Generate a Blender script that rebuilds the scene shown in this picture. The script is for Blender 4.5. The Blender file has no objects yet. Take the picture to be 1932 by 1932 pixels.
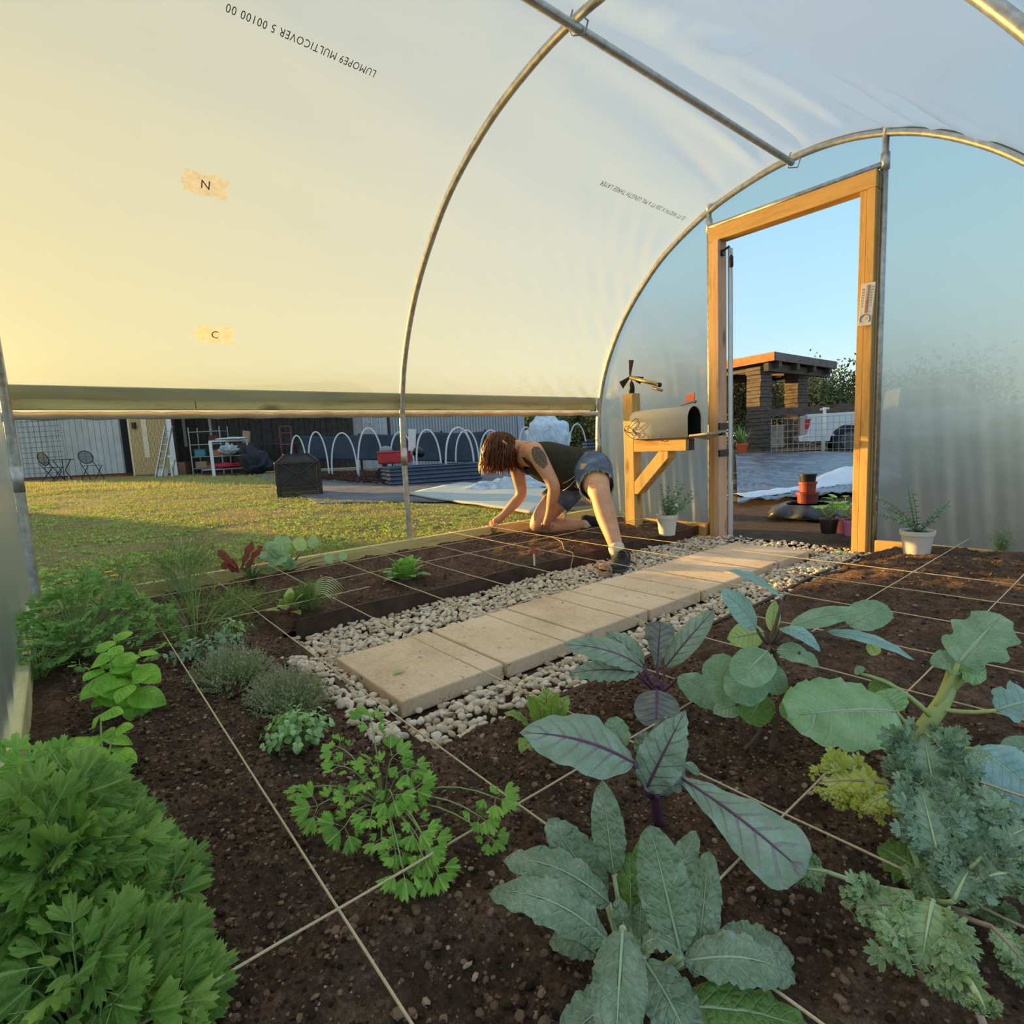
import bpy, bmesh, math, random
from math import sin, cos, pi, radians, sqrt, atan2, exp
from mathutils import Vector, Matrix, noise
random.seed(7)
SC = bpy.context.scene
COL = SC.collection
# ------------------------------------------------------------------ camera
CH = 0.75
ROWS = ((0.63762767, 0.76878848, -0.04894094), (-0.06270002, 0.11511349, 0.99137157), (-0.76778881, 0.62905735, -0.1216026))
R_, U_, F_ = (Vector(r) for r in ROWS)
CAMP = Vector((0, 0, CH))
cam = bpy.data.objects.new('camera', bpy.data.cameras.new('camera')); COL.objects.link(cam)
cm = Matrix.Identity(4)
for i in range(3):
    cm[i][0], cm[i][1], cm[i][2], cm[i][3] = R_[i], U_[i], -F_[i], CAMP[i]
cam.matrix_world = cm
cam.data.sensor_width = 36; cam.data.lens = 1042.86 / 1932 * 36
cam.data.clip_start = 0.02; cam.data.clip_end = 500
SC.camera = cam
# ------------------------------------------------------------------ sky, sun, exposure
SUNTO = Vector((-1, -0.33, 0.128)).normalized()
W = bpy.data.worlds.new('sky'); SC.world = W; W.use_nodes = True
nt = W.node_tree; nt.nodes.clear()
wo = nt.nodes.new('ShaderNodeOutputWorld'); bg = nt.nodes.new('ShaderNodeBackground')
tc = nt.nodes.new('ShaderNodeTexCoord')
sep = nt.nodes.new('ShaderNodeSeparateXYZ'); nt.links.new(tc.outputs['Generated'], sep.inputs[0])
rp = nt.nodes.new('ShaderNodeValToRGB'); nt.links.new(sep.outputs['Z'], rp.inputs[0])
cr = rp.color_ramp
cr.elements[0].position = 0.0; cr.elements[0].color = (0.80, 0.80, 0.62, 1)
cr.elements[1].position = 1.0; cr.elements[1].color = (0.62, 0.66, 0.74, 1)
for p, c in ((0.05, (0.70, 0.84, 0.76, 1)), (0.16, (0.46, 0.74, 0.88, 1)), (0.40, (0.31, 0.58, 0.89, 1)), (0.7, (0.52, 0.64, 0.80, 1))):
    e = cr.elements.new(p); e.color = c
dt = nt.nodes.new('ShaderNodeVectorMath'); dt.operation = 'DOT_PRODUCT'
nt.links.new(tc.outputs['Generated'], dt.inputs[0]); dt.inputs[1].default_value = SUNTO
def wmath(op, a, b=None):
    n = nt.nodes.new('ShaderNodeMath'); n.operation = op; n.use_clamp = False
    for i, v in enumerate((a, b)):
        if v is None: continue
        if isinstance(v, (int, float)): n.inputs[i].default_value = v
        else: nt.links.new(v, n.inputs[i])
    return n.outputs[0]
d01 = wmath('MAXIMUM', dt.outputs['Value'], 0.0)
g1 = wmath('MULTIPLY', wmath('POWER', d01, 10.0), 0.22)
g2 = wmath('MULTIPLY', wmath('POWER', d01, 70.0), 2.0)
gl = wmath('ADD', g1, g2)
mul = nt.nodes.new('ShaderNodeVectorMath'); mul.operation = 'SCALE'; mul.inputs[0].default_value = (1.0, 0.64, 0.16)
nt.links.new(gl, mul.inputs['Scale'])
addv = nt.nodes.new('ShaderNodeVectorMath'); addv.operation = 'ADD'
wm = nt.nodes.new('ShaderNodeMix'); wm.data_type = 'RGBA'; nt.links.new(wmath('MULTIPLY', wmath('POWER', d01, 1.6), .85), wm.inputs[0])
nt.links.new(rp.outputs[0], wm.inputs[6]); wm.inputs[7].default_value = (0.47, 0.47, 0.26, 1)
nt.links.new(wm.outputs[2], addv.inputs[0]); nt.links.new(mul.outputs[0], addv.inputs[1])
nt.links.new(addv.outputs[0], bg.inputs[0]); bg.inputs[1].default_value = 1.0
nt.links.new(bg.outputs[0], wo.inputs[0])
sl = bpy.data.lights.new('sun', 'SUN'); sl.energy = 10.0; sl.color = (1.0, 0.60, 0.16); sl.angle = radians(0.8)
so = bpy.data.objects.new('sun', sl); COL.objects.link(so)
so.rotation_euler = SUNTO.to_track_quat('Z', 'Y').to_euler(); so.location = (-20, -5, 8)
SC.view_settings.view_transform = 'Standard'; SC.view_settings.look = 'None'
SC.view_settings.gamma = 1; SC.view_settings.use_curve_mapping = False
SC.view_settings.exposure = 0.27
SC.cycles.max_bounces = 10; SC.cycles.transparent_max_bounces = 24; SC.cycles.transmission_bounces = 8
SC.cycles.sample_clamp_indirect = 6.0
SC.cycles.caustics_reflective = False
# ------------------------------------------------------------------ helpers
def tag(o, label=None, cat=None, group=None, kind=None):
    if label: o['label'] = label
    if cat: o['category'] = cat
    if group: o['group'] = group
    if kind: o['kind'] = kind
    return o
def thing(name, loc, label, cat, group=None, rz=0, kind=None):
    o = bpy.data.objects.new(name, None); COL.objects.link(o); o.empty_display_size = 0.05
    o.location = loc; o.rotation_euler = (0, 0, rz)
    return tag(o, label, cat, group, kind)
def copy_tree(o, parent=None):
    c = o.copy(); COL.objects.link(c); c.parent = parent
    for ch in list(o.children): copy_tree(ch, c)
    return c
class MB:
    def __init__(s): s.v = []; s.f = []; s.uv = []
    def add(s, vs, fs, uvs=None):
        n = len(s.v); s.v.extend([tuple(v) for v in vs]); s.f.extend([tuple(i + n for i in f) for f in fs])
        s.uv.extend(uvs if uvs else [(0.0, 0.0)] * len(vs)); return s
    def box(s, c, d, rot=None):
        x, y, z = d[0] / 2, d[1] / 2, d[2] / 2
        P = [Vector(p) for p in ((-x,-y,-z),(x,-y,-z),(x,y,-z),(-x,y,-z),(-x,-y,z),(x,-y,z),(x,y,z),(-x,y,z))]
        if rot is not None: P = [rot @ p for p in P]
        c = Vector(c)
        return s.add([p + c for p in P], [(0,3,2,1),(4,5,6,7),(0,1,5,4),(1,2,6,5),(2,3,7,6),(3,0,4,7)])
    def beam(s, a, b, w, h, up=(0, 0, 1)):
        a, b = Vector(a), Vector(b); d = (b - a); L = d.length; d.normalize()
        u = Vector(up); sd = d.cross(u)
        if sd.length < 1e-4: sd = d.cross(Vector((1, 0, 0)))
        sd.normalize(); u = sd.cross(d)
        return s.box((a + b) / 2, (L, w, h), Matrix((d, -sd, u)).transposed())
    def tube(s, pts, r, n=8, cap=True, closed=False):
        pts = [Vector(p) for p in pts]; k = len(pts)
        rr = r if isinstance(r, (list, tuple)) else [r] * k
        t0 = (pts[1] - pts[0]).normalized()
        nr = t0.cross(Vector((0, 0, 1)))
        if nr.length < .05: nr = t0.cross(Vector((1, 0, 0)))
        nr.normalize(); V = []; U = []
        for i in range(k):
            a = pts[i - 1] if i > 0 else (pts[-1] if closed else pts[0]); b = pts[i + 1] if i < k - 1 else (pts[0] if closed else pts[-1])
            t = (b - a).normalized(); nr = (nr - t * nr.dot(t))
            if nr.length < 1e-6: nr = t.orthogonal()
            nr.normalize(); bn = t.cross(nr)
            for j in range(n):
                an = 2 * pi * j / n
                V.append(pts[i] + (nr * cos(an) + bn * sin(an)) * rr[i]); U.append((i / (k - 1), j / n))
        Fc = []
        for i in range(k - 1 + (1 if closed else 0)):
            i2 = (i + 1) % k
            for j in range(n):
                Fc.append((i * n + j, i * n + (j + 1) % n, i2 * n + (j + 1) % n, i2 * n + j))
        if cap and not closed:
            Fc.append(tuple(range(n))[::-1]); Fc.append(tuple((k - 1) * n + j for j in range(n)))
        return s.add(V, Fc, U)
    def lathe(s, c, prof, n=24, cap=True):
        c = Vector(c); V = []; Fc = []
        for (r, z) in prof:
            for j in range(n):
                a = 2 * pi * j / n; V.append(c + Vector((r * cos(a), r * sin(a), z)))
        for i in range(len(prof) - 1):
            for j in range(n):
                Fc.append((i*n+j, i*n+(j+1)%n, (i+1)*n+(j+1)%n, (i+1)*n+j))
        if cap:
            Fc.append(tuple(range(n))[::-1]); Fc.append(tuple((len(prof)-1)*n + j for j in range(n)))
        return s.add(V, Fc)
    def prism(s, poly, ax, a, b):
        """poly: 2D points; ax 'x','y','z' = extrusion axis between a and b"""
        n = len(poly)
        def mk(p, t): return {'x': (t, p[0], p[1]), 'y': (p[0], t, p[1]), 'z': (p[0], p[1], t)}[ax]
        V = [mk(p, a) for p in poly] + [mk(p, b) for p in poly]
        Fc = [(i, (i+1) % n, n + (i+1) % n, n + i) for i in range(n)] + [tuple(range(n))[::-1], tuple(range(n, 2*n))]
        return s.add(V, Fc)
    def grid(s, nu, nv, fn, uvf=None):
        V = []; U = []
        for i in range(nu + 1):
            for j in range(nv + 1):
                V.append(fn(i / nu, j / nv)); U.append((i / nu, j / nv))
        Fc = [(i*(nv+1)+j, (i+1)*(nv+1)+j, (i+1)*(nv+1)+j+1, i*(nv+1)+j+1) for i in range(nu) for j in range(nv)]
        return s.add(V, Fc, U)
    def build(s, name, mat=None, parent=None, smooth=False, fix=False, bevel=0, sub=0, solid=0, loc=None, auto=None):
        me = bpy.data.meshes.new(name); me.from_pydata(s.v, [], s.f)
        if any(u != (0.0, 0.0) for u in s.uv[:40]) or (s.uv and s.uv[-1] != (0.0, 0.0)):
            ul = me.uv_layers.new(name='UVMap')
            buf = [0.0] * (2 * len(me.loops)); li = [0] * len(me.loops); me.loops.foreach_get('vertex_index', li)
            for k, vi in enumerate(li): buf[2*k], buf[2*k+1] = s.uv[vi]
            ul.data.foreach_set('uv', buf)
        if fix:
            bm = bmesh.new(); bm.from_mesh(me); bmesh.ops.recalc_face_normals(bm, faces=bm.faces); bm.to_mesh(me); bm.free()
        if smooth:
            me.polygons.foreach_set('use_smooth', [True] * len(me.polygons))
        if mat is not None: me.materials.append(mat)
        me.validate(); me.update()
        o = bpy.data.objects.new(name, me); COL.objects.link(o)
        if parent is not None:
            o.parent = parent
        if loc is not None: o.location = loc
        if solid:
            m = o.modifiers.new('thick', 'SOLIDIFY'); m.thickness = solid; m.offset = 0
        if bevel:
            m = o.modifiers.new('bevel', 'BEVEL'); m.width = bevel; m.segments = 2; m.limit_method = 'ANGLE'; m.angle_limit = 0.7
        if sub:
            m = o.modifiers.new('sub', 'SUBSURF'); m.levels = sub; m.render_levels = sub
        if auto: 
            with_angle(me, auto)
        return o
def with_angle(me, ang):
    me.polygons.foreach_set('use_smooth', [True] * len(me.polygons))
    bm = bmesh.new(); bm.from_mesh(me)
    for e in bm.edges:
        if len(e.link_faces) == 2 and e.calc_face_angle(0) > ang: e.smooth = False
    bm.to_mesh(me); bm.free()
def P(px, py, t):
    """a point at distance t straight ahead of the viewpoint, through the photograph's px, py"""
    return CAMP + (R_ * ((px - 966) / 1042.86) - U_ * ((py - 966) / 1042.86) + F_) * t
def G(px, py, z=0.12):
    d = R_ * ((px - 966) / 1042.86) - U_ * ((py - 966) / 1042.86) + F_
    return CAMP + d * ((z - CH) / d.z)
def atX(px, py, X):
    d = R_ * ((px - 966) / 1042.86) - U_ * ((py - 966) / 1042.86) + F_
    return CAMP + d * (X / d.x)
def atY(px, py, Y):
    d = R_ * ((px - 966) / 1042.86) - U_ * ((py - 966) / 1042.86) + F_
    return CAMP + d * (Y / d.y)
def rnd(a, b): return random.uniform(a, b)
def nz(x, y, z=0.0): return noise.noise(Vector((x, y, z)))
def fbm(x, y, z=0.0, o=4):
    return noise.fractal(Vector((x, y, z)), 0.9, 2.1, o)
# ------------------------------------------------------------------ materials
class NT:
    def __init__(s, name):
        s.m = bpy.data.materials.new(name); s.m.use_nodes = True; s.t = s.m.node_tree; s.t.nodes.clear()
        s.out = s.n('ShaderNodeOutputMaterial')
    def n(s, t, **k):
        x = s.t.nodes.new(t)
        for a, b in k.items(): setattr(x, a, b)
        return x
    def l(s, a, b): s.t.links.new(a, b)
    def set(s, node, **k):
        for a, b in k.items():
            i = node.inputs[a.replace('_', ' ')]
            if hasattr(b, 'is_linked') or hasattr(b, 'links'): s.l(b, i)
            else: i.default_value = (b + (1,) if isinstance(b, tuple) and len(b) == 3 and i.type == 'RGBA' else b)
        return node
    def coord(s, which='Object', scale=(1, 1, 1)):
        c = s.n('ShaderNodeTexCoord'); mp = s.n('ShaderNodeMapping'); s.l(c.outputs[which], mp.inputs[0]); mp.inputs['Scale'].default_value = scale
        return mp.outputs[0]
    def pos(s, scale=(1, 1, 1)):
        c = s.n('ShaderNodeNewGeometry'); mp = s.n('ShaderNodeMapping'); s.l(c.outputs['Position'], mp.inputs[0]); mp.inputs['Scale'].default_value = scale
        return mp.outputs[0]
    def noise(s, vec, scale, detail=4, rough=.55):
        x = s.n('ShaderNodeTexNoise'); s.l(vec, x.inputs['Vector']); x.inputs['Scale'].default_value = scale
        x.inputs['Detail'].default_value = detail; x.inputs['Roughness'].default_value = rough
        return x.outputs[0]
    def ramp(s, fac, stops):
        r = s.n('ShaderNodeValToRGB'); s.l(fac, r.inputs[0]); c = r.color_ramp
        c.elements[0].position = stops[0][0]; c.elements[0].color = tuple(stops[0][1]) + (1,)
        c.elements[1].position = stops[-1][0]; c.elements[1].color = tuple(stops[-1][1]) + (1,)
        for p, cc in stops[1:-1]:
            e = c.elements.new(p); e.color = tuple(cc) + (1,)
        return r.outputs[0]
    def math(s, op, a, b=0.0, clamp=False):
        x = s.n('ShaderNodeMath', operation=op); x.use_clamp = clamp
        for i, v in enumerate((a, b)):
            if isinstance(v, (int, float)): x.inputs[i].default_value = v
            else: s.l(v, x.inputs[i])
        return x.outputs[0]
    def mix(s, f, a, b):
        x = s.n('ShaderNodeMix', data_type='RGBA')
        for i, v in ((0, f), (6, a), (7, b)):
            if isinstance(v, (int, float)): x.inputs[i].default_value = v
            elif isinstance(v, tuple): x.inputs[i].default_value = v + (1,)
            else: s.l(v, x.inputs[i])
        return x.outputs[2]
    def bump(s, h, st=.3, d=.01):
        b = s.n('ShaderNodeBump'); s.l(h, b.inputs['Height']); b.inputs['Strength'].default_value = st; b.inputs['Distance'].default_value = d
        return b.outputs[0]
    def pbr(s, color, rough=.6, metal=0.0, normal=None, spec=.5, **k):
        b = s.n('ShaderNodeBsdfPrincipled')
        if isinstance(color, tuple): b.inputs['Base Color'].default_value = color + (1,)
        else: s.l(color, b.inputs['Base Color'])
        if isinstance(rough, (int, float)): b.inputs['Roughness'].default_value = rough
        else: s.l(rough, b.inputs['Roughness'])
        b.inputs['Metallic'].default_value = metal; b.inputs['Specular IOR Level'].default_value = spec
        if normal is not None: s.l(normal, b.inputs['Normal'])
        s.b = b; s.l(b.outputs[0], s.out.inputs[0]); return s.m
def simple(name, col, rough=.6, metal=0.0, var=.12, sc=8.0, bump=0.0, spec=.4, use='pos'):
    t = NT(name); v = t.pos() if use == 'pos' else t.coord('Object')
    n = t.noise(v, sc, 5, .6)
    lo = tuple(c * (1 - var) for c in col); hi = tuple(min(1, c * (1 + var)) for c in col)
    c = t.ramp(n, [(.3, lo), (.7, hi)])
    nm = t.bump(t.noise(v, sc * 6, 3), bump, .004) if bump else None
    return t.pbr(c, rough, metal, nm, spec)
def wood(name, base, dark, axis, ring=22.0, knots=True, weather=0.0):
    """axis = the grain's long direction"""
    t = NT(name); sc = {'x': (.12, 1, 1), 'y': (1, .12, 1), 'z': (1, 1, .12)}[axis]
    v = t.pos(sc); n1 = t.noise(v, ring, 4, .65); n2 = t.noise(v, ring * 5, 3, .7)
    f = t.math('ADD', t.math('MULTIPLY', n1, .75), t.math('MULTIPLY', n2, .25))
    c = t.ramp(f, [(.33, dark), (.47, tuple(a * .86 for a in base)), (.62, base), (.75, tuple(min(1, a * 1.15) for a in base))])
    if knots:
        vo = t.n('ShaderNodeTexVoronoi'); t.l(t.pos({'x': (.35, 1, 1), 'y': (1, .35, 1), 'z': (1, 1, .35)}[axis]), vo.inputs['Vector']); vo.inputs['Scale'].default_value = 5.5
        k = t.ramp(vo.outputs['Distance'], [(.05, (1, 1, 1)), (.16, (0, 0, 0))])
        c = t.mix(k, c, tuple(a * .55 for a in dark))
    return t.pbr(c, .75, 0, t.bump(f, .25, .004), .25)
M = {}
def film_mat():
    t = NT('poly_film')
    v = t.pos()
    w1 = t.noise(t.pos((1, 1, 1)), 3.0, 4, .5)
    w2 = t.noise(t.pos((3, 1.4, 3)), 6.0, 2, .5)
    h = t.math('ADD', w1, t.math('MULTIPLY', w2, .25))
    nm = t.bump(h, .22, .02)
    tr = t.n('ShaderNodeBsdfTranslucent'); tr.inputs[0].default_value = (.36, .39, .36, 1); t.l(nm, tr.inputs['Normal'])
    rf = t.n('ShaderNodeBsdfRefraction'); rf.inputs[0].default_value = (1, 1, .92, 1); rf.inputs['Roughness'].default_value = .55; geo = t.n('ShaderNodeNewGeometry'); t.l(t.math('SUBTRACT', 1.45, t.math('MULTIPLY', geo.outputs['Backfacing'], 1.45 - 1 / 1.45)), rf.inputs['IOR']); t.l(nm, rf.inputs['Normal'])
    gl = t.n('ShaderNodeBsdfGlossy'); gl.inputs[0].default_value = (.9, .9, .9, 1); gl.inputs['Roughness'].default_value = .28; t.l(nm, gl.inputs['Normal'])
    tp = t.n('ShaderNodeBsdfTransparent'); tp.inputs[0].default_value = (.95, .97, .98, 1)
    m1 = t.n('ShaderNodeMixShader'); m1.inputs[0].default_value = .60; t.l(tr.outputs[0], m1.inputs[1]); t.l(rf.outputs[0], m1.inputs[2])
    m2 = t.n('ShaderNodeMixShader'); m2.inputs[0].default_value = .07; t.l(m1.outputs[0], m2.inputs[1]); t.l(tp.outputs[0], m2.inputs[2])
    lw = t.n('ShaderNodeLayerWeight'); lw.inputs[0].default_value = .5; t.l(nm, lw.inputs['Normal'])
    m3 = t.n('ShaderNodeMixShader'); t.l(t.math('ADD', t.math('MULTIPLY', t.math('POWER', lw.outputs['Facing'], 3.0), .35), .04, True), m3.inputs[0]); t.l(m2.outputs[0], m3.inputs[1]); t.l(gl.outputs[0], m3.inputs[2])
    t.l(m3.outputs[0], t.out.inputs[0]); return t.m
M['film'] = film_mat()
def galv():
    t = NT('galvanised_steel'); v = t.pos(); n = t.noise(v, 30, 4, .6)
    c = t.ramp(n, [(.3, (.36, .36, .35)), (.6, (.58, .58, .56)), (.8, (.72, .72, .70))])
    return t.pbr(c, t.math('ADD', t.math('MULTIPLY', n, .25), .28), .85, t.bump(n, .08, .003))
M['steel'] = galv()
M['pine_z'] = wood('yellow_pine_upright', (.74, .44, .15), (.42, .20, .06), 'z', 16)
M['pine_x'] = wood('yellow_pine_cross', (.72, .43, .15), (.42, .20, .06), 'x', 16)
M['pink_z'] = wood('pinkish_pine', (.70, .45, .30), (.45, .24, .13), 'z', 16)
M['treat_y'] = wood('treated_board', (.80, .66, .28), (.46, .35, .12), 'y', 14)
M['treat_x'] = wood('treated_board_cross', (.82, .74, .40), (.55, .45, .20), 'x', 14)
M['treat_z'] = wood('treated_post', (.66, .45, .18), (.38, .22, .08), 'z', 16)
def soil_mat(name, lo, mid, hi):
    t = NT(name); v = t.pos()
    n1 = t.noise(v, 9, 8, .7); n2 = t.noise(v, 70, 8, .8); n3 = t.noise(v, 210, 4, .85)
    f = t.math('ADD', t.math('MULTIPLY', n1, .35), t.math('ADD', t.math('MULTIPLY', n2, .4), t.math('MULTIPLY', n3, .25)))
    c = t.ramp(f, [(.36, lo), (.5, mid), (.60, hi), (.68, tuple(min(1, a * 1.9) for a in hi))])
    h = t.math('ADD', t.math('MULTIPLY', n2, 1.0), t.math('MULTIPLY', n3, .5))
    return t.pbr(c, .95, 0, t.bump(h, 1.0, .02), .15)
M['soil'] = soil_mat('dark_compost_soil', (.040, .025, .018), (.19, .115, .080), (.50, .31, .20))
M['dirt'] = soil_mat('packed_dirt', (.05, .036, .025), (.12, .085, .062), (.21, .155, .115))
M['mulch'] = soil_mat('bark_mulch', (.03, .016, .01), (.10, .05, .035), (.2, .11, .08))
M['gravelbed'] = soil_mat('gravel_bedding', (.05, .035, .022), (.20, .15, .10), (.40, .32, .23))
def lawn_mat():
    t = NT('patchy_lawn'); v = t.pos(); n1 = t.noise(v, .9, 5, .6); n2 = t.noise(v, 22, 6, .7)
    f = t.math('ADD', t.math('MULTIPLY', n1, .5), t.math('MULTIPLY', n2, .5))
    c = t.ramp(f, [(.38, (.16, .10, .055)), (.47, (.26, .19, .09)), (.54, (.24, .22, .08)), (.64, (.34, .32, .12))])
    return t.pbr(c, .95, 0, t.bump(n2, .8, .03), .1)
M['lawn'] = lawn_mat()
def paver_mat():
    t = NT('concrete_paver'); v = t.pos(); n1 = t.noise(v, 3.5, 6, .6); n2 = t.noise(v, 80, 6, .7); n3 = t.noise(v, 26, 5, .75)
    c = t.ramp(t.math('ADD', t.math('MULTIPLY', n1, .6), t.math('MULTIPLY', n2, .4)), [(.35, (.58, .41, .27)), (.5, (.80, .59, .40)), (.66, (.88, .71, .52))])
    sp = t.ramp(n3, [(.62, (0, 0, 0)), (.68, (1, 1, 1))])
    c = t.mix(sp, c, (.09, .055, .035))
    return t.pbr(c, .9, 0, t.bump(n2, .35, .003), .25)
M['paver'] = paver_mat()
def stone_mat():
    t = NT('river_pebble'); g = t.n('ShaderNodeNewGeometry'); oi = t.n('ShaderNodeObjectInfo')
    r = t.math('FRACT', t.math('ADD', g.outputs['Random Per Island'], oi.outputs['Random']))
    c = t.ramp(r, [(0.0, (.46, .34, .22)), (.15, (.64, .50, .35)), (.35, (.78, .68, .52)), (.55, (.88, .80, .66)), (.75, (.80, .68, .50)), (.9, (.55, .40, .28)), (1.0, (.76, .66, .55))])
    n = t.noise(t.pos(), 90, 4, .6)
    c = t.mix(t.math('MULTIPLY', n, .4), c, (.38, .28, .18))
    return t.pbr(c, .6, 0, t.bump(n, .2, .002), .4)
M['stone'] = stone_mat()
M['edging'] = simple('brown_composite_edging', (.065, .035, .024), .75, 0, .45, 14, .3)
def twine_mat():
    t = NT('sisal_twine'); u = t.coord('UV', (1, 1, 1)); wv = t.n('ShaderNodeTexWave', bands_direction='DIAGONAL'); t.l(u, wv.inputs[0]); wv.inputs['Scale'].default_value = 60
    n = t.noise(t.pos(), 260, 3, .6)
    c = t.ramp(t.math('ADD', t.math('MULTIPLY', wv.outputs[1], .4), t.math('MULTIPLY', n, .6)), [(.3, (.50, .37, .20)), (.7, (.84, .70, .47))])
    return t.pbr(c, .9, 0, t.bump(n, .6, .002), .1)
M['twine'] = twine_mat()
M['white'] = simple('white_plastic', (.72, .70, .66), .45, 0, .05, 6)
M['black'] = simple('black_plastic', (.012, .012, .014), .45, 0, .3, 10)
M['text'] = simple('printed_ink', (.05, .06, .055), .8, 0, .2, 10)

def crumb_mat():
    t = NT('soil_crumb'); g = t.n('ShaderNodeNewGeometry'); c = t.ramp(g.outputs['Random Per Island'], [(0, (.030, .018, .013)), (.4, (.11, .066, .045)), (.7, (.24, .145, .095)), (.95, (.36, .22, .14)), (1, (.62, .46, .34))])
    return t.pbr(c, .95, 0, t.bump(t.noise(t.pos(), 160, 4, .8), .8, .006), .15)
M['crumb'] = crumb_mat()
# ------------------------------------------------------------------ greenhouse shell
PROF0 = [(-3.135, 0.0), (-3.135, .4), (-3.13, .8), (-3.10, 1.08), (-3.02, 1.34), (-2.88, 1.60), (-2.70, 1.82), (-2.45, 2.04), (-2.12, 2.21), (-1.80, 2.30),
         (-1.52, 2.33), (-1.24, 2.305), (-.95, 2.205), (-.68, 2.03), (-.46, 1.82), (-.29, 1.60), (-.13, 1.34), (-.01, 1.08), (.06, .8), (.085, .4), (.085, 0.0)]
def catmull(pts, per):
    out = []
    for i in range(len(pts) - 1):
        p0 = pts[max(0, i-1)]; p1 = pts[i]; p2 = pts[i+1]; p3 = pts[min(len(pts)-1, i+2)]
        for k in range(per):
            t = k / per
            out.append(tuple(0.5 * ((2*p1[a]) + (-p0[a]+p2[a])*t + (2*p0[a]-5*p1[a]+4*p2[a]-p3[a])*t*t + (-p0[a]+3*p1[a]-3*p2[a]+p3[a])*t**3) for a in range(len(p1))))
    out.append(tuple(pts[-1])); return out
PROF = catmull(PROF0, 6)
def offset_prof(d):
    out = []
    for i, p in enumerate(PROF):
        a = PROF[max(0, i-1)]; b = PROF[min(len(PROF)-1, i+1)]
        tx, tz = b[0]-a[0], b[1]-a[1]; L = sqrt(tx*tx+tz*tz); out.append((p[0] - tz/L*d, p[1] + tx/L*d))
    return out
YR, YM, YE = -0.12, 1.71, 3.54
HLABEL = {YR: 'galvanised hoop at the rear corner, rising past the left edge of the view', YM: 'galvanised middle hoop curving overhead, its foot in the left bed', YE: 'double-rimmed galvanised end hoop arching over the doorway wall'}
for Y in (YR, YM, YE):
    h = thing('greenhouse_hoop', (-3.13, Y, 0), HLABEL[Y], 'hoop', 'steel hoops of the greenhouse')
    mb = MB(); mb.tube([(x + 3.13, 0, z) for x, z in PROF], .0175, 12); mb.build('tube', M['steel'], h, smooth=True)
    for sx, z0 in ((0, .70), (3.205, .72)):
        mb = MB(); mb.tube([(sx - .002 if sx == 0 else sx-.012, 0, z0 - .05), (sx + .0 if sx == 0 else sx-.012, 0, z0 + .06)], .0195, 12); mb.build('sleeve', M['steel'], h, smooth=True)
    if Y == YE:
        mb = MB(); pr = offset_prof(.028)
        mb.tube([(x + 3.13, .012, z) for x, z in pr if z > .02], .011, 8)
        tag(mb.build('clamp_rail', simple('pale_rail', (.62, .60, .52), .5, .3), h, smooth=True), 'pale rail clamping the film round the hoop')
# ridge pipe
rp_ = thing('ridge_pipe', (-1.55, YM, 2.285), 'dark galvanised pipe running along the ridge from top centre to the end hoop', 'pipe')
mb = MB(); mb.tube([(0, -1.9, 0), (0, 1.78, 0)], .0175, 12); mb.build('tube', M['steel'], rp_, smooth=True)
for yy in (0.0, 1.80):
    mb = MB(); mb.tube([(.0, yy - .03, .055), (-.028, yy - .025, .02), (-.02, yy - .02, -.02), (.02, yy + .01, -.024), (.03, yy + .02, .02), (.0, yy + .03, .055)], .0035, 6)
    mb.build('clamp', simple('clamp_steel', (.35, .34, .32), .35, .8), rp_, smooth=True)
# the film cover
FOLD = [( -1.05, .9, .020), (-.98, 1.0, .02), (-.86, .8, .022), (-.76, .7, .022), (-.66, .6, .02), (-1.25, 1.2, .012), (-1.5, 1.3, .010), (-1.75, 1.4, .010), (-2.0, 1.0, .006)]
def film_disp(x, z, y):
    d = 0.0
    # radial folds that spread from the end hoop's top
    ty = (YE - y)
    if z > 1.5:
        for k, (fx, ln, am) in enumerate(FOLD):
            q = ty / ln
            if 0 < q < 1.6:
                cx = fx - (fx + 1.15) * .35 * q - .10 * q * q
                w = .018 + .035 * q
                d += am * exp(-((x - cx) / w) ** 2) * (1 - exp(-q * 8)) * exp(-q * 0.8) * 2.4 * (1 if k % 2 else -1)
    # sag between hoops
    s = abs(sin(pi * (y - YR) / (YM - YR)))
    if z > 1.05: d -= .018 * s
    # long gentle ripples, and creases at the left of the end hoop
    d += .005 * fbm(x * 2.2, y * 1.1, z * 2.2) * (1 if z > 1.15 else .5)
    if x < -2.3 and z > 1.1 and y > 2.0:
        d += .006 * exp(-ty * 2.2) * sin((z * .8 - ty * .9) * 34) * min(1, ty * 8)
        d += .004 * exp(-ty * 1.5) * sin((z * 1.0 - ty * .65) * 55 + 1) * min(1, ty * 8)
    d += .004 * sin(18 * (z + x * .4) + y * 2.4) * exp(-((x + 2.0) / .5) ** 2)
    return d
mb = MB(); OP = offset_prof(.024); OP = [p for p in OP if p[1] > 1.02]
OPF = catmull(OP, 2)
NY = 150; V = []; Fc = []
for i, (x, z) in enumerate(OPF):
    a = OPF[max(0, i-1)]; b = OPF[min(len(OPF)-1, i+1)]; tx, tz = b[0]-a[0], b[1]-a[1]; L = sqrt(tx*tx+tz*tz); nx, nn = -tz/L, tx/L
    for j in range(NY + 1):
        y = YR - .01 + (YE - YR + .02) * j / NY; d = film_disp(x, z, y)
        V.append((x + nx * d, y, z + nn * d))
for i in range(len(OPF) - 1):
    for j in range(NY):
        Fc.append((i*(NY+1)+j, (i+1)*(NY+1)+j, (i+1)*(NY+1)+j+1, i*(NY+1)+j+1))
mb.add(V, Fc); cover = mb.build('ceiling', M['film'], None, smooth=True); tag(cover, 'translucent white poly film stretched over the arched hoops', 'film cover', None, 'structure')
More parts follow.
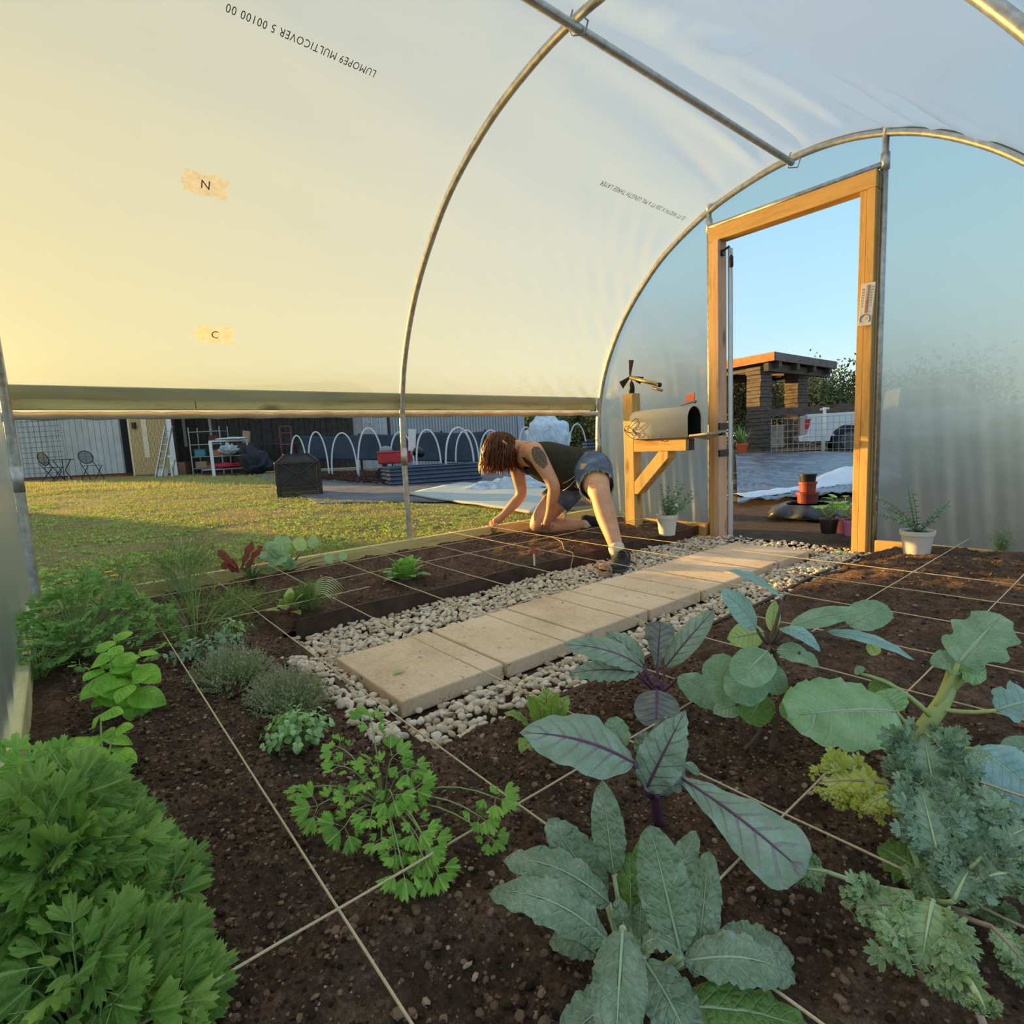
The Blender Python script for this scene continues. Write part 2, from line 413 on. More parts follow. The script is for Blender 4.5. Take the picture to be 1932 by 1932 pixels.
# printed lettering and tape on the cover
def film_frame(px, py):
    d = R_ * ((px - 966) / 1042.86) - U_ * ((py - 966) / 1042.86) + F_
    best = None
    for i in range(len(OPF) - 1):
        (x0, z0), (x1, z1) = OPF[i], OPF[i+1]
        den = (x1-x0) * d.z - (z1-z0) * d.x
        if abs(den) < 1e-9: continue
        s = ((CAMP.x - x0) * d.z - (CAMP.z - z0) * d.x) / den
        t = (x0 + s*(x1-x0) - CAMP.x) / d.x if abs(d.x) > 1e-6 else -1
        if -1e-6 <= s <= 1 + 1e-6 and t > 0.3 and (best is None or t < best[0]):
            tn = Vector((x1-x0, 0, z1-z0)).normalized(); best = (t, CAMP + d * t, tn)
    return best[1], best[2]
def film_text(body, pa, pb, size_k, mat, name='printed_text'):
    A, tn = film_frame(*pa); B, _ = film_frame(*pb)
    cu = bpy.data.curves.new(name, 'FONT'); cu.body = body; cu.size = 1.0; cu.space_character = 1.1; cu.resolution_u = 2
    tmp = bpy.data.objects.new('tmp', cu); COL.objects.link(tmp); bpy.context.view_layer.update()
    me = bpy.data.meshes.new_from_object(tmp.evaluated_get(bpy.context.evaluated_depsgraph_get()))
    bpy.data.objects.remove(tmp)
    w = max(v.co.x for v in me.vertices)
    dx = (B - A); L = dx.length; dx.normalize(); up = -tn; up = (up - dx * up.dot(dx)).normalized(); nrm = dx.cross(up)
    inward = Vector((-1.5, A.y, 1.0)) - A
    k = L / w
    for v in me.vertices:
        q = A + dx * (v.co.x * k) + up * (v.co.y * k * size_k) + inward.normalized() * .028
        v.co = q
    me.materials.append(mat)
    o = bpy.data.objects.new(name, me); COL.objects.link(o); o.parent = cover; return o
def sheet_wall(name, x0, x1, zb, ztop, y, label, wrk, nx=60, nzv=60, thick=0):
    mb = MB()
    def fn(u, v):
        x = x0 + (x1 - x0) * u; zt = ztop(x); zz = zb + (zt - zb) * v
        d = .006 * fbm(x * 1.5, zz * 1.2, y)
        low = exp(-(zz - zb) * 3.2) * min(1, (zz - zb) * 12 + .15)
        d += wrk * low * (sin(x * 46 + 2 * nz(x * 3, 1)) * .6 + sin(x * 83 + zz * 7) * .4) * .012
        return (x, y + d, zz)
    mb.grid(nx, nzv, fn); o = mb.build(name, M['film'], None, smooth=True)
    return tag(o, label, 'film wall', None, 'structure')
def arch_z(x):
    best = 0
    for i in range(len(PROF) - 1):
        (xa, za), (xb, zb) = PROF[i], PROF[i+1]
        if (xa - x) * (xb - x) <= 0 and abs(xb - xa) > 1e-9:
            z = za + (zb - za) * (x - xa) / (xb - xa); best = max(best, z)
    return best
YW = YE + .018
sheet_wall('wall_far', -3.118, -2.115, .09, lambda x: max(.1, arch_z(x)), YW, 'translucent film on the end wall left of the doorway', 1.0, 90, 70)
sheet_wall('wall_end', -1.085, .062, .09, lambda x: max(.1, arch_z(x)), YW, 'translucent film on the end wall right of the doorway', .8, 90, 70)
sheet_wall('wall_transom', -2.115, -1.085, 2.10, lambda x: arch_z(x), YW, 'translucent film above the doorway header', 0, 30, 10)
sheet_wall('wall_rear', -3.118, .062, .17, lambda x: max(.18, arch_z(x)), YR - .02, 'translucent film of the rear wall at the left edge', .8, 60, 50)
# boards
def board(name, a, b, w, h, mat, label, up=(0, 0, 1), bev=.004):
    mb = MB(); mb.beam(a, b, w, h, up); o = mb.build(name, mat, None, bevel=bev); return tag(o, label, 'board', None, 'structure')
board('baseboard_left', (-3.115, YR, .11), (-3.115, YE + .03, .11), .036, .14, M['treat_y'], 'treated base board along the left bed, twine tied to it')
board('baseboard_right', (.045, YR, .11), (.045, YE, .11), .036, .14, M['treat_y'], 'treated base board along the right bed')
board('baseboard_far', (-3.09, YE - .022, .06), (-2.12, YE - .022, .06), .036, .13, M['pine_x'], 'pale base board under the end film left of the door')
board('baseboard_end', (-1.075, YE - .022, .05), (.02, YE - .022, .05), .036, .13, M['pine_x'], 'yellow base board under the end film right of the door')
board('baseboard_rear', (-3.09, -.16, .12), (.02, -.16, .12), .085, .13, M['treat_x'], 'pale treated timber at the foot of the rear wall')
hb = thing('hip_board', (-3.17, 1.7, 1.05), 'long knotty treated board along the left side at the top of the opening', 'board')
for (a, b, e) in ((-1.82, -1.12, 0), (-1.117, 1.30, 0), (1.303, 1.83, 0)):
    mb = MB(); mb.beam((0, a, 0), (0, b, 0), .038, .105); mb.build('plank', M['treat_y'], hb, bevel=.003)
board('trim_2', (.115, YR, 1.05), (.115, YE, 1.05), .036, .10, M['treat_y'], 'treated board along the right side at the top of the opening')
for sx, lab in ((-3.222, 'rolled-up side film on its pipe hanging just under the left board'), (.15, 'rolled-up side film on its pipe under the right board')):
    rl = thing('rolled_side_film', (sx, 1.7, .976), lab, 'film roll')
    mb = MB()
    pts = [(0, -1.9 + 3.82 * i / 60, .002 * sin(i * 1.7)) for i in range(61)]
    mb.tube(pts, [.019 + .0022 * sin(i * 2.3) for i in range(61)], 14)
    mb.build('roll', simple('rolled_white_film', (.62, .57, .50), .5, 0, .25, 5), rl, smooth=True)
    mb = MB(); mb.grid(2, 60, lambda u, v: (.028 - .016 * u if sx < 0 else -.028 + .016 * u, -1.83 + 3.66 * v, .055 - .05 * u))
    mb.build('hanging_film', M['film'], rl, smooth=True)
# right-hand and left-hand cleats seen on the hip board
# doorway
dr = thing('door_1', (-1.6, YE, 0), 'timber and steel doorway frame standing open', 'doorway', None, 0, 'structure')
def part(name, a, b, w, h, mat, parent, up=(0, 0, 1), bev=.003, label=None):
    mb = MB(); mb.beam(a, b, w, h, up); o = mb.build(name, mat, parent, bevel=bev)
    if label: o['label'] = label
    return o
part('jamb', (-.466, -.005, 0), (-.466, -.005, 2.0), .036, .085, M['pine_z'], dr, (0, 1, 0))
part('jamb', (-.425, -.012, 0), (-.425, -.012, 2.0), .040, .105, M['pink_z'], dr, (0, 1, 0))
part('jamb', (.463, -.005, 0), (.463, -.005, 2.0), .040, .085, M['pine_z'], dr, (0, 1, 0))
part('jamb', (.424, .005, 0), (.424, .005, 2.0), .034, .095, M['pine_z'], dr, (0, 1, 0))
part('header', (-.485, -.005, 2.045), (.485, -.005, 2.045), .088, .088, M['pine_x'], dr)
part('outer_strip', (-.398, .075, .0), (-.398, .075, 1.97), .012, .05, simple('white_metal', (.60, .62, .63), .4, .3), dr, (0, 1, 0), label='pale metal strip on the outer left side of the jamb')
for sx, top in ((-.506, 2.225), (.508, 2.265)):
    mb = MB(); mb.tube([(sx, -.0, 0), (sx, 0, top)], .016, 12); mb.build('upright_pipe', M['steel'], dr, smooth=True)
    mb = MB(); mb.tube([(sx, 0, 2.085), (sx, 0, 2.165)], .022, 12); mb.tube([(sx, 0, 1.30), (sx, 0, 1.302)], .0175, 12); mb.tube([(sx, 0, top - .01), (sx, .005, top + .045)], .019, 10); mb.build('pipe_collar', M['steel'], dr, smooth=True)
mb = MB(); mb.tube([(-.5, -.005, 2.112), (.5, -.005, 2.112)], .016, 12); mb.build('cross_pipe', M['steel'], dr, smooth=True)
for z in (.80, .62):
    mb = MB(); mb.box((-.402, -.012, z), (.012, .112, .045)); mb.build('hinge_plate', M['black'], dr, bevel=.002)
# ------------------------------------------------------------------ ground
def sstep(a, b, x):
    t = min(1, max(0, (x - a) / (b - a))); return t * t * (3 - 2 * t)
def ground_z(x, y):
    left = .115 + .012 * max(0, -x - 4) * (1 - sstep(2, 9, y))
    out = .115 * (1 - sstep(3.3, 4.6, y)) - .03 * sstep(4, 9, y)
    k = sstep(-3.0, -5.5, x)
    z = left * k + out * (1 - k)
    z = z if x < -3.12 or y > 3.6 else z
    return z + .018 * nz(x * .8, y * .8) + .008 * nz(x * 3, y * 3, 5)
def patch(name, x0, x1, y0, y1, nx, ny, mat, zf, label, smooth=True, cat='ground'):
    mb = MB(); mb.grid(nx, ny, lambda u, v: (x0 + (x1-x0)*u, y0 + (y1-y0)*v, zf(x0 + (x1-x0)*u, y0 + (y1-y0)*v)))
    o = mb.build(name, mat, None, smooth=smooth); return tag(o, label, cat, None, 'structure')
patch('ground_far', -120, 60, -60, 160, 60, 70, M['dirt'], lambda x, y: -.10 + .0 * x, 'bare dry ground reaching to the trees')
patch('lawn', -24, -3.15, -9, 9, 130, 120, M['lawn'], lambda x, y: ground_z(x, y), 'patchy weedy lawn beyond the left opening')
patch('yard', -24, 14, 3.60, 24, 120, 110, M['dirt'], lambda x, y: ground_z(x, y) if not (y < 5.2 and -2.6 < x < -.6) else min(.03, ground_z(x, y)) + .01 * nz(x*4, y*4), 'grey packed dirt yard outside the doorway')
# raised beds: U-shaped soil inside
PX0, PX1, PY0 = -2.185, -1.05, .60
def soil_z(x, y):
    z = .115 + .020 * fbm(x * 2.0, y * 2.0, 3, 3) + .016 * fbm(x * 9, y * 9, 1, 4) + .010 * max(0, noise.noise(Vector((x * 30, y * 30, 7)))) + .006 * noise.noise(Vector((x * 75, y * 75, 2)))
    dx = max(PX0 - x, x - PX1); dy = PY0 - y
    e = max(dx, dy)
    z -= (.062 if x > PX1 - .02 or y < PY0 else .05) * exp(-max(0, e) * (8 if x > PX1 - .02 or y < PY0 else 16))
    return z
def soil(name, x0, x1, y0, y1, st, label):
    nx, ny = int((x1-x0)/st), int((y1-y0)/st)
    return patch(name, x0, x1, y0, y1, nx, ny, M['soil'], soil_z, label, True, 'soil')
soil('soil_left', -3.10, PX0 + .005, PY0, 3.50, .014, 'dark compost filling the left bed')
soil('soil_near', -3.10, .03, -.12, PY0, .009, 'dark compost filling the near bed across the path end')
soil('soil_right', PX1 - .005, .03, PY0, 3.50, .012, 'dark reddish compost filling the right bed')
patch('path_bed', PX0, PX1, PY0 - .1, 3.62, 60, 150, M['gravelbed'], lambda x, y: .0 + .008 * nz(x * 8, y * 8), 'sandy bedding under the pebbles', True, 'path')
# edging boards
def edging(name, pts, zt, label):
    mb = MB(); n = len(pts)
    V = []; 
    for i, (x, y) in enumerate(pts):
        a = Vector(pts[max(0, i-1)]); b = Vector(pts[min(n-1, i+1)]); d = (b-a).normalized(); nn = Vector((-d.y, d.x)) * .008
        z1 = zt + .006 * sin(i * 1.3)
        V += [(x+nn.x, y+nn.y, -.06), (x+nn.x, y+nn.y, z1), (x-nn.x, y-nn.y, z1), (x-nn.x, y-nn.y, -.06)]
    Fc = [(i*4+k, i*4+(k+1) % 4, (i+1)*4+(k+1) % 4, (i+1)*4+k) for i in range(n-1) for k in range(4)] + [(0,1,2,3), tuple((n-1)*4+k for k in (3,2,1,0))]
    mb.add(V, Fc); o = mb.build(name, M['edging'], None, fix=True); return tag(o, label, 'edging')
edging('edging_strip', [(PX0, .66 + i * .19) for i in range(16)], .105, 'dark brown edging strip between the left bed and the pebbles')
edging('edging_strip', [(PX1 + .0 - .004 * i, .66 + i * .185) for i in range(16)], .052, 'dark brown edging strip between the pebbles and the right bed')
edging('edging_strip', [(-2.02 + i * .2, .60 - .01 * i) for i in range(4)], .075, 'short edging strip at the near end of the path, under the thyme')
# pavers
def paver(x0, x1, y0, y1, label, tilt):
    o = thing('paver', ((x0+x1)/2, (y0+y1)/2, .0), label, 'paver', 'stepping slabs of the path')
    mb = MB(); mb.box((0, 0, .034), (x1-x0, y1-y0, .052), Matrix.Rotation(tilt, 3, 'X')); mb.build('slab', M['paver'], o, bevel=.005)
    return o
PL = ['buff concrete paver nearest the viewer, with a fallen green leaf on it', 'second buff paver from the near end of the path', 'third buff paver from the near end of the path',
      'middle buff paver of the path, fourth from either end', 'buff paver beside the ball of twine', 'buff paver just beyond the ball of twine', 'farthest buff paver, next to the doorway']
yy = .665
for i in range(7):
    ln = .372; dx = .006 * sin(i * 2.1)
    paver(-1.795 + dx, -1.335 + dx, yy, yy + ln - .008, PL[i], .006 * sin(i * 3.0)); yy += ln + .004
# ------------------------------------------------------------------ plant helpers
def leaf_mat(name, base, vein, rib=None, under=None, blister=0.0, trans=.35, nveins=9.0, blue=None, rough=.5, spots=0.0):
    K_ = 1.6; up_ = lambda q: tuple(min(.9, x * K_) for x in q) if q else q
    base, vein, rib, under, blue = up_(base), up_(vein), up_(rib), up_(under), up_(blue)
    t = NT(name); uv = t.n('ShaderNodeUVMap'); sp = t.n('ShaderNodeSeparateXYZ'); t.l(uv.outputs[0], sp.inputs[0])
    u, v = sp.outputs[0], sp.outputs[1]
    a = t.math('MULTIPLY', t.math('ABSOLUTE', t.math('SUBTRACT', v, .5)), 2.0)
    n = t.noise(t.pos(), 22, 4, .6); n2 = t.noise(t.pos(), 120, 3, .6)
    ph = t.math('MULTIPLY', t.math('SUBTRACT', t.math('ADD', u, t.math('MULTIPLY', n2, .03)), t.math('MULTIPLY', a, .20)), nveins)
    fr = t.math('ABSOLUTE', t.math('SUBTRACT', t.math('FRACT', ph), .5))
    side = t.math('MULTIPLY', t.ramp(fr, [(.0, (1, 1, 1)), (.05, (.7, .7, .7)), (.12, (0, 0, 0))]), t.math('SUBTRACT', 1.0, t.math('MULTIPLY', a, .85)))
    vo = t.n('ShaderNodeTexVoronoi', feature='DISTANCE_TO_EDGE'); t.l(t.pos(), vo.inputs['Vector']); vo.inputs['Scale'].default_value = 95
    net = t.ramp(vo.outputs['Distance'], [(.0, (1, 1, 1)), (.09, (0, 0, 0))])
    ribf = t.ramp(t.math('DIVIDE', a, t.math('SUBTRACT', 1.15, u)), [(.05, (1, 1, 1)), (.11, (0, 0, 0))])
    lo = tuple(c * .72 for c in base); hi = blue if blue else tuple(min(1, c * 1.3) for c in base)
    gi = t.n('ShaderNodeNewGeometry')
    c = t.ramp(t.math('ADD', t.math('MULTIPLY', n, .7), t.math('MULTIPLY', gi.outputs['Random Per Island'], .32)), [(.34, lo), (.5, base), (.68, hi)])
    c = t.mix(t.math('MULTIPLY', net, .28), c, vein)
    c = t.mix(t.math('MULTIPLY', side, .6), c, rib or vein)
    c = t.mix(t.math('MULTIPLY', ribf, .9), c, rib or vein)
    if spots:
        c = t.mix(t.ramp(t.noise(t.pos(), 60, 2), [(.68, (0, 0, 0)), (.73, (1, 1, 1))]), c, (.35, .30, .12))
    if under is not None:
        g = t.n('ShaderNodeNewGeometry'); c = t.mix(t.math('MULTIPLY', g.outputs['Backfacing'], .8), c, under)
    h = t.math('SUBTRACT', t.math('MULTIPLY', t.math('MINIMUM', vo.outputs['Distance'], .35), 2.0 * blister + .3), t.math('MULTIPLY', t.math('ADD', side, ribf), .6))
    nm = t.bump(h, .75 if blister else .4, .006 if blister else .003)
    m = t.pbr(c, rough, 0, nm, .4)
    tr = t.n('ShaderNodeBsdfTranslucent'); t.l(t.mix(.35, c, (.45, .6, .08)), tr.inputs[0]); t.l(nm, tr.inputs['Normal'])
    mx = t.n('ShaderNodeMixShader'); mx.inputs[0].default_value = trans; t.l(t.b.outputs[0], mx.inputs[1]); t.l(tr.outputs[0], mx.inputs[2]); t.l(mx.outputs[0], t.out.inputs[0])
    return m
LM = dict(
    kale=leaf_mat('dark_kale_leaf', (.165, .235, .145), (.30, .37, .26), (.40, .48, .32), (.14, .21, .10), 1.0, .2, 9, (.27, .34, .25), .5),
    kale_y=leaf_mat('green_kale_leaf', (.12, .22, .05), (.28, .40, .14), (.40, .52, .26), None, .8, .3, 9, None, .55),
    purple=leaf_mat('purple_ribbed_leaf', (.20, .28, .19), (.20, .17, .20), (.30, .13, .25), (.22, .19, .18), .1, .2, 7, (.28, .37, .30), .5),
    purple2=leaf_mat('violet_tinted_leaf', (.15, .16, .15), (.20, .12, .18), (.28, .11, .23), (.20, .15, .17), .1, .2, 7, (.23, .25, .22), .5),
    coll=leaf_mat('blue_green_leaf', (.17, .28, .16), (.36, .48, .32), (.48, .60, .38), (.30, .42, .16), .15, .3, 8, (.28, .40, .26), .5),
    pale=leaf_mat('pale_green_leaf', (.38, .50, .17), (.50, .60, .30), (.58, .66, .38), None, .05, .4, 8, None, .5),
    blue=leaf_mat('bluish_leaf', (.20, .34, .31), (.35, .50, .44), (.42, .56, .46), (.24, .38, .24), .15, .25, 8, (.28, .43, .42), .45),
    broc=leaf_mat('broad_light_green_leaf', (.24, .40, .17), (.42, .56, .33), (.52, .64, .38), (.36, .50, .13), .1, .35, 7, (.33, .50, .28), .5),
    frill=leaf_mat('frilly_grey_green_leaf', (.18, .27, .17), (.35, .46, .33), (.50, .58, .42), (.28, .36, .14), .2, .3, 6, (.30, .42, .31), .55),
    frill_y=leaf_mat('yellowing_frilly_leaf', (.62, .60, .08), (.70, .70, .22), (.72, .70, .30), None, .1, .45, 6, (.74, .74, .20), .55),
    frill_g=leaf_mat('light_green_frilly_leaf', (.27, .38, .17), (.42, .52, .30), (.52, .60, .38), None, .15, .35, 6, (.36, .48, .25), .55),
    pars=leaf_mat('parsley_leaf', (.13, .25, .04), (.22, .36, .09), (.26, .38, .11), None, 0, .4, 6, (.27, .40, .08), .42),
    pars_l=leaf_mat('light_parsley_leaf', (.20, .40, .06), (.32, .52, .12), (.36, .52, .14), None, 0, .4, 6, (.30, .50, .09), .42),
    cil=leaf_mat('coriander_leaf', (.13, .27, .06), (.22, .38, .10), None, None, 0, .35, 6, (.24, .38, .10), .5),
    basil=leaf_mat('basil_leaf', (.20, .42, .04), (.30, .52, .08), (.34, .55, .12), None, .1, .4, 6, (.34, .56, .07), .32),
    oreg=leaf_mat('oregano_leaf', (.24, .40, .16), (.34, .50, .24), None, None, 0, .3, 5, (.32, .48, .22), .6),
    thyme=leaf_mat('thyme_leaf', (.20, .29, .12), (.28, .34, .2), None, None, 0, .3, 3, (.30, .40, .18), .7),
    sage=leaf_mat('sage_leaf', (.19, .29, .19), (.28, .38, .27), None, None, .3, .2, 5, (.30, .40, .29), .7),
    dill=leaf_mat('dill_frond', (.15, .25, .05), (.3, .36, .1), None, None, 0, .3, 3, (.27, .36, .08), .6),
    beet=leaf_mat('beet_leaf', (.18, .32, .06), (.28, .14, .10), (.30, .05, .08), None, .2, .35, 7, (.28, .42, .10), .4),
    red=leaf_mat('dark_red_beet_leaf', (.14, .012, .02), (.30, .02, .05), (.34, .02, .05), None, .2, .35, 7, (.22, .02, .03), .3),
    spin=leaf_mat('spinach_leaf', (.15, .34, .06), (.28, .46, .12), (.34, .50, .18), None, .3, .3, 6, (.24, .44, .10), .35),
    euc=leaf_mat('eucalyptus_leaf', (.10, .20, .12), (.2, .3, .2), None, (.2, .3, .2), 0, .2, 4, (.16, .27, .18), .5),
    weed=leaf_mat('weed_leaf', (.20, .30, .06), (.28, .36, .1), None, None, 0, .35, 4, (.36, .44, .09), .6),
)
ST = dict(rib=simple('pale_midrib', (.42, .52, .34), .5, 0, .1, 20),
    green=simple('green_stalk', (.30, .42, .14), .5, 0, .2, 20), pale=simple('pale_green_stalk', (.52, .60, .32), .5, 0, .15, 20),
    purple=simple('purple_stalk', (.17, .075, .13), .45, 0, .3, 20), brown=simple('woody_stalk', (.16, .10, .08), .7, 0, .3, 20),
    yellow=simple('thick_yellow_green_stalk', (.48, .55, .20), .45, 0, .15, 14), mauve=simple('pinkish_stalk', (.42, .32, .26), .5, 0, .2, 16), red=simple('red_stalk', (.40, .06, .08), .5, 0, .2, 20))
PROFS = {
    'oval': lambda u: (sin(pi * min(1, max(0, u)) ** .85)) ** .75,
    'round': lambda u: sqrt(max(0, 1 - (2*u - 1) ** 2)) ** .85,
    'long': lambda u: max(0.0, (sin(pi * u ** .9))) ** .55,
    'heart': lambda u: (1 - (1 - min(1, u * 3.2)) ** 2) ** .5 * (1 - u ** 2.6) ** .6 if u < 1 else 0,
    'spat': lambda u: (.12 + .95 * u ** 1.1) * sqrt(max(0, 1 - u ** 7)) if u < 1 else 0,
    'lance': lambda u: (1 - abs(2 * u - .75) / 1.25) ** .8 if u < 1 else 0,
}
def leaf(mb, a, b, w, n, sag=.12, prof='oval', fold=.25, ruf=0.0, rf=5.0, nu=16, nv=8, lob=0.0, lf=6.0, blister=0.0, tip=0.0, seed=None, twist=0.0, frill=0.0):
    """a blade from a to b, w wide, face towards n; sag bows it, fold lifts its halves, ruf ruffles the rim"""
    a, b, n = Vector(a), Vector(b), Vector(n); d = b - a; L = d.length; d = d / L
    s = d.cross(n); s = s.normalized() if s.length > 1e-4 else d.orthogonal().normalized(); n = s.cross(d).normalized()
    sd = random.random() * 50 if seed is None else seed; f = PROFS[prof]; V = []; U = []
    for i in range(nu + 1):
        u = i / nu; c = a + d * (L * u) + n * (L * (sag * 4 * u * (1 - u) - tip * u * u * u))
        an = twist * u; s2 = s * cos(an) + n * sin(an); n2 = n * cos(an) - s * sin(an)
        for j in range(nv + 1):
            v = -1 + 2 * j / nv; sg = 1 if v > 0 else -1
            lobe = 1 - lob * (.5 + .5 * cos(2 * pi * (u * lf + .25 * sg + .12 * sin(sd)))) * (abs(v) ** 1.5)
            ww = w / 2 * max(.02, f(u)) * lobe
            av = abs(v)
            h = av * ww * fold + ruf * w * av * av * (sin(2 * pi * rf * u + sd + sg) + .5 * sin(2 * pi * rf * 2.3 * u + sd * 2)) * (1 if u > .03 else 0)
            h += -ww * .35 * av * av * (0.5 + fold)
            if blister: h += blister * (noise.noise(Vector((u * L * 60, v * w * 30, sd))) + .5 * noise.noise(Vector((u * L * 130, v * w * 65, sd))))
            x = v * ww
            if frill and av > .7:
                x += sg * frill * w * noise.noise(Vector((u * 23, v * 3, sd))); h += frill * w * noise.noise(Vector((u * 29, v * 2, sd + 9)))
            V.append(c + s2 * x + n2 * h); U.append((u, (v + 1) / 2))
    Fc = [(i*(nv+1)+j+1, (i+1)*(nv+1)+j+1, (i+1)*(nv+1)+j, i*(nv+1)+j) for i in range(nu) for j in range(nv)]
    mb.add(V, Fc, U); return mb
def rib(mb, a, b, n, r, sag=.12, tip=0.0, k=.9, und=0.0):
    a, b, n = Vector(a), Vector(b), Vector(n); d = b - a; L = d.length; d /= L
    s = d.cross(n).normalized(); n = s.cross(d)
    pts = [a + d * (L*u) + n * (L*(sag*4*u*(1-u) - tip*u**3) + r * .25) for u in [k * i / 8 for i in range(9)]]
    mb.tube(pts, [r * (1 - .8 * i / 8) for i in range(9)], 6)
def bez(a, b, c, n=8):
    a, b, c = Vector(a), Vector(b), Vector(c)
    return [a*(1-t)**2 + b*2*t*(1-t) + c*t*t for t in [i / n for i in range(n + 1)]]
def fan(mb, a, d, n, L, spread=1.1, lobes=3, teeth=5, droop=.15, N=None):
    """a deeply toothed fan-shaped leaflet, like parsley or coriander"""
    a, d, n = Vector(a), Vector(d).normalized(), Vector(n); s = d.cross(n)
    s = s.normalized() if s.length > 1e-4 else d.orthogonal().normalized(); n = s.cross(d)
    N = N or lobes * teeth * 2; V = [a]; U = [(0, .5)]
    for ring in (.5, 1.0):
        for i in range(N + 1):
            th = -spread + 2 * spread * i / N; q = i / N
            lo = abs(sin(pi * q * lobes)) ** .45 * .4 + .6
            te = (.86 if i % 2 else 1.0) if ring == 1.0 else 1.0
            r = L * ring * (lo if ring == 1 else .5 + .5 * lo) * te * (1 - .22 * (abs(th) / spread) ** 2)
            cup = -droop * r * ring * (1 + .6 * cos(2 * pi * q * lobes)) + .05 * L * sin(i * 2.1 + a.x * 90)
            V.append(a + (d * cos(th) + s * sin(th)) * r + n * cup); U.append((ring, q))
    Fc = [(2 + i, 1 + i, 0) for i in range(N)] + [(2+i, N+3+i, N+2+i, 1+i) for i in range(N)]
    mb.add(V, Fc, U)
def compound(fm, sm, base, ctrl, end, n, L, k=3, lobes=3, teeth=4, r=.0012, spread=1.0):
    """one stalk with a terminal leaflet and pairs of side leaflets"""
    pts = bez(base, ctrl, end, 8); sm.tube(pts, [r * (1.3 - .6 * i / 8) for i in range(9)], 5)
    d = (pts[-1] - pts[-2]).normalized(); s = d.cross(n).normalized()
    fan(fm, pts[-1], d, n + s * rnd(-.3, .3), L, spread, lobes, teeth)
    for q in range((k - 1) // 2):
        p = pts[-2 - q * 2] if q else pts[-1]
        for sg in (-1, 1):
            dd = (d * .35 + s * sg).normalized(); e = p + dd * L * .55 + n * rnd(-.1, .1) * L
            sm.tube([p, e], r * .6, 4); fan(fm, e, dd + d * .4, n + s * sg * rnd(-.2, .4), L * rnd(.75, .95), spread, lobes, teeth)
def wb(mb, name, mat, parent, **k):
    l = parent.location
    mb.v = [(x - l.x, y - l.y, z - l.z) for x, y, z in mb.v]
    return mb.build(name, mat, parent, smooth=True, **k)
def VN(px, py, up=.6):
    """a face direction between straight up and towards the viewer"""
    p = P(px, py, 1.0); v = (CAMP - p).normalized(); return (v * (1 - up) + Vector((0, 0, 1)) * up).normalized()
def big_plant(name, root, label, cat, specs, stem_paths=(), stem_mat=None, group=None):
    """specs: (base px, tip px, width px, t base, t tip, material, options) ; petiole from opt 'pet' = (px, py, t)"""
    t = thing(name, root, label, cat, group)
    for sp in specs:
        (bx, by), (tx, ty), w, tb, tt, mat, op = sp; op = dict(op)
        A, B = P(bx, by, tb), P(tx, ty, tt); W_ = w * (tb + tt) / 2 / 1042.86
        up = op.pop('up', .5); n = VN((bx+tx)/2, (by+ty)/2, up)
        if 'n' in op: n = Vector(op.pop('n')).normalized()
        pet = op.pop('pet', None); rr = op.pop('r', .0028); rmat = op.pop('rm', ST['pale'])
        mb = MB(); leaf(mb, A, B, W_, n, **op); lf = wb(mb, 'leaf', LM[mat], t)
        rb = MB()
        mr = MB(); rib(mr, A, B, n, rr * .5, op.get('sag', .12), op.get('tip', 0.0)); wb(mr, 'midrib', ST['purple'] if mat.startswith('purple') else ST['rib'], t)
        if pet is not None:
            C = P(*pet) if len(pet) == 3 else P(*pet[:3]); mid = (A + C) / 2 + Vector((0, 0, -.012 if len(pet) == 3 else pet[3]))
            rb.tube(bez(C, mid, A, 7), [rr * (1.5 - .5 * i / 7) for i in range(8)], 8)
        if pet is not None: wb(rb, 'leaf_stalk', rmat, t)
    for pts, r0, r1 in stem_paths:
        mb = MB(); Q = [P(*p) if not isinstance(p, Vector) else p for p in pts]
        # smooth the path
        C = catmull([tuple(q) for q in Q], 5); k = len(C) - 1
        mb.tube([Vector(c) for c in C], [r0 + (r1 - r0) * i / k for i in range(k + 1)], 12)
        wb(mb, 'stem', stem_mat or ST['green'], t)
    return t
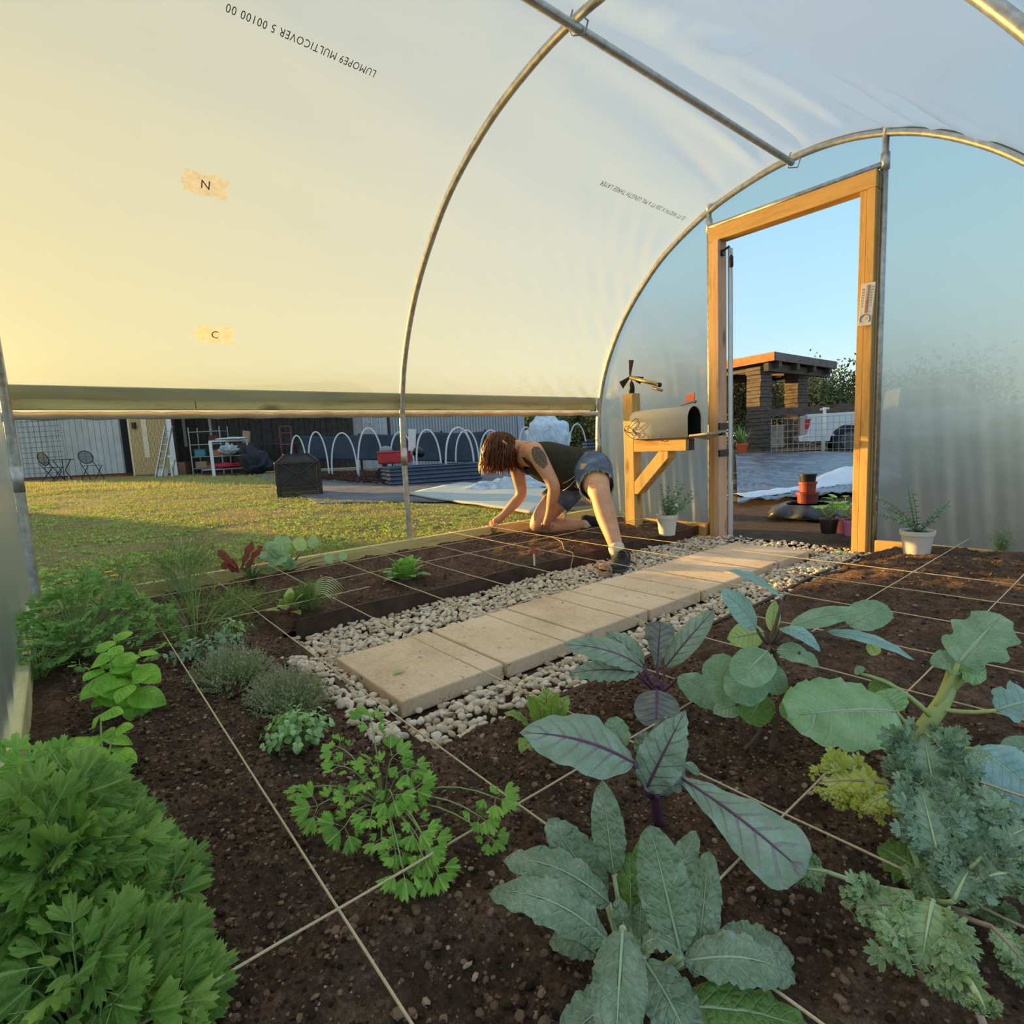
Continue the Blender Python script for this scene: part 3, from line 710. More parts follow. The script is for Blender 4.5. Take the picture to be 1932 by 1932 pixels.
# ------------------------------------------------------------------ foreground brassicas
K = dict(blister=.0022, prof='long', ruf=.06, rf=5, fold=.15, nu=30, nv=12, frill=.05)
def k(**a): d = dict(K); d.update(a); return d
KR = (1195, 1850, .66)
big_plant('lacinato_kale', G(1195, 1850, .11), 'big dark blistered kale with long drooping leaves at the bottom edge of the view', 'kale', [
    ((1158, 1650), (1136, 1476), 62, .70, .72, 'kale', k(sag=.04, tip=.05, pet=KR, up=.1)),
    ((1142, 1700), (1035, 1545), 84, .70, .74, 'kale', k(sag=.06, pet=KR, up=.2)),
    ((1150, 1780), (925, 1672), 84, .62, .66, 'kale', k(sag=.20, tip=.10, pet=KR, up=.6)),
    ((1150, 1705), (950, 1612), 74, .66, .70, 'kale', k(sag=.18, tip=.10, pet=KR, up=.6)),
    ((1284, 1800), (1226, 1556), 100, .60, .63, 'kale', k(sag=.05, tip=.0, pet=KR, up=.15, r=.004)),
    ((1318, 1800), (1338, 1608), 64, .63, .66, 'kale', k(sag=.10, tip=.08, pet=KR, up=.1)),
    ((1290, 1815), (1504, 1838), 92, .60, .60, 'kale', k(sag=.16, tip=.06, pet=KR, up=.6)),
    ((1340, 1795), (1500, 1800), 96, .66, .66, 'kale', k(sag=.10, tip=.06, pet=KR, up=.5)),
    ((1175, 1752), (1160, 2010), 104, .585, .50, 'kale', k(sag=.08, pet=KR, up=.5, r=.004)),
    ((1215, 1812), (1322, 2010), 104, .60, .52, 'kale', k(sag=.12, pet=KR, up=.6, r=.004)),
    ((1175, 1880), (1050, 1985), 92, .58, .54, 'kale', k(sag=.14, pet=KR, up=.6)),
    ((1205, 1800), (1290, 1795), 52, .58, .57, 'kale', k(sag=.42, tip=.25, pet=KR, up=.8, twist=.8)),
    ((1190, 1730), (1188, 1606), 52, .70, .71, 'kale_y', k(sag=.10, pet=KR, up=.1)),
    ((1205, 1720), (1222, 1572), 56, .71, .72, 'kale_y', k(sag=.2, tip=.15, pet=KR, up=.2)),
    ((1255, 1720), (1310, 1572), 60, .70, .71, 'kale', k(sag=.18, tip=.15, pet=KR, up=.2)),
    ((1125, 1800), (1035, 1770), 60, .68, .70, 'kale', k(sag=.25, tip=.1, pet=KR, up=.6)),
    ((1275, 1900), (1540, 1950), 96, .58, .58, 'kale_y', k(sag=.10, pet=KR, up=.6)),
    ((1180, 1760), (1165, 1690), 34, .64, .64, 'kale', k(sag=.1, pet=KR, up=.2)),
    ((1205, 1770), (1210, 1700), 34, .65, .65, 'kale', k(sag=.1, pet=KR, up=.2)),
], [([(1195, 1905, .64), (1196, 1850, .65), (1197, 1790, .65)], .014, .010)])
PR = (1236, 1500, .90)
pk = dict(rm=ST['purple'], nu=26, nv=12)
big_plant('purple_cabbage', G(1241, 1548, .11), 'purple-stemmed cabbage with a big leaf flopping to each side, above the dark kale', 'cabbage', [
    ((1196, 1440), (982, 1376), 122, .84, .84, 'purple', dict(prof='oval', sag=.10, tip=.06, fold=.15, ruf=.05, rf=2.3, pet=PR, r=.004, up=.55, **pk)),
    ((1218, 1492), (1292, 1342), 84, .85, .83, 'purple', dict(prof='oval', sag=.10, fold=.55, ruf=.06, rf=4, frill=.05, pet=PR, r=.004, up=.1, **pk)),
    ((1240, 1500), (1262, 1352), 92, .84, .84, 'purple2', dict(prof='heart', sag=-.08, fold=.5, ruf=.09, rf=5, frill=.06, pet=PR, r=.004, up=.0, **pk)),
    ((1284, 1468), (1520, 1650), 158, .84, .70, 'purple', dict(prof='spat', sag=.08, fold=.10, ruf=.03, rf=3, pet=PR, r=.004, up=.45, **pk)),
    ((1215, 1430), (1222, 1380), 44, .93, .93, 'purple', dict(prof='round', sag=.1, fold=.2, ruf=.08, rf=4, frill=.05, pet=PR, up=.4, **pk)),
    ((1180, 1410), (1150, 1354), 44, .90, .90, 'coll', dict(prof='round', sag=.1, fold=.2, ruf=.08, rf=4, pet=(1200, 1440, .88), up=.4, **pk)),
    ((1292, 1440), (1320, 1462), 20, .9, .9, 'coll', dict(prof='oval', pet=PR, up=.5, **pk)),
], [([(1241, 1550, .93), (1238, 1525, .91), (1232, 1490, .89), (1222, 1465, .87)], .0105, .006)], ST['purple'])
CR = (1243, 1308, 1.29)
big_plant('purple_cabbage', G(1243, 1335, .11), 'smaller purple-veined cabbage beside the far edge of the pebbles, one round leaf on the soil', 'cabbage', [
    ((1215, 1262), (1068, 1213), 56, 1.26, 1.24, 'purple', dict(prof='long', sag=.12, tip=.05, fold=.2, ruf=.05, rf=5, pet=CR, up=.5, **pk)),
    ((1215, 1255), (1142, 1192), 48, 1.32, 1.34, 'purple', dict(prof='oval', sag=.10, fold=.2, ruf=.04, rf=4, pet=CR, up=.4, **pk)),
    ((1240, 1258), (1246, 1172), 72, 1.30, 1.32, 'purple2', dict(prof='spat', sag=.06, fold=.35, ruf=.06, rf=3, pet=CR, up=.1, **pk)),
    ((1256, 1258), (1347, 1152), 46, 1.30, 1.30, 'purple', dict(prof='long', sag=.06, fold=.25, ruf=.03, rf=4, pet=CR, up=.3, **pk)),
    ((1205, 1268), (1076, 1270), 50, 1.24, 1.24, 'purple', dict(prof='long', sag=.08, tip=.02, fold=.2, ruf=.08, rf=8, pet=CR, up=.5, **pk)),
    ((1240, 1302), (1238, 1374), 84, 1.20, 1.16, 'purple2', dict(prof='round', sag=.05, fold=.1, ruf=.02, rf=4, pet=CR, up=.6, **pk)),
    ((1278, 1278), (1368, 1338), 64, 1.22, 1.20, 'coll', dict(prof='oval', sag=.1, fold=.2, ruf=.04, rf=4, pet=CR, up=.5, **pk)),
    ((1180, 1248), (1150, 1262), 40, 1.33, 1.33, 'coll', dict(prof='oval', sag=.1, fold=.2, ruf=.04, rf=4, pet=CR, up=.5, **pk)),
], [([(1243, 1338, 1.31), (1243, 1308, 1.30), (1241, 1290, 1.29)], .009, .006)], ST['purple'])
HR = (1452, 1215, 1.12)
ck = dict(rm=ST['brown'], nu=18, nv=10, fold=.15, ruf=.02, rf=4)
big_plant('collard', G(1440, 1408, .11), 'tall collard cluster on thin purplish stems with many rounded blue-green leaves', 'collard', [
    ((1388, 1330), (1344, 1236), 78, 1.08, 1.08, 'coll', dict(prof='round', sag=.06, pet=(1445, 1290, 1.1), up=.4, **ck)),
    ((1448, 1228), (1392, 1288), 76, 1.03, 1.00, 'coll', dict(prof='round', sag=.06, pet=HR, up=.4, **ck)),
    ((1430, 1252), (1388, 1326), 80, 1.06, 1.03, 'coll', dict(prof='round', sag=.06, pet=HR, up=.4, **ck)),
    ((1442, 1308), (1412, 1366), 62, 1.08, 1.06, 'kale_y', dict(prof='round', sag=.1, pet=(1450, 1290, 1.1), up=.3, **ck)),
    ((1452, 1252), (1470, 1312), 44, 1.10, 1.08, 'coll', dict(prof='round', sag=.08, pet=HR, up=.3, **ck)),
    ((1476, 1130), (1372, 1076), 42, 1.12, 1.10, 'blue', dict(prof='oval', sag=.10, tip=.0, pet=HR, up=.7, **ck)),
    ((1428, 1186), (1358, 1112), 60, 1.10, 1.08, 'blue', dict(prof='oval', sag=.08, pet=HR, up=.5, **ck)),
    ((1442, 1192), (1372, 1206), 52, 1.14, 1.14, 'pale', dict(prof='oval', sag=.05, pet=HR, up=.2, **ck)),
    ((1456, 1192), (1462, 1132), 26, 1.13, 1.14, 'pale', dict(prof='oval', sag=.05, pet=HR, up=.1, **ck)),
    ((1600, 1180), (1674, 1142), 64, 1.14, 1.16, 'coll', dict(prof='round', sag=.05, pet=(1500, 1195, 1.1), up=.4, **ck)),
    ((1490, 1182), (1628, 1150), 44, 1.10, 1.10, 'coll', dict(prof='oval', sag=.06, pet=HR, up=.5, **ck)),
    ((1470, 1186), (1548, 1230), 34, 1.08, 1.02, 'blue', dict(prof='oval', sag=.22, pet=HR, up=.7, **ck)),
    ((1560, 1192), (1726, 1246), 36, 1.10, 1.08, 'blue', dict(prof='long', sag=.10, pet=HR, up=.7, **ck)),
    ((1466, 1226), (1532, 1242), 44, 1.06, 1.04, 'coll', dict(prof='oval', sag=.12, pet=HR, up=.5, **ck)),
    ((1640, 1212), (1656, 1236), 24, 1.14, 1.14, 'pale', dict(prof='round', sag=.05, pet=(1600, 1190, 1.12), up=.2, **ck)),
    ((1510, 1232), (1545, 1258), 26, 1.04, 1.04, 'coll', dict(prof='oval', sag=.1, pet=HR, up=.4, **ck)),
    ((1400, 1330), (1345, 1345), 44, 1.12, 1.12, 'coll', dict(prof='oval', sag=.1, pet=(1440, 1300, 1.12), up=.5, **ck)),
], [([(1455, 1420, 1.10), (1466, 1360, 1.10), (1478, 1290, 1.11), (1470, 1250, 1.11), (1452, 1215, 1.12)], .0065, .0045),
    ([(1398, 1408, 1.13), (1396, 1360, 1.13), (1412, 1310, 1.13), (1445, 1235, 1.12)], .004, .003),
    ([(1404, 1414, 1.09), (1430, 1385, 1.10), (1448, 1330, 1.11), (1460, 1250, 1.12)], .004, .003),
    ([(1425, 1412, 1.13), (1420, 1360, 1.13), (1430, 1300, 1.13), (1450, 1220, 1.12)], .0035, .003)], ST['brown'])
BR = (1765, 1335, 1.08)
bk = dict(rm=ST['yellow'], nu=24, nv=12)
big_plant('broccoli', G(1728, 1398, .11), 'broccoli plant with a thick yellow-green stalk and one very broad pale leaf', 'broccoli', [
    ((1690, 1342), (1486, 1352), 150, 1.02, .98, 'broc', dict(prof='round', sag=.05, tip=.0, fold=.12, ruf=.03, rf=6, frill=.03, pet=(1724, 1372, 1.06), up=.4, r=.004, **bk)),
    ((1808, 1252), (1890, 1160), 108, 1.05, 1.08, 'coll', dict(prof='round', lob=.30, lf=3, sag=.04, fold=.18, ruf=.03, rf=4, pet=BR, up=.3, r=.004, **bk)),
    ((1880, 1340), (1985, 1322), 96, 1.02, 1.02, 'blue', dict(prof='round', lob=.3, lf=3, sag=.1, fold=.2, ruf=.05, rf=4, pet=BR, up=.5, r=.0035, **bk)),
    ((1812, 1262), (1752, 1250), 56, 1.08, 1.08, 'coll', dict(prof='oval', sag=.2, fold=.3, ruf=.05, rf=3, pet=BR, up=.5, **bk)),
    ((1810, 1262), (1862, 1280), 50, 1.06, 1.04, 'broc', dict(prof='oval', sag=.2, fold=.4, ruf=.12, rf=3, pet=BR, up=.3, **bk)),
    ((1843, 1412), (1985, 1530), 112, .96, .90, 'blue', dict(prof='oval', sag=.08, fold=.15, ruf=.03, rf=4, pet=(1760, 1395, 1.04), up=.5, **bk)),
    ((1840, 1420), (1800, 1446), 44, .97, .95, 'coll', dict(prof='round', sag=.1, fold=.15, ruf=.04, rf=4, pet=(1842, 1414, .97), up=.5, **bk)),
    ((1775, 1392), (1832, 1402), 40, 1.02, 1.0, 'coll', dict(prof='oval', sag=.15, fold=.2, ruf=.1, rf=4, pet=(1745, 1385, 1.06), up=.5, **bk)),
    ((1678, 1372), (1656, 1402), 26, 1.03, 1.02, 'pale', dict(prof='oval', sag=.15, fold=.2, pet=(1690, 1350, 1.04), up=.4, **bk)),
    ((1690, 1345), (1668, 1300), 60, 1.05, 1.07, 'broc', dict(prof='round', sag=.1, fold=.15, ruf=.06, rf=4, pet=(1720, 1375, 1.07, .0), up=.4, **bk)),
    ((1625, 1272), (1616, 1256), 22, 1.12, 1.12, 'coll', dict(prof='oval', sag=.1, fold=.2, pet=(1755, 1350, 1.08, .03), up=.4, r=.0035, rm=ST['yellow'])),
    ((1690, 1345), (1650, 1280), 50, 1.09, 1.12, 'kale_y', dict(prof='round', sag=.1, fold=.15, pet=(1726, 1376, 1.08), up=.4, **bk)),
    ((1500, 1350), (1478, 1320), 46, 1.03, 1.03, 'broc', dict(prof='round', sag=.1, fold=.15, pet=(1520, 1345, 1.03), up=.4, **bk)),
    ((1900, 1440), (1960, 1395), 60, 1.0, 1.02, 'coll', dict(prof='oval', sag=.1, fold=.15, pet=(1860, 1420, 1.0), up=.4, **bk)),
], [([(1724, 1402, 1.10), (1750, 1365, 1.09), (1778, 1325, 1.08), (1792, 1292, 1.08), (1800, 1262, 1.07)], .017, .011),
    ([(1790, 1305, 1.08), (1820, 1280, 1.06), (1838, 1258, 1.05)], .007, .004)], ST['yellow'])
# frilly kale: each frond is one deeply cut leaf
def frond(t, a, b, w, n, mat, seed, stalk, sag=.15, dens=13):
    a, b, n = Vector(a), Vector(b), Vector(n).normalized(); d = b - a; L = d.length; d /= L
    s = d.cross(n).normalized(); n = s.cross(d); mb = MB(); rg = random.Random(seed); cm_ = MB()
    C = lambda u: a + d * (L * u) + n * (L * sag * 4 * u * (1 - u))
    leaf(mb, a, b, w * .72, n, sag=sag, prof='oval', fold=.2, ruf=.10, rf=7, nu=26, nv=8, frill=.12, lob=.4, lf=7)
    for i in range(dens):
        u = .12 + .88 * i / (dens - 1); wl = w * .5 * (sin(pi * (.12 + .8 * u)) ** .7)
        for sg in (-1, 1):
            dd = (s * sg + d * rg.uniform(.3, .9) + n * rg.uniform(-.35, .5)).normalized(); base = C(u)
            mid = base + dd * wl * .5; cm_.tube([base - n * .002, mid - n * .002], .0006, 4)
            for q in range(4):
                e = mid + (dd + Vector((rg.uniform(-1, 1), rg.uniform(-1, 1), rg.uniform(-1, 1))) * .55) * wl * .30 * q / 2
                fan(mb, e, dd + d * rg.uniform(-.5, .6) + n * rg.uniform(-.4, .6), (n + s * rg.uniform(-.8, .8) + d * rg.uniform(-.6, .6)), wl * rg.uniform(.42, .66), 1.35, 4, 3, rg.uniform(-.3, .5))
    lf = wb(mb, 'leaf', LM[mat], t)
    rib(cm_, a, b, n, .0026, sag)
    if stalk is not None:
        cm_.tube(bez(stalk, (a + Vector(stalk)) / 2 + Vector((0, 0, -.01)), a, 7), [.0042 - .0012 * i / 7 for i in range(8)], 8)
    wb(cm_, 'leaf_stalk', ST['mauve'] if seed % 3 == 1 else ST['pale'], t)
fk = thing('frilly_kale', G(1756, 1712, .11), 'frilly grey-green kale at the lower right with one yellowed leaf', 'kale')
FR = P(1752, 1690, .72)
for i, (a, b, ta, tb_, w, mat, up, sg) in enumerate([
    ((1768, 1520), (1742, 1384), .80, .84, 118, 'frill', .2, .08), ((1680, 1482), (1545, 1478), .84, .84, 82, 'frill_y', .4, .12),
    ((1690, 1500), (1622, 1530), .80, .78, 52, 'frill_y', .5, .15), ((1775, 1640), (1735, 1480), .70, .74, 104, 'frill', .3, .12),
    ((1800, 1600), (1850, 1500), .74, .78, 96, 'frill', .4, .12), ((1830, 1640), (1950, 1560), .68, .70, 112, 'frill', .5, .15),
    ((1850, 1660), (1950, 1660), .66, .66, 104, 'frill', .6, .2), ((1705, 1725), (1612, 1722), .66, .64, 84, 'frill_g', .6, .2),
    ((1760, 1700), (1738, 1832), .62, .58, 132, 'frill_g', .6, .2), ((1800, 1700), (1830, 1640), .66, .68, 80, 'frill', .4, .15),
    ((1870, 1748), (1955, 1850), .62, .58, 66, 'frill_g', .5, .15), ((1560, 1645), (1500, 1640), .74, .75, 52, 'frill_g', .4, .1),
    ((1765, 1700), (1735, 1640), .70, .72, 56, 'frill_g', .3, .2), ((1820, 1560), (1900, 1530), .78, .8, 70, 'frill', .4, .15),
    ((1845, 1880), (1862, 1912), .52, .5, 46, 'frill_g', .5, .15), ((1830, 1720), (1880, 1700), .68, .68, 70, 'frill_g', .5, .1)]):
    A, B = P(a[0], a[1], ta), P(b[0], b[1], tb_)
    frond(fk, A, B, w * (ta + tb_) / 2 / 1042.86, VN(a[0], a[1], up), mat, i, FR, sg, 11)
mb = MB(); leaf(mb, P(1745, 1650, .74), P(1655, 1596, .78), .075, VN(1700, 1620, .5), sag=.08, prof='oval', ruf=.05, lob=.3, lf=4); wb(mb, 'leaf', LM['kale_y'], fk)
mb = MB(); leaf(mb, P(1905, 1575, .80), P(1845, 1500, .84), .075, VN(1870, 1540, .5), sag=.08, prof='oval', ruf=.05); wb(mb, 'leaf', LM['kale_y'], fk)
mb = MB(); mb.tube([P(1752, 1712, .74), P(1752, 1690, .72), P(1756, 1670, .71)], [.012, .010, .007], 10); wb(mb, 'stem', ST['mauve'], fk)
mb = MB(); mb.tube([P(1784, 1810, .60), P(1812, 1850, .565), P(1845, 1905, .53), P(1860, 1945, .51)], [.0028, .003, .0034, .0036], 8); wb(mb, 'fallen_stalk', ST['mauve'], fk)
# ------------------------------------------------------------------ pebbles
def pebble_mesh(sub, seed):
    bm = bmesh.new(); bmesh.ops.create_icosphere(bm, subdivisions=sub, radius=1.0); rg = random.Random(seed)
    ax = (rg.uniform(.8, 1.25), rg.uniform(.6, .95), rg.uniform(.42, .68)); o = rg.uniform(0, 99)
    for v in bm.verts:
        k = 1 + .22 * noise.noise(v.co * 1.1 + Vector((o, 0, 0)))
        v.co = Vector((v.co.x * ax[0], v.co.y * ax[1], v.co.z * ax[2])) * k
    vs = [v.co.copy() for v in bm.verts]; fs = [tuple(v.index for v in f.verts) for f in bm.faces]; bm.free(); return vs, fs
LO = [pebble_mesh(2, i) for i in range(9)]
rg = random.Random(11); spots = []
def on_paver(x, y): return -1.80 < x < -1.325 and .655 < y < 3.31
def gravel_h(x, y):
    h = .034 + .012 * nz(x * 5, y * 5)
    if x > -1.34: h = .034 + .012 * nz(x * 5, y * 4) - .035 * exp(-((x + 1.30) / .035) ** 2) * (1 if y < 2.2 else .4)
    return h
tries = 0
while tries < 17500:
    tries += 1
    x, y = rg.uniform(PX0 + .012, PX1 - .01), rg.uniform(.44, 3.60)
    near = y < .66 or (x > -1.33)
    if on_paver(x, y): continue
    if y < .50 + .05 * nz(x * 6, 3) + (.13 if x < -1.85 else 0) + (.10 if x > -1.15 else 0): continue
    if y > 3.42 and -1.95 < x < -1.2 and rg.random() < .75: continue
    s = rg.uniform(.0085, .0155) * (1.0 if y < 2 else .95)
    spots.append((x, y, s))
def pz(x, y, s): return max(gravel_h(x, y), soil_z(x, y) + .004 if y < PY0 else 0) + rg.uniform(-.010, .008)
def vis_size(q): return q[2] / (Vector((q[0], q[1], 0)) - CAMP).length
spots.sort(key=lambda q: -vis_size(q))
# thin out overlaps
cell = {}; keep = []
for (x, y, s) in spots:
    kx, ky = int(x / .03), int(y / .03); ok = 0
    for a in (-1, 0, 1):
        for b in (-1, 0, 1):
            for (x2, y2, s2) in cell.get((kx + a, ky + b), ()):
                if (x-x2)**2 + (y-y2)**2 < (.62 * (s + s2)) ** 2: ok += 1
    if ok > (1 if rg.random() < .6 else 0): continue
    cell.setdefault((kx, ky), []).append((x, y, s)); keep.append((x, y, s))
HI = []
for i in range(10):
    vs, fs = pebble_mesh(3, i + 40); me = bpy.data.meshes.new('pebble'); me.from_pydata(vs, [], fs)
    me.polygons.foreach_set('use_smooth', [True] * len(me.polygons)); me.materials.append(M['stone']); HI.append(me)
for i, (x, y, s) in enumerate(keep[:300]):
    o = bpy.data.objects.new('pebble', HI[i % 10]); COL.objects.link(o); o.location = (x, y, pz(x, y, s) + .004)
    o.scale = (s, s, s); o.rotation_euler = (rg.uniform(-.5, .5), rg.uniform(-.5, .5), rg.uniform(0, 6.3))
    tag(o, 'smooth pale river pebble among those nearest the viewer', 'pebble', 'nearest pebbles of the path')
mb = MB()
for (x, y, s) in keep[300:]:
    vs, fs = LO[rg.randrange(9)]; Rm = Matrix.Rotation(rg.uniform(0, 6.3), 3, 'Z') @ Matrix.Rotation(rg.uniform(-.6, .6), 3, 'X') @ Matrix.Rotation(rg.uniform(-.6, .6), 3, 'Y')
    c = Vector((x, y, pz(x, y, s))); mb.add([Rm @ (v * s) + c for v in vs], fs)
o = mb.build('pebbles', M['stone'], None, smooth=True); tag(o, 'pale river pebbles filling both sides of the paver path', 'pebbles', None, 'stuff')
# clods and crumbs of soil
mb = MB(); rg = random.Random(5); CL = [pebble_mesh(1, i + 80) for i in range(6)]
def in_bed(x, y): return not (PX0 - .01 < x < PX1 + .01 and y > PY0 - .02)
n = 0
while n < 32000:
    if rg.random() < .6: x, y = rg.uniform(-2.2, 0), rg.uniform(-.05, 1.4)
    else: x, y = rg.uniform(-3.08, 0), rg.uniform(-.05, 3.45)
    if not in_bed(x, y): continue
    s = min(.009, .0018 + rg.expovariate(1 / .0017)); vs, fs = CL[rg.randrange(6)]
    Rm = Matrix.Rotation(rg.uniform(0, 6.3), 3, 'Z') @ Matrix.Rotation(rg.uniform(-1, 1), 3, 'X')
    c = Vector((x, y, soil_z(x, y) + s * .25)); mb.add([Rm @ (v * s) + c for v in vs], fs); n += 1
o = mb.build('soil_crumbs', M['crumb'], None, smooth=False); tag(o, 'loose crumbs and clods lying on the compost beds', 'soil crumbs', None, 'stuff')
mb = MB(); t_ = simple('reddish_clod', (.20, .11, .065), .95, 0, .35, 40, .3)
CL2 = [pebble_mesh(2, i + 180) for i in range(6)]
for i in range(330):
    x, y = rg.uniform(-2.2, 0), rg.uniform(-.05, 2.8)
    if not in_bed(x, y): continue
    s = rg.uniform(.003, .009); vs, fs = CL2[rg.randrange(6)]; c = Vector((x, y, soil_z(x, y) + s * .3)); mb.add([v * s + c for v in vs], fs)
o = mb.build('soil_clods', t_, None, smooth=True); tag(o, 'reddish brown clods scattered over the compost', 'soil clods', None, 'stuff')
# ------------------------------------------------------------------ twine grid
def string(pts, label, r=.0019, name='twine', seg=40):
    mb = MB(); C = catmull([tuple(p) for p in pts], max(2, seg // (len(pts) - 1))); 
    C = [(x, y, z + .0006 * sin(i * 2.0)) for i, (x, y, z) in enumerate(C)]
    mb.tube(C, r, 6); o = mb.build(name, M['twine'], None, smooth=True); return tag(o, label, 'twine')
SY = [.225, .53, .812, 1.112, 1.41, 1.687, 2.0, 2.31]
SL = ['cross twine nearest the viewer, passing over the thyme and between the parsley clumps', 'cross twine grazing the near corner of the first paver', 'cross twine over the middle of the first paver, under the beet leaves',
      'cross twine over the second paver and behind the small purple cabbage', 'cross twine over the third paver and across the collard', 'cross twine over the fourth paver, starting just left of the middle hoop', 'cross twine passing over the toe of the black shoe', 'cross twine crossing the white sock']
for y, l in zip(SY, SL):
    z = .168; string([(-3.12, y, .186), (-2.2, y, z), (-1.2, y - .004, z - .006), (0.03, y - .01, z)], l)
string([(-3.12, 2.60, .186), (-2.6, 2.61, .168), (-1.2, 2.62, .160), (.03, 2.6, .165)], 'farthest cross twine, running below the kneeling person and behind the white sock')
for x, l, y0, y1 in ((-2.83, 'lengthwise twine closest to the left base board', .0, 3.5), (-2.49, 'second lengthwise twine from the left base board', .0, 3.5), (-2.22, 'lengthwise twine over the pathside edge of the left bed behind the carrots', .0, 1.0),
                (-.66, 'lengthwise twine passing between the collard and the purple cabbage', -.1, 3.5), (-.357, 'lengthwise twine passing behind the broccoli stalk', -.1, 3.5)):
    string([(x, y0, .166), (x, (y0+y1)/2, .163), (x, y1, .166)], l)
LO_P = [(-3.10, 2.30, .19), (-2.98, 2.38, .17), (-2.80, 2.40, .135), (-2.62, 2.42, .145), (-2.42, 2.36, .14), (-2.25, 2.22, .13), (-2.16, 2.20, .12), (-2.10, 2.12, .06), (-2.06, 2.16, .055), (-2.03, 2.20, .06)]
string(LO_P, 'loose white end of twine trailing from the hand across the soil to the ball', .0016, 'loose_twine', 70)
bl = thing('twine_ball', (-1.90, 2.17, .068), 'small brown ball of twine with a hollow core beside the black shoe', 'ball of twine')
mb = MB()
for kx in range(7):
    for i in range(1):
        a = kx * .9; mb.tube([Vector((cos(t_) * .030, sin(t_) * .030 * cos(a * .25) , sin(t_) * .022 * sin(a) + (kx - 3) * .006)) for t_ in [j * .3 for j in range(22)]], .008, 6)
mb.build('wound_twine', simple('brown_twine', (.42, .27, .17), .9, 0, .25, 60, .4), bl, smooth=True)
mb = MB(); mb.tube([(-.036, 0, 0), (.036, 0, 0)], .011, 10); mb.build('core', simple('dark_core', (.09, .04, .03), .9), bl, smooth=True)
# fallen leaf on the first paver
o = thing('fallen_leaf', G(757, 1268, .062), 'single small green leaf lying on the nearest paver', 'leaf')
mb = MB(); leaf(mb, G(740, 1272, .064), G(764, 1264, .066), .022, (0, 0, 1), sag=.1, prof='oval'); wb(mb, 'blade', LM['oreg'], o)
mb = MB(); mb.tube([G(764, 1264, .066), G(770, 1257, .067)], .0008, 5); wb(mb, 'stem', ST['green'], o)
# plant marker
pm = thing('plant_marker', G(1008, 1062, .12), 'small red and white plant marker stuck in the soil of the left bed', 'plant marker')
mb = MB(); mb.box((0, 0, .02), (.012, .003, .07)); mb.build('stake', M['white'], pm)
mb = MB(); mb.box((0, -.001, .068), (.026, .004, .034)); mb.build('picture', simple('red_print', (.60, .08, .09), .5, 0, .3, 60), pm, bevel=.001)
# ------------------------------------------------------------------ mailbox on its post
mp = thing('mailbox_post', (-2.58, 3.285, .09), 'timber post by the end wall carrying an arm and brace under the mailbox', 'post')
def prt(name, fn, mat, parent, **k_):
    mb = MB(); fn(mb); return mb.build(name, mat, parent, **k_)
prt('post', lambda m: m.box((0, 0, .485), (.089, .089, .99)), M['treat_z'], mp, bevel=.004)
prt('arm', lambda m: m.box((.265, 0, .605), (.44, .089, .089)), M['pine_x'], mp, bevel=.004)
prt('brace', lambda m: m.prism([(.045, .345), (.045, .255), (.075, .255), (.335, .515), (.335, .56), (.26, .56)], 'y', -.0445, .0445), M['treat_z'], mp, bevel=.003)
mx = thing('mailbox', (-2.30, 3.285, .742), 'cream metal mailbox with its door hanging open and a red flag', 'mailbox')
cream = simple('cream_painted_metal', (.70, .58, .40), .42, .1, .05, 6)
arc = [(-.085, 0), (-.085, .115)] + [(-.085 * cos(a), .115 + .085 * sin(a)) for a in [pi * i / 14 for i in range(1, 14)]] + [(.085, .115), (.085, 0)]
def shell(m):
    n = len(arc); V = [(-.235, p[0], p[1]) for p in arc] + [(.235, p[0], p[1]) for p in arc]
    m.add(V, [(i, (i+1) % n, n + (i+1) % n, n + i) for i in range(n)] + [tuple(range(n))[::-1]])
bx_ = prt('box', shell, cream, mx, solid=.004)
with_angle(bx_.data, .9)
prt('lining', lambda m: m.prism([(y * .95, z * .95 + .004) for y, z in arc], 'x', -.2, -.19), M['black'], mx)
def shell2(m):
    n = len(arc); V = [(-.19, p[0] * .955, .005 + p[1] * .955) for p in arc] + [(.228, p[0] * .955, .005 + p[1] * .955) for p in arc]
    m.add(V, [(i, (i+1) % n, n + (i+1) % n, n + i) for i in range(n)])
prt('inner_shell', shell2, simple('dark_mailbox_inside', (.02, .02, .022), .6), mx)
dm = Matrix.Rotation(radians(-4), 3, 'Y')
def door(m):
    pl = [(.245 + p[1] * .97, p[0] * 1.02) for p in arc]; n = len(pl)
    pr = [dm @ Vector((x - .245, y, 0)) + Vector((.245, 0, .0)) for x, y in pl]
    # slightly dished lid
    ctr = dm @ Vector((.09, 0, -.034)) + Vector((.245, 0, 0))
    V = [Vector(p) for p in pr] + [p * 1.0 + Vector((0, 0, .012)) for p in pr] + [ctr, ctr + Vector((0, 0, .012))]
    m.add(V, [(i, (i+1) % n, n+(i+1) % n, n+i) for i in range(n)] + [(i, 2*n, (i+1) % n) for i in range(n)] + [(n+i, n+(i+1) % n, 2*n+1) for i in range(n)])
prt('door', door, simple('grey_lid', (.42, .38, .32), .5, .2, .2, 30), mx, fix=True)
prt('door_catch', lambda m: m.box((.425, 0, .008), (.03, .045, .02)), M['black'], mx, bevel=.003)
prt('hinge_bracket', lambda m: m.box((.215, -.03, -.052), (.03, .06, .07)), M['black'], mx, bevel=.003)
fl = prt('flag', lambda m: m.prism([(.165, .232), (.235, .235), (.238, .285), (.175, .275)], 'y', -.004, .004), simple('red_flag', (.72, .16, .10), .5), mx, bevel=.002)
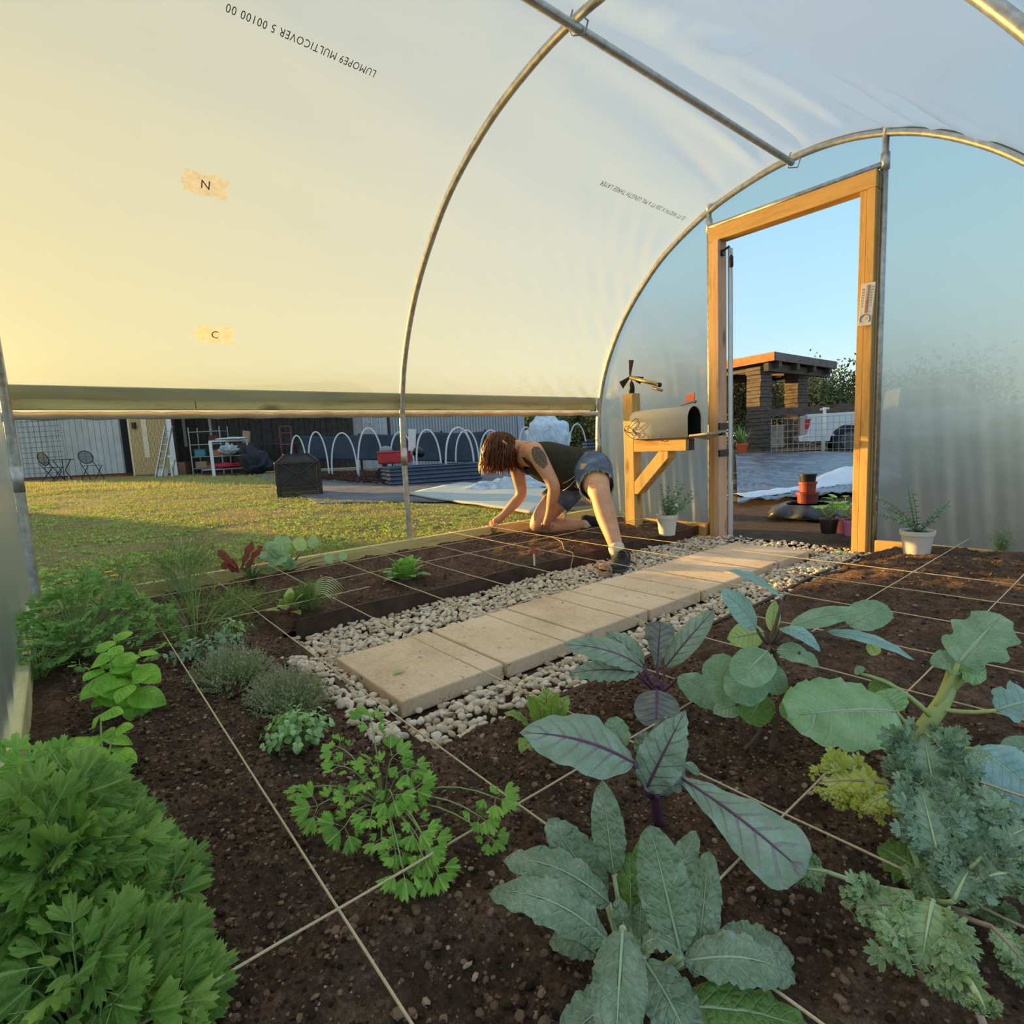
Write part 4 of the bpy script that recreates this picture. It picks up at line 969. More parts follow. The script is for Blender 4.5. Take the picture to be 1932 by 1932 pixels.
prt('flag_pivot', lambda m: (m.tube([(.13, 0, .212), (.25, 0, .228)], .005, 8), m.lathe((.235, 0, .222), [(.004, -.008), (.011, 0), (.004, .012)], 10)), simple('flag_bracket', (.30, .12, .10), .6), mx, smooth=True)
rvm = simple('rivet', (.25, .2, .15), .5, .5)
for x in (-.2, -.12, -.04, .03, .1): prt('rivet', lambda m: m.lathe((x, -.0885, .012), [(.0015, -.004), (.003, 0), (.0015, .004)], 8), rvm, mx)
# wire coil on the post
wc = thing('wire_coil', (-2.52, 3.19, .82), 'tangled loops of thin dark wire hanging on the mailbox corner', 'wire')
prt('loops', lambda m: m.tube([Vector((.055 * cos(t_ * 1.0) + .02 * sin(t_ * .37) + .02, -.012 + .004 * sin(t_), -.005 * t_ + .03 * sin(t_ * 1.3 + .4) + .04)) for t_ in [i * .3 for i in range(70)]], .0024, 6), simple('dark_wire', (.05, .045, .03), .5, .4), wc, smooth=True)
# propeller ornament
blade_m = simple('matte_black_blade', (.008, .008, .009), .95, spec=.1)
wv = thing('wind_spinner', (-2.575, 3.285, 1.07), 'wind spinner of black blades and brass tubes on top of the mailbox post', 'wind spinner')
brass = simple('brass_tube', (.55, .40, .14), .28, .9, .1, 20); copper = simple('copper_tip', (.50, .24, .14), .35, .8)
prt('base', lambda m: m.lathe((0, 0, 0), [(.02, 0), (.022, .045), (.017, .07), (.008, .085)], 14), M['black'], wv, smooth=True)
prt('shaft', lambda m: m.tube([(0, 0, .08), (0, 0, .125)], .006, 8), copper, wv, smooth=True)
for a, L in ((88, .115), (-150, .10), (-20, .10)):
    def bl_(m, a=radians(a), L=L):
        d = Vector((cos(a), .1, sin(a))); s = Vector((-sin(a), .25, cos(a))).normalized()
        c0 = Vector((-.005, -.01, .12)); m.add([c0 + s*.006, c0 - s*.006, c0 + d*L - s*.030, c0 + d*L*1.06 + s*.026], [(0, 1, 2, 3)])
    prt('blade', bl_, blade_m, wv, solid=.003)
prt('long_tube', lambda m: m.tube([(.0, -.01, .115), (.255, -.03, .035)], .0145, 14), brass, wv, smooth=True)
prt('tube_mouth', lambda m: m.tube([(.25, -.03, .0365), (.268, -.031, .031)], .0155, 14), M['black'], wv, smooth=True)
prt('tip', lambda m: m.tube([(.20, -.03, .022), (.285, -.036, -.008)], .009, 10), copper, wv, smooth=True)
# ------------------------------------------------------------------ potted plants
def pot(loc, R, Hh, label, m=None, name='potted_eucalyptus', cat='potted plant'):
    t = thing(name, loc, label, cat); m = m or M['white']
    prt('pot', lambda q: q.lathe((0, 0, 0), [(R*.78, 0), (R*.98, Hh*.80), (R*1.0, Hh*.82), (R*1.06, Hh*.83), (R*1.08, Hh), (R*.99, Hh), (R*.95, Hh*.88)], 32, True), m, t, smooth=False)
    with_angle(t.children[0].data, .6)
    prt('potting_soil', lambda q: q.lathe((0, 0, Hh*.90), [(R*.97, 0), (R*.6, .006), (.004, .009)], 20), M['soil'], t)
    return t
def sprig(t, base, tip, bow, nl, ls, mat, rg, r=.0017):
    sm, fm = MB(), MB(); mid = (Vector(base) + Vector(tip)) / 2 + Vector(bow); pts = bez(base, mid, tip, 14); sm.tube(pts, [r * (1.2 - .7 * i / 14) for i in range(15)], 5)
    for i in range(nl):
        u = .18 + .82 * i / nl; p = pts[int(u * 14)]; d = (pts[min(14, int(u*14)+1)] - pts[max(0, int(u*14)-1)]).normalized()
        for sg in (-1, 1):
            s = (d.orthogonal().normalized()); s = Matrix.Rotation(i * 1.57 + (0 if sg > 0 else pi), 3, d) @ s
            q = p + s * ls * 1.0 + d * ls * .3; leaf(fm, p, q, ls * .85, d + s * rg.uniform(-.4, .4), prof='round', nu=5, nv=4, sag=.06, fold=.1)
    return sm, fm
def euc(t, base, sprs, mat, seed, ls=.024):
    rg = random.Random(seed); S, Fm = MB(), MB()
    for tip, bow, nl in sprs:
        a, b = sprig(t, base, tip, bow, nl, ls, mat, rg); S.add(a.v, a.f, a.uv); Fm.add(b.v, b.f, b.uv)
    wb(S, 'stems', ST['brown'], t); wb(Fm, 'foliage', mat, t)
t1 = pot((-2.125, 3.045, .112), .064, .135, 'white pot with a bushy dark-leaved eucalyptus, between the mailbox post and the doorway')
b1 = Vector((-2.125, 3.045, .235))
T = lambda px, py, y: atY(px, py, y)
euc(t1, b1, [(T(1246, 912, 3.05), (-.01, 0, .0), 12), (T(1262, 908, 3.0), (0, 0, 0), 11), (T(1278, 905, 3.08), (0, .02, 0), 12), (T(1290, 912, 3.0), (.01, 0, 0), 12), (T(1306, 925, 3.05), (.03, 0, -.01), 12),
             (T(1314, 930, 3.1), (.04, 0, -.02), 11), (T(1298, 948, 3.0), (.03, 0, -.01), 9), (T(1250, 935, 2.98), (-.01, 0, 0), 8), (T(1270, 935, 3.02), (0, 0, 0), 8)], LM['euc'], 3)
t2 = pot((-.808, 3.225, .112), .068, .122, 'white pot with a sparse trailing eucalyptus in front of the right end film')
b2 = Vector((-.808, 3.225, .22))
euc(t2, b2, [(T(1713, 915, 3.2), (-.01, 0, .0), 15), (T(1722, 930, 3.25), (.01, 0, 0), 12), (T(1648, 940, 3.2), (.01, 0, .07), 12), (T(1640, 970, 3.15), (.02, 0, .04), 11), (T(1664, 958, 3.2), (0, 0, .05), 9),
             (T(1793, 944, 3.15), (-.0, 0, -.02), 11), (T(1770, 960, 3.2), (.0, 0, -.01), 6), (T(1690, 975, 3.1), (0, 0, .02), 6)], LM['euc'], 4, .022)
# ------------------------------------------------------------------ thermometer and door closer
th = thing('thermometer', (-1.142, 3.482, 1.405), 'white wall thermometer with a round dial, screwed to the right door jamb', 'thermometer')
TR = Matrix.Rotation(radians(4), 3, 'Y')
prt('plate', lambda m: m.box((0, 0, 0), (.068, .006, .222), TR), simple('thermometer_plate', (.78, .74, .70), .4, 0, .03, 10), th, bevel=.003)
prt('tube', lambda m: m.beam(TR @ Vector((0, -.006, -.045)), TR @ Vector((0, -.006, .10)), .012, .005, (0, 1, 0)), simple('greyish_tube', (.42, .30, .26), .3), th, bevel=.001)
prt('red_column', lambda m: m.beam(TR @ Vector((0, -.009, -.045)), TR @ Vector((0, -.009, .02)), .003, .001, (0, 1, 0)), simple('red_spirit', (.6, .12, .1), .3), th)
prt('dial', lambda m: m.tube([TR @ Vector((.0 + .024 * cos(a), -.006, -.076 + .024 * sin(a))) for a in [radians(-40 + i * 13) for i in range(21)]], .0028, 6), simple('dial_grey', (.36, .30, .32), .5), th)
prt('dial_needle', lambda m: m.beam(TR @ Vector((-.002, -.006, -.082)), TR @ Vector((.01, -.006, -.068)), .002, .001, (0, 1, 0)), simple('needle', (.5, .3, .1), .5), th)
def words(name, body, size, origin, xd, yd, mat, parent, sx=1.0, align='CENTER'):
    cu = bpy.data.curves.new(name, 'FONT'); cu.body = body; cu.size = size; cu.align_x = align; cu.align_y = 'CENTER'; cu.resolution_u = 2
    tmp = bpy.data.objects.new('tmp', cu); COL.objects.link(tmp); bpy.context.view_layer.update()
    me = bpy.data.meshes.new_from_object(tmp.evaluated_get(bpy.context.evaluated_depsgraph_get())); bpy.data.objects.remove(tmp)
    O, X, Y = Vector(origin), Vector(xd), Vector(yd)
    for v in me.vertices: v.co = O + X * (v.co.x * sx) + Y * v.co.y
    me.materials.append(mat); o = bpy.data.objects.new(name, me); COL.objects.link(o)
    if parent is not None: o.parent = parent
    return o
X_, Z_ = TR @ Vector((1, 0, 0)), TR @ Vector((0, 0, 1))
for i, s in enumerate(('50', '40', '30', '20', '10', '0', '10')):
    words('scale_number', s, .012, TR @ Vector((-.021, -.0045, .078 - i * .0145)), X_, Z_, M['text'], th, 1.2)
for i, s in enumerate(('120', '100', '80', '60', '40', '20', '0', '20')):
    words('scale_number', s, .011, TR @ Vector((.021, -.0045, .086 - i * .0135)), X_, Z_, M['text'], th, 1.1)
words('scale_unit', 'C', .009, TR @ Vector((-.020, -.0045, -.048)), X_, Z_, M['text'], th); words('scale_unit', 'F', .011, TR @ Vector((.021, -.0045, -.042)), X_, Z_, M['text'], th)
dc = thing('hanging_weight', (-1.985, 3.52, 1.93), 'black weight hanging on a cord from the left door jamb hook', 'door weight')
prt('hook', lambda m: (m.beam((-.02, 0, 0), (.035, 0, .018), .012, .012), m.box((-.015, 0, -.01), (.02, .03, .035))), M['black'], dc, bevel=.002)
prt('cord', lambda m: (m.tube([(.035, 0, .018), (.042, 0, -.03)], .002, 6), m.tube([(.046, 0, -.115), (.052, 0, -.22), (.053, 0, -.9), (.052, .0, -1.5)], .0022, 6)), simple('grey_cord', (.35, .36, .33), .6), dc, smooth=True)
prt('weight', lambda m: m.lathe((.046, 0, -.115), [(.008, 0), (.013, .004), (.013, .062), (.009, .07), (.004, .078)], 14), M['black'], dc, smooth=True)
prt('ring', lambda m: m.tube([(.044 + .008 * cos(a), 0, -.032 + .009 * sin(a)) for a in [i * .7 for i in range(10)]], .0018, 6), M['steel'], dc, smooth=True)
# lettering and tape patches on the cover
film_text('LUMOPE9 MULTICOVER 5 00100 00', (708, 124), (425, -6), 1.35, M['text'])
film_text('32 FT WIDTH X 200 FT 6 MIL LENGTH THREE LAYER', (1292, 404), (1133, 334), 1.2, M['text'])
tapem = simple('old_tape', (.62, .46, .22), .6, 0, .2, 40)
tp = NT('amber_tape'); 
_b = tp.n('ShaderNodeBsdfTranslucent'); tp.l(tp.ramp(tp.noise(tp.pos(), 45, 4), [(.3, (.42, .30, .14)), (.7, (.66, .54, .32))]), _b.inputs[0]); _t = tp.n('ShaderNodeBsdfTransparent'); _m = tp.n('ShaderNodeMixShader'); _m.inputs[0].default_value = .5
tp.l(_b.outputs[0], _m.inputs[1]); tp.l(_t.outputs[0], _m.inputs[2]); tp.l(_m.outputs[0], tp.out.inputs[0])
for (px, py), (w_, h_), ch, lab in (((385, 344), (.165, .085), 'N', 'square of yellowed tape with a handwritten mark, high on the left film'), ((403, 630), (.16, .075), 'C', 'square of yellowed tape with a handwritten mark, lower on the left film')):
    A, tn = film_frame(px, py); t = thing('tape_patch', A, lab, 'tape'); inw = (Vector((-1.5, A.y, 1.0)) - A); inw.y = 0; inw.normalize(); inw = (inw - tn * inw.dot(tn)).normalized()
    mb = MB(); Yv = Vector((0, 1, 0)); rgt = random.Random(px)
    mb.grid(12, 8, lambda u, v: Yv * (w_ * (u - .5) + .006 * sin(v * 9)) + tn * (h_ * (v - .5) + .004 * sin(u * 11)) + inw * .022)
    mb.build('tape', tp.m, t, smooth=True)
    words('handwritten_mark', ch, .05, inw * .026, Yv, tn * (1 if tn.z > 0 else -1), simple('faded_marker', (.20, .12, .05), .8), t)
# ------------------------------------------------------------------ kneeling person
def skin_mat():
    t = NT('sunlit_skin'); n = t.noise(t.pos(), 14, 4, .6); c = t.ramp(n, [(.3, (.60, .29, .17)), (.7, (.74, .41, .26))])
    m = t.pbr(c, .5, 0, t.bump(t.noise(t.pos(), 120, 3), .1, .002), .4)
    t.b.inputs['Subsurface Weight'].default_value = .12; t.b.inputs['Subsurface Radius'].default_value = (.02, .008, .004); t.b.inputs['Subsurface Scale'].default_value = .5
    return m
M['skin'] = skin_mat()
def skinned(name, chains, mat, parent, levels=2, loc=Vector((0, 0, 0))):
    """chains: lists of (point, radius[, radius2]); a chain may start with ('@', index) to branch off an earlier point of the same body"""
    V, E, Rr, roots = [], [], [], []
    for ch in chains:
        prev = None
        for it in ch:
            if it[0] == '@': prev = it[1]; continue
            V.append(tuple(Vector(it[0]) - loc)); kk_ = 1.13 if it[1] > .0135 else 1.0; Rr.append((it[1] * kk_, (it[2] if len(it) > 2 else it[1]) * kk_))
            if prev is not None: E.append((prev, len(V) - 1))
            else: roots.append(len(V) - 1)
            prev = len(V) - 1
    me = bpy.data.meshes.new(name); me.from_pydata(V, E, []); o = bpy.data.objects.new(name, me); COL.objects.link(o)
    bm = bmesh.new(); bm.from_mesh(me); ly = bm.verts.layers.skin.verify(); bm.verts.ensure_lookup_table()
    for i, v in enumerate(bm.verts):
        v[ly].radius = Rr[i]; v[ly].use_root = (i in roots)
    bm.to_mesh(me); bm.free()
    s = o.modifiers.new('skin', 'SKIN'); s.use_smooth_shade = True; s.branch_smoothing = .6
    b = o.modifiers.new('sub', 'SUBSURF'); b.levels = levels; b.render_levels = levels
    bpy.context.view_layer.update()
    nm = bpy.data.meshes.new_from_object(o.evaluated_get(bpy.context.evaluated_depsgraph_get())); bpy.data.objects.remove(o)
    nm.name = name; nm.materials.clear(); nm.materials.append(mat); nm.polygons.foreach_set('use_smooth', [True] * len(nm.polygons))
    r = bpy.data.objects.new(name, nm); COL.objects.link(r); r.location = Vector(loc) if parent is None else (0, 0, 0)
    if parent is not None: r.parent = parent
    return r
WL = Vector((-2.62, 2.62, .11))
pers = thing('person', WL, 'person with long auburn hair, dark tank top and cut-off denim shorts kneeling to tie twine', 'person')
hipc = P(1098, 886, 3.76); hipN = P(1118, 892, 3.66); hipF = P(1085, 902, 3.88)
kneeN = P(1131, 930, 3.33); ankN = P(1166, 1044, 3.14); heelN = P(1172, 1060, 3.16)
kneeF = P(1008, 994, 3.86); ankF = P(1108, 990, 4.02); toeF = P(1150, 996, 4.10)
shN = P(1006, 846, 3.60); shF = P(972, 868, 3.86); chest = P(1000, 860, 3.74); waist = P(1058, 872, 3.76); neck0 = P(984, 845, 3.76); head = P(950, 842, 3.76); neck1 = P(966, 842, 3.76)
elN = P(1047, 918, 3.52); wrN = P(1036, 972, 3.66); haN = P(1031, 990, 3.72)
elF = P(985, 934, 3.90); wrF = P(946, 976, 3.92); haF = P(932, 986, 3.93)
L3 = lambda a, b, t: Vector(a).lerp(Vector(b), t)
fwd = F_
chains = [
    [(hipc, .105), (waist, .098), (L3(waist, chest, .6), .105), (chest, .10), (neck0, .060), (neck1, .050), (L3(neck1, head, .5), .05)],
    [('@', 3), (L3(chest, shN, .7), .066), (shN + Vector((0, 0, .0)), .056), (L3(shN, elN, .3), .053), (L3(shN, elN, .75), .041), (elN, .038), (L3(elN, wrN, .3), .038), (L3(elN, wrN, .8), .026), (wrN, .024), (L3(wrN, haN, .75), .029, .022), (haN, .027, .018)],
    [('@', 3), (L3(chest, shF, .7), .064), (shF, .054), (L3(shF, elF, .3), .048), (L3(shF, elF, .75), .040), (elF, .037), (L3(elF, wrF, .3), .038), (L3(elF, wrF, .8), .026), (wrF, .024), (L3(wrF, haF, .7), .029, .022), (haF, .026, .018)],
    [('@', 0), (hipN, .098), (L3(hipN, kneeN, .35), .090), (L3(hipN, kneeN, .8), .070), (kneeN, .062), (L3(kneeN, ankN, .12), .055), (L3(kneeN, ankN, .35) + fwd * .02, .060), (L3(kneeN, ankN, .75), .042), (ankN, .034), (heelN + Vector((0, 0, -.005)), .034)],
    [('@', 0), (hipF, .098), (L3(hipF, kneeF, .35), .090), (L3(hipF, kneeF, .8), .070), (kneeF, .056), (L3(kneeF, ankF, .12) , .050), (L3(kneeF, ankF, .4), .058), (L3(kneeF, ankF, .8), .040), (ankF, .034), (toeF, .03)],
]
def fingers(palm, wrist, tgt, up, curl, side):
    d = (palm - wrist).normalized(); s = d.cross(up).normalized() * side; u = s.cross(d) * side
    out = []
    for i, (off, ln) in enumerate(((-.030, .066), (-.010, .074), (.010, .070), (.029, .056))):
        b0 = palm - d * .012 + s * off * .8; b1 = palm + d * .020 + s * off * 1.0
        b2 = b1 + (d * .8 - u * curl).normalized() * ln * .42; b3 = b2 + (d * .45 - u * curl * 1.6 - s * off * 4).normalized() * ln * .34; b4 = b3 + (d * .15 - u * curl * 2.0 - s * off * 5).normalized() * ln * .26
        out.append([(b0, .010), (b1, .0098), (b2, .0088), (b3, .0080), (b4, .0065)])
    t0 = palm - d * .02 - s * .02; t1 = palm - d * .0 - s * .045 - u * .012; t2 = t1 + (d * .8 - u * .6 + s * .1).normalized() * .032; t3 = t2 + (d * .8 - u * .7 + s * .6).normalized() * .026
    out.append([(t0, .012), (t1, .011), (t2, .0095), (t3, .0075)])
    return out
chains += fingers(haN, wrN, None, (F_ * -1 + Vector((0, 0, .1))).normalized(), .25, 1)
chains += fingers(haF, wrF, None, (F_ * -.6 + Vector((0, 0, 1))).normalized(), .75, 1)
# head: skull and jaw lofted into the same body
facing = (R_ * -.60 - U_ * .72 - F_ * .10).normalized()      # looks down and to the left
crown = (U_ * .80 - R_ * .55).normalized(); crown = (crown - facing * crown.dot(facing)).normalized(); ear = facing.cross(crown)
skin_obj = skinned('body', chains, M['skin'], pers, 2, WL)
HC = head + facing * .01
def skull():
    bm = bmesh.new(); bmesh.ops.create_icosphere(bm, subdivisions=4, radius=1.0)
    for v in bm.verts:
        x, y, z = v.co  # x ear, y face, z crown
        sx, sy, sz = .074, .092, .108
        if z < 0: sx *= 1 + .30 * z; sy *= 1 + .12 * z
        px, py, pz_ = x * sx, y * sy, z * sz
        if y > .2:
            px2 = px
            nose = exp(-(px2 / .011) ** 2) * exp(-((pz_ + .012) / .022) ** 2) * .022
            brow = .004 * exp(-((pz_ - .022) / .008) ** 2)
            eye = -.008 * (exp(-((px2 - .030) / .013) ** 2) + exp(-((px2 + .030) / .013) ** 2)) * exp(-((pz_ - .006) / .009) ** 2)
            lips = .005 * exp(-(px2 / .022) ** 2) * (exp(-((pz_ + .047) / .005) ** 2) + exp(-((pz_ + .058) / .006) ** 2))
            chin = .008 * exp(-(px2 / .02) ** 2) * exp(-((pz_ + .088) / .016) ** 2)
            py += nose + brow + eye + lips + chin
        v.co = HC + ear * px + facing * py + crown * pz_ - WL
    vs = [v.co.copy() for v in bm.verts]; fs = [tuple(v.index for v in f.verts) for f in bm.faces]; bm.free(); return vs, fs
m_ = MB(); m_.add(*skull())
for sg in (-1, 1):
    c = HC + ear * sg * .075 - facing * .005 - WL
    m_.tube([c + crown * .028, c + ear * sg * .010 + crown * .02 - facing * .012, c + ear * sg * .012 - facing * .012 - crown * .008, c - crown * .028], [.006, .009, .008, .005], 8)
m_.build('head', M['skin'], pers, smooth=True)
m_ = MB()
for sg in (-1, 1):
    c = HC + ear * sg * .030 + facing * .079 + crown * .006 - WL
    m_.tube([c - ear * .012 + crown * .001, c + facing * .003 - crown * .002, c + ear * .012 + crown * .001], .0022, 6)
m_.build('eyelashes', simple('dark_lashes', (.03, .02, .015), .7), pers, smooth=True)
# hair: many locks falling from the parting
def hair_mat():
    t = NT('auburn_hair'); u = t.coord('UV', (1, 1, 1)); n = t.noise(t.pos((60, 60, 6)), 4, 4, .6)
    c = t.ramp(n, [(.3, (.045, .014, .008)), (.55, (.16, .055, .022)), (.75, (.36, .15, .06))])
    m = t.pbr(c, .38, 0, None, .5); tr = t.n('ShaderNodeBsdfTranslucent'); tr.inputs[0].default_value = (.75, .30, .08, 1)
    mx = t.n('ShaderNodeMixShader'); mx.inputs[0].default_value = .30; t.l(t.b.outputs[0], mx.inputs[1]); t.l(tr.outputs[0], mx.inputs[2]); t.l(mx.outputs[0], t.out.inputs[0]); return m
M['hair'] = hair_mat()
m_ = MB(); rg = random.Random(21); HL = HC - WL
down = Vector((0, 0, -1))
for i in range(620):
    th_ = rg.uniform(0, 2 * pi); ph_ = math.acos(rg.uniform(-.25, 1.0))
    # start on the scalp shell
    dx_ = ear * (sin(ph_) * cos(th_)) + facing * (sin(ph_) * sin(th_)) + crown * cos(ph_)
    if dx_.dot(facing) > .55: continue
    k_ = Vector((dx_.dot(ear) * .082, dx_.dot(facing) * .102, dx_.dot(crown) * .116))
    p0 = HL + ear * k_.x + facing * k_.y + crown * k_.z
    # length so that the ends reach the same low level
    endz = (P(950, 890, 3.76) - WL).z + rg.uniform(-.02, .06)
    side = dx_ - down * dx_.dot(down)
    out_ = side.normalized() * .018 if side.length > .01 else Vector((0, 0, 0))
    fwdv = (R_ * -.015 + F_ * rg.uniform(-.01, .01))
    p1 = p0 + out_ * 1.2 + down * .03 + crown * .005
    drop = p0.z - endz
    if drop < .03: continue
    p2 = p0 + out_ * 1.5 + down * drop * .5 + fwdv + Vector((rg.uniform(-.008, .008), rg.uniform(-.008, .008), 0))
    p3 = p0 + out_ * rg.uniform(.2, 1.8) + down * drop + fwdv * 2 + Vector((rg.uniform(-.02, .02), rg.uniform(-.02, .02), 0))
    C = catmull([tuple(p0), tuple(p1), tuple(p2), tuple(p3)], 4); kk = len(C)
    rr = rg.uniform(.0028, .0052); m_.tube([Vector(c) for c in C], [rr * (1 - .75 * (j / kk) ** 2) for j in range(kk)], 4, False)
hair = m_.build('hair', M['hair'], pers, smooth=True)
m_ = MB(); bm = bmesh.new(); bmesh.ops.create_icosphere(bm, subdivisions=3, radius=1.0); bm.verts.ensure_lookup_table()
vs = []
for v in bm.verts:
    x, y, z = v.co; vs.append(HL - facing * .006 + ear * x * .080 + facing * y * (.092 if y < .3 else .085) + crown * z * (.114 if z > -.3 else .06))
fs = [tuple(v.index for v in f.verts) for f in bm.faces if not all(bm.verts[v.index].co.y > .45 and bm.verts[v.index].co.z < .5 for v in f.verts)]; bm.free()
m_.add(vs, fs); m_.build('hair_cap', M['hair'], pers, smooth=True)
# tank top: lofted around the trunk
def loft(rings, n=28, cap=False):
    m = MB(); V = []; 
    for (c, a, b) in rings:
        for j in range(n):
            q = 2 * pi * j / n; V.append(Vector(c) + Vector(a) * cos(q) + Vector(b) * sin(q) - WL)
    Fc = [(i*n+j, i*n+(j+1) % n, (i+1)*n+(j+1) % n, (i+1)*n+j) for i in range(len(rings)-1) for j in range(n)]
    m.add(V, Fc); return m
sidev = (shN - shF).normalized(); spine = (chest - hipc).normalized(); backv = sidev.cross(spine).normalized()
if backv.z < 0: backv = -backv
def clothmat(name, col, sc=30, b=.4):
    t = NT(name); n = t.noise(t.pos(), sc, 4, .6); n2 = t.noise(t.pos(), 9, 3, .5)
    return t.pbr(t.ramp(n, [(.3, tuple(c * .8 for c in col)), (.7, tuple(c * 1.2 for c in col))]), .85, 0, t.bump(n2, b, .02), .15)
M['top'] = clothmat('dark_olive_knit', (.050, .048, .032))
def denim():
    t = NT('faded_denim'); n = t.noise(t.pos(), 12, 5, .65); n2 = t.noise(t.pos(), 300, 2, .6)
    return t.pbr(t.ramp(t.math('ADD', t.math('MULTIPLY', n, .7), t.math('MULTIPLY', n2, .3)), [(.35, (.05, .08, .14)), (.55, (.13, .19, .30)), (.72, (.34, .42, .54))]), .85, 0, t.bump(n2, .4, .002), .15)
M['denim'] = denim()
rings = []
for u, wa, wb_ in ((-.06, .175, .145), (.08, .168, .138), (.28, .158, .128), (.46, .150, .122), (.62, .150, .118), (.78, .158, .118), (.90, .152, .106), (.98, .128, .088)):
    c = L3(hipc, chest, u) if u <= 1 else chest
    c = c + backv * (.02 * sin(pi * min(1, max(0, u)))) - (Vector((0, 0, 1)) * .015 * sin(pi * max(0, u)))
    rings.append((c, sidev * wa, backv * wb_))
topm = loft(rings, 32)
# wrinkles gathered towards the hip and a drape hanging below the belly
for i, v in enumerate(topm.v):
    r_i = i // 32; q = 2 * pi * (i % 32) / 32; vv = Vector(v); c = Vector(rings[r_i][0]) - WL; dirv = (vv - c)
    hang = max(0, -sin(q)); u = r_i / 7
    vv += Vector((0, 0, -1)) * hang * .045 * sin(pi * min(1, u * 1.1)) + dirv * .05 * sin(5 * q + 5 * u * 3) * (1 - u)
    topm.v[i] = tuple(vv)
topm.build('tank_top', M['top'], pers, smooth=True, solid=.006, sub=1)
for s_, sh in ((1, shN), (-1, shF)):
    mm = MB(); base = L3(chest, sh, .45) - WL; a = base - spine * .06 + backv * .085; b_ = base + spine * .045 + backv * .055; c = base + spine * .02 - backv * .07
    C = catmull([tuple(a), tuple(b_), tuple(base + spine * .06), tuple(c), tuple(base - spine * .07 - backv * .105)], 5)
    V = []; 
    for i, p in enumerate(C):
        V += [Vector(p) - sidev * .02, Vector(p) + sidev * .02]
    mm.add(V, [(2*i, 2*i+1, 2*i+3, 2*i+2) for i in range(len(C) - 1)]); mm.build('shoulder_strap', M['top'], pers, smooth=True, solid=.004)
# denim shorts
hemN = L3(hipN, kneeN, .62); hemF = L3(hipF, kneeF, .50)
def leg_tube(a, b, r0, r1, name):
    d = (b - a).normalized(); p = d.orthogonal().normalized(); q = d.cross(p); rs = []
    for i in range(6):
        u = i / 5; r = r0 + (r1 - r0) * u; rs.append((L3(a, b, u), p * r, q * r))
    m = loft(rs, 28); return m.build(name, M['denim'], pers, smooth=True, solid=.005)
leg_tube(hipN - (kneeN - hipN).normalized() * .05, hemN, .136, .106, 'shorts_leg')
leg_tube(hipF - (kneeF - hipF).normalized() * .04, hemF, .130, .110, 'shorts_leg')
seat = skinned('shorts_seat', [[(L3(hipc, waist, .35), .118), (hipc, .136), (hipc - spine * .05, .122)], [('@', 1), (hipN, .134)], [('@', 1), (hipF, .122)]], M['denim'], pers, 2, WL)
fr = simple('frayed_white_cotton', (.62, .56, .46), .9, 0, .15, 60)
rg = random.Random(8)
for (hem, kn, hp, r) in ((hemN, kneeN, hipN, .107), (hemF, kneeF, hipF, .111)):
    mm = MB(); d = (kn - hp).normalized(); p = d.orthogonal().normalized(); q = d.cross(p)
    for i in range(90):
        a = 2 * pi * i / 90; rad = p * cos(a) + q * sin(a); p0 = hem + rad * r - WL
        low = max(0, -rad.z); ln = rg.uniform(.012, .03) + low * rg.uniform(.0, .05)
        mm.tube([p0 - d * .006, p0 + d * ln * .5 + down * ln * .3 + rad * rg.uniform(-.003, .004), p0 + d * ln * .6 + down * ln * .8 + rad * rg.uniform(-.004, .006)], [.0016, .0014, .0008], 4)
    tag(mm.build('frayed_hem', fr, pers, smooth=True), 'frayed pale hem of the shorts')
# hanging drawstrings
mm = MB()
for k_ in (0, 1):
    a = P(1066, 915, 3.70) - WL; mm.tube(bez(P(1095, 884 + 6 * k_, 3.62) - WL, P(1082, 905 + 10 * k_, 3.60) - WL, P(1062, 912 + 14 * k_, 3.66) - WL, 8), .0022, 5)
mm.build('drawstring', M['white'], pers, smooth=True)
# tattoo drawn on the near upper arm
def tattoo():
    t = NT('tattooed_skin'); v = t.pos(); vo = t.n('ShaderNodeTexVoronoi', feature='DISTANCE_TO_EDGE'); t.l(v, vo.inputs['Vector']); vo.inputs['Scale'].default_value = 75
    f = t.ramp(vo.outputs['Distance'], [(.0, (0, 0, 0)), (.10, (.25, .25, .25)), (.3, (1, 1, 1))]); n = t.noise(v, 50, 3)
    c = t.mix(f, (.05, .05, .045), (.34, .22, .15)); c = t.mix(t.ramp(n, [(.45, (0, 0, 0)), (.6, (1, 1, 1))]), c, (.13, .10, .08))
    return t.pbr(c, .5, 0, None, .3)
for (u0, u1, nm) in ((.02, .60, 'tattoo'),):
    mm = MB(); ax = (elN - shN).normalized(); fr_ = (-F_ - ax * (-F_).dot(ax)).normalized(); sdv = ax.cross(fr_); V = []; NU, NV = 26, 22
    for i in range(NU + 1):
        u = u0 + (u1 - u0) * i / NU; c = L3(shN, elN, u); r = (.0605 if u < .3 else .0605 - (u - .3) / .45 * .0141) * .955 + .0015
        for j in range(NV + 1):
            a = radians(-52 + 96 * j / NV); V.append(c + (fr_ * cos(a) + sdv * sin(a)) * r - WL)
    Fc = []
    for i in range(NU):
        for j in range(NV):
            ui, vj = (i + .5) / NU * 2 - 1, (j + .5) / NV * 2 - 1
            if ui * ui + vj * vj + .28 * noise.noise(Vector((ui * 4, vj * 4, 3))) < .82: Fc.append((i*(NV+1)+j, i*(NV+1)+j+1, (i+1)*(NV+1)+j+1, (i+1)*(NV+1)+j))
    mm.add(V, Fc); tag(mm.build(nm, tattoo(), pers, smooth=True), 'floral tattoo on the near upper arm')
